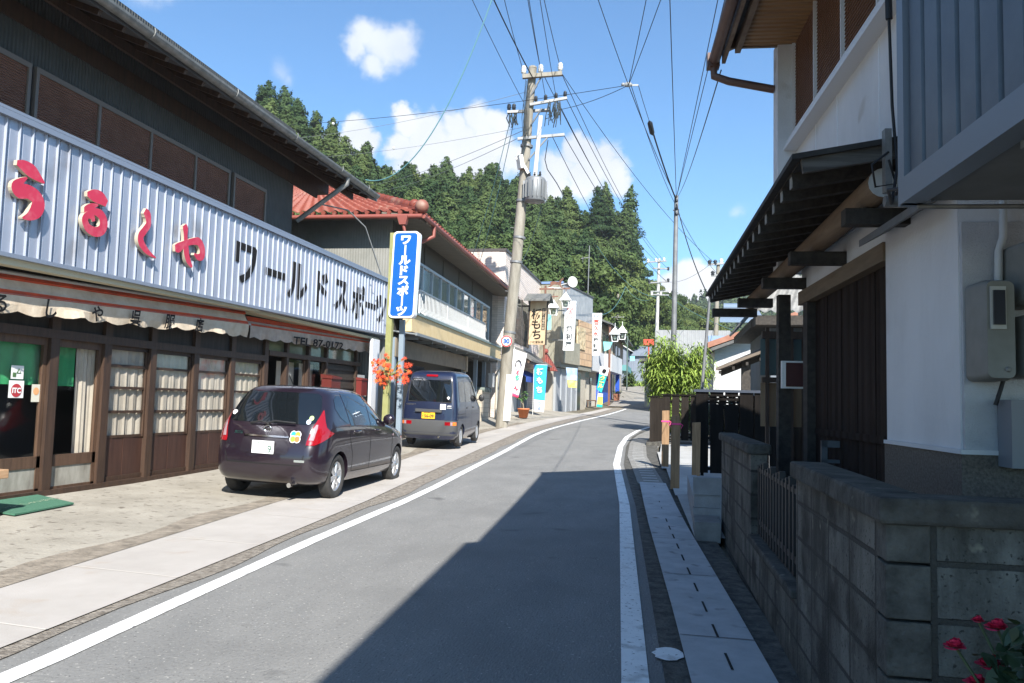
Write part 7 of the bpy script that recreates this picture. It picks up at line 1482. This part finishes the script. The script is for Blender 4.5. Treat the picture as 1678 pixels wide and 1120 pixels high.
b = MB(); p0 = q(825, 690, -.245); p1 = q(831, 614, -.235); b.hexa([p0+Vector((-.02, -.02, 0)), p0+Vector((.24, .06, 0)), p0+Vector((.24, .08, 0)), p0+Vector((-.02, 0, 0))], [p1+Vector((-.02, -.02, 0)), p1+Vector((.24, .06, 0)), p1+Vector((.24, .08, 0)), p1+Vector((-.02, 0, 0))]); b.build('paper_band', mat('white_band', (.64, .62, .57), .7), t)
# speed limit sign
t = empty('speed_sign', 'round red-ringed speed limit sign reading 30 on the big leaning pole', 'traffic sign', tuple(q(830, 570, -.4))); c = q(830, 559.5, -.45); AX = Vector((.12, -1, 0)).normalized()
b = MB(); b.lathe([(0, 0), (.215, 0), (.215, .012), (0, .012)], c, AX, 28, False); b.build('plate', WHITE, t); b = MB(); b.lathe([(.21, .0155), (.165, .0155)], c, AX, 28, False); b.build('red_ring', mat('traffic_red', (.60, .02, .03), .4), t)
b = MB(); b.text('30', .235, face(c+AX*.018, (1, .12, 0), (0, 0, 1)), bold=.016); b.build('number', mat('traffic_blue', (.03, .10, .45), .4), t); b = MB(); b.box(c.x-.03, c.x+.03, c.y+.0, c.y+.25, c.z-.03, c.z+.03); b.build('clamp', STEELG, t)
def simple_pole(name, label, bpx, tpx, w, r0, r1, m, arms=(), ins=()):
    t = empty(name, label, 'utility pole' if arms else 'pole', tuple(at(*bpx, w))); b = MB(); b.tube([at(*bpx, w), at(*tpx, w)], [r0, r1], 12); b.build('pole', m, t)
    for (x0, y0, x1, y1) in arms: b = MB(); b.beam(at(x0, y0, w-.15), at(x1, y1, w-.15), .12, .12); b.build('cross_arm', STEELG, t)
    for (x0, y0, mm) in ins: b = MB(); b.lathe([(.04, -.05), (.13, .05), (.08, .12), (.14, .18), (.08, .28), (.0, .32)], at(x0, y0, w-.15), (0, 0, 1), 8); b.build('insulator', mm, t)
    return t
tp = simple_pole('steel_pole', 'tall plain silver steel pole rising behind the bamboo bush', (1102, 660), (1108.5, 321), 33, .125, .085, STEELG)
b = MB(); [b.ball(at(1108.3, y, 33)+Vector((.0, -.08, 0)), .07, 5) for y in (330, 343, 352)]; b.tube([at(1103, 345, 33), at(1113, 344, 33)], .03, 6); b.build('cable_clamp', BINS, tp)
simple_pole('utility_pole', 'pale concrete utility pole with several cross-arms beyond the bamboo bush', (1073, 655), (1080, 424), 72, .20, .12, mat('pale_concrete_pole', (.44, .43, .40), .85, c2=(.52, .51, .48), scale=2), [(1060, 430, 1092, 428), (1070, 440, 1094, 441), (1063, 464, 1096, 462), (1066, 478, 1098, 478), (1070, 483, 1096, 484)], [(1062, 430, PORC), (1075, 429, PORC), (1088, 428, PORC), (1095, 443, BINS), (1064, 464, BINS), (1095, 462, BINS), (1068, 484, PORC), (1097, 480, PORC), (1083, 484, PORC)])
simple_pole('thin_pole', 'thin silver pole with a cable ring at its top, left of the canopy\'s low corner', (1149, 650), (1163, 489), 27, .055, .045, STEELG)
simple_pole('utility_pole', 'brownish concrete utility pole half hidden by the canopy\'s low corner', (1169, 660), (1177, 432), 50, .19, .11, CONC, [(1160, 434, 1186, 432), (1166, 452, 1186, 451)], [(1163, 434, BINS), (1172, 434, BINS), (1182, 432, PORC), (1168, 452, BINS), (1184, 451, PORC)])
simple_pole('utility_pole', 'small distant utility pole above the far lanterns', (1008, 620), (1013, 482), 105, .2, .14, CONC, [(1000, 503, 1022, 503), (1003, 497, 1020, 497), (1002, 520, 1022, 520), (1004, 532, 1018, 533)], [(1001, 502, PORC), (1010, 496, PORC), (1020, 502, PORC)])
b = MB(); b.tube([at(963, 492, 58), at(966, 403, 58)], .04, 6); b.tube([at(952, 424, 58), at(966, 422, 58)], .025, 5); b.tube([at(955, 430, 58), at(955, 420, 58)], .015, 4); tag(b.build('aerial_mast', STEELG), 'thin aerial mast standing above the grey corner shop', 'aerial')

# ------------------------------------------------------------------ wires
WIRE = mat('wire_black', (.012, .013, .016), .6); WIREB = mat('wire_teal', (.10, .24, .27), .6); WIREG = mat('wire_grey', (.25, .26, .26), .6)
def wire(name, label, p0, p1, sag=.3, r=.012, m=WIRE, group=None, n=14, ext=0):
    p0 = Vector(p0); p1 = Vector(p1); p1 = p1+(p1-p0)*ext; b = MB(); pts = [p0.lerp(p1, i/n)-Vector((0, 0, sag*4*(i/n)*(1-i/n))) for i in range(n+1)]; b.tube(pts, r, 5, False); o = b.build(name, m); tag(o, label, 'wire', group); return o
def over(p0, px, z_extra=0):
    """point where a level wire from p0 leaves the top of the picture at column px"""
    d = at(px, 0, 1)-EYEP; w = (Vector(p0).z+z_extra-EYE)/d.z; return EYEP+d*w
G1 = 'wires from the big pole\'s top arms to overhead'
for (px, py, dw, top, r, lb) in [(856, 112, -.25, 828, .012, 'wire from the topmost arm\'s left insulator to overhead'), (885, 110, -.25, 866, .012, 'wire from the topmost arm\'s middle insulator to overhead'), (917, 106, -.25, 893, .013, 'wire from the topmost arm\'s right insulator to overhead'), (873, 128, -.3, 812, .022, 'thick cable passing the big pole\'s top to overhead'), (894, 160, -.2, 868, .011, 'wire from the second arm\'s middle to overhead'), (911, 158, -.2, 886, .011, 'wire from the second arm\'s right part to overhead'), (858, 168, 0, 777, .010, 'thin wire from left of the big pole to the top edge')]:
    p = q(px, py, dw); wire('power_line', lb, p, over(p, top), .12, r, WIRE, G1, 12, .6)
G2 = 'wires from the big pole to the pale concrete pole'
for (px, py, dw, qx, qy, lb, s) in [(918, 116, -.25, 1088, 427, 'wire from the topmost arm falling right to the pale concrete pole', .9), (888, 118, -.25, 1075, 428, 'wire from the topmost arm\'s middle falling to the pale concrete pole', .9), (927, 160, -.2, 1095, 441, 'wire from the second arm falling right to the pale concrete pole', .8), (912, 163, -.2, 1092, 462, 'wire from the second arm\'s middle falling to the pale concrete pole', .8), (924, 222, -.2, 1096, 463, 'wire from the lower arm falling to the pale concrete pole', .8), (905, 224, -.2, 1066, 480, 'lower cable from the lower arm to the pale concrete pole', 1.0)]: wire('power_line', lb, q(px, py, dw), at(qx, qy, 72), s, .014, WIRE, G2)
sp = at(1108.3, 325, 33)
for (top, r, lb) in [(1098, .012, 'wire rising straight up from the silver pole'), (1175, .011, 'left wire of the pair rising right from the silver pole'), (1186, .011, 'right wire of the pair rising right from the silver pole')]: wire('power_line', lb, sp, over(sp, top, .5), .1, r, WIRE, 'wires fanning up from the silver pole', 12, .8)
g_ = Vector((.55, 9.15, 5.35)); wire('service_wire', 'thin wire from the silver pole to the brown gutter end of the white house', sp, g_, .25, .008, WIRE)
nd = at(1030, 140, 24)
b = MB(); b.beam(at(1020, 140, 24), at(1046, 140, 24), .03, .05); b.ball(at(1029, 139, 24), .09, 5, (1.5, .7, .9)); b.ball(at(1021, 139, 24), .06, 5); tag(b.build('cable_joint', mat('joint_grey', (.22, .23, .24), .5)), 'small cable junction hanging where the wires meet', 'cable joint')
for (p, lb) in [(over(nd, 982, .6), 'wire from the cable junction up to the left top edge'), (over(nd, 1058, .5), 'wire from the cable junction nearly straight up'), (over(at(1045, 140, 24), 1081, .5), 'wire from the junction\'s right end up to the top edge')]: wire('power_line', lb, nd if '1045' not in lb else nd, p, .08, .011, WIRE, 'wires meeting at the cable junction', 12, .7)
wire('power_line', 'left strand from the cable junction down to the silver pole', nd, sp, .15, .013, WIRE, 'strands from the junction to the silver pole'); wire('power_line', 'second strand from the cable junction down to the silver pole', nd+Vector((.08, 0, -.02)), sp+Vector((-.05, 0, -.25)), .22, .011, WIRE, 'strands from the junction to the silver pole')
cl = at(1067, 208, 27); wire('power_line', 'wire from the junction\'s right end to the black cable sleeve', at(1046, 140, 24), cl, .03, .010, WIRE); wire('heavy_cable', 'heavy black cable from the cable sleeve to the silver pole', cl, sp+Vector((0, 0, -.1)), .1, .03, WIRE)
b = MB(); b.tube([at(1064, 199, 26.8), at(1065, 202, 26.9), at(1068.5, 218, 27.1), at(1070, 221, 27.2)], [.03, .09, .09, .04], 8); tag(b.build('cable_sleeve', BINS), 'black cable sleeve box hanging on the heavy cable', 'cable joint')
wire('heavy_cable', 'heavy black cable from the silver pole down to the thin pole', sp+Vector((0, 0, -.2)), at(1163, 489, 27), .35, .02, WIRE)
wire('power_line', 'thin wire from the silver pole down behind the canopy corner', sp+Vector((0, 0, -.5)), at(1182, 455, 50), .3, .012, WIRE)
lf = at(430, 198, 36); wire('power_line', 'long wire crossing the sky left from the cable junction', nd, lf, .35, .009, WIRE, None, 14, .3); wire('power_line', 'second long wire from the junction passing behind the big pole', nd, at(905, 182, 30), .12, .010, WIRE)
wire('power_line', 'thin wire from the big pole left to the hillside, upper', q(866, 150), at(500, 215, 40), .4, .008, WIREG, 'thin wires from the big pole towards the left', 14, .4); wire('power_line', 'thin wire from the big pole left to the hillside, lower', q(862, 208), at(500, 250, 45), .4, .008, WIREG, 'thin wires from the big pole towards the left', 14, .4)
wire('telephone_cable', 'upper of two cables slanting from the big pole down left behind the cloud', q(860, 213), at(640, 290, 60), .4, .012, WIREG, 'cables slanting down left', 14, .5); wire('telephone_cable', 'lower of two cables slanting from the big pole down left', q(859, 222), at(660, 298, 60), .4, .012, WIREG, 'cables slanting down left', 14, .5)
p = over(q(845, 180), 806, -2.5); wire('service_cable', 'teal service cable sagging from the top edge to the draper\'s eave', p, (-6.9, 17.0, 6.5), 1.15, .013, WIREB, None, 24)
wire('power_line', 'dark wire continuing from the teal cable to the top edge', p, p+(p-Vector((-6.9, 17, 6.5)))*.5, .1, .013)
wire('service_cable', 'left teal cable from the big pole down to the red roof', q(838, 190, .2), (-8.6, 33.5, 7.5), .35, .014, WIREB, 'teal cables to the red roof'); wire('service_cable', 'right teal cable from the big pole down to the red roof', q(844, 190, .2), (-8.4, 34.2, 7.4), .35, .014, WIREB, 'teal cables to the red roof')
wire('service_cable', 'teal cable from the transformer down to the tile-clad shop', q(888, 338, -.3), (-7.7, 40.5, 8.6), .3, .014, WIREB)
wire('service_cable', 'teal cable sagging from the corner shop to the pale concrete pole', at(978, 403, 58), at(1076, 487, 72), .9, .02, WIREB); wire('service_cable', 'teal cable sagging from the far small pole to the pale concrete pole', at(1025, 470, 90), at(1078, 486, 72), .9, .02, WIREB); wire('service_cable', 'teal cable sagging from the corner shop to the far small pole', at(970, 512, 56), at(1025, 470, 90), 1.2, .02, WIREB)
wire('service_cable', 'teal cable from the pale concrete pole right behind the canopy', at(1090, 482, 72), at(1240, 541, 40), .6, .015, WIREB, None, 14, .3)
wire('power_line', 'wire from the pale concrete pole to the brownish pole', at(1092, 462, 72), at(1163, 434, 50), .4, .012); wire('power_line', 'long wire passing above the silver pole to the brownish pole', q(920, 120, -.2), at(1172, 432, 50), .6, .012)
b = MB(); b.tube([(-8.05, 17.2, 6.0), (-7.9, 18.4, 6.15), (-7.75, 19.2, 5.9), (-7.65, 20.3, 4.75)], .018, 6); tag(b.build('service_cable', WIREG), 'cable looping from the draper\'s wall end down to its signboard', 'wire')
for px, py, w in [(546, 203, 38), (645, 243, 42)]: b = MB(); b.ball(at(px, py, w), .07, 5); tag(b.build('wire_ball', PORC), 'small white ball insulator on a wire left of the clouds' if px < 600 else 'small white ball insulator just left of the big cloud', 'insulator')
# ------------------------------------------------------------------ thin summer haze over the valley
hz = bpy.data.materials.new('haze'); hz.use_nodes = True; t_ = hz.node_tree; t_.nodes.clear()
ho = t_.nodes.new('ShaderNodeOutputMaterial'); hv = t_.nodes.new('ShaderNodeVolumePrincipled'); hv.inputs['Color'].default_value = (.86, .92, 1, 1); hv.inputs['Density'].default_value = .00032; hv.inputs['Anisotropy'].default_value = .2
t_.links.new(hv.outputs[0], ho.inputs['Volume'])
b = MB(); b.box(-420, 520, -70, 620, -2.5, 150); o = b.build('haze', hz); o['kind'] = 'stuff'
scene.cycles.volume_bounces = 0
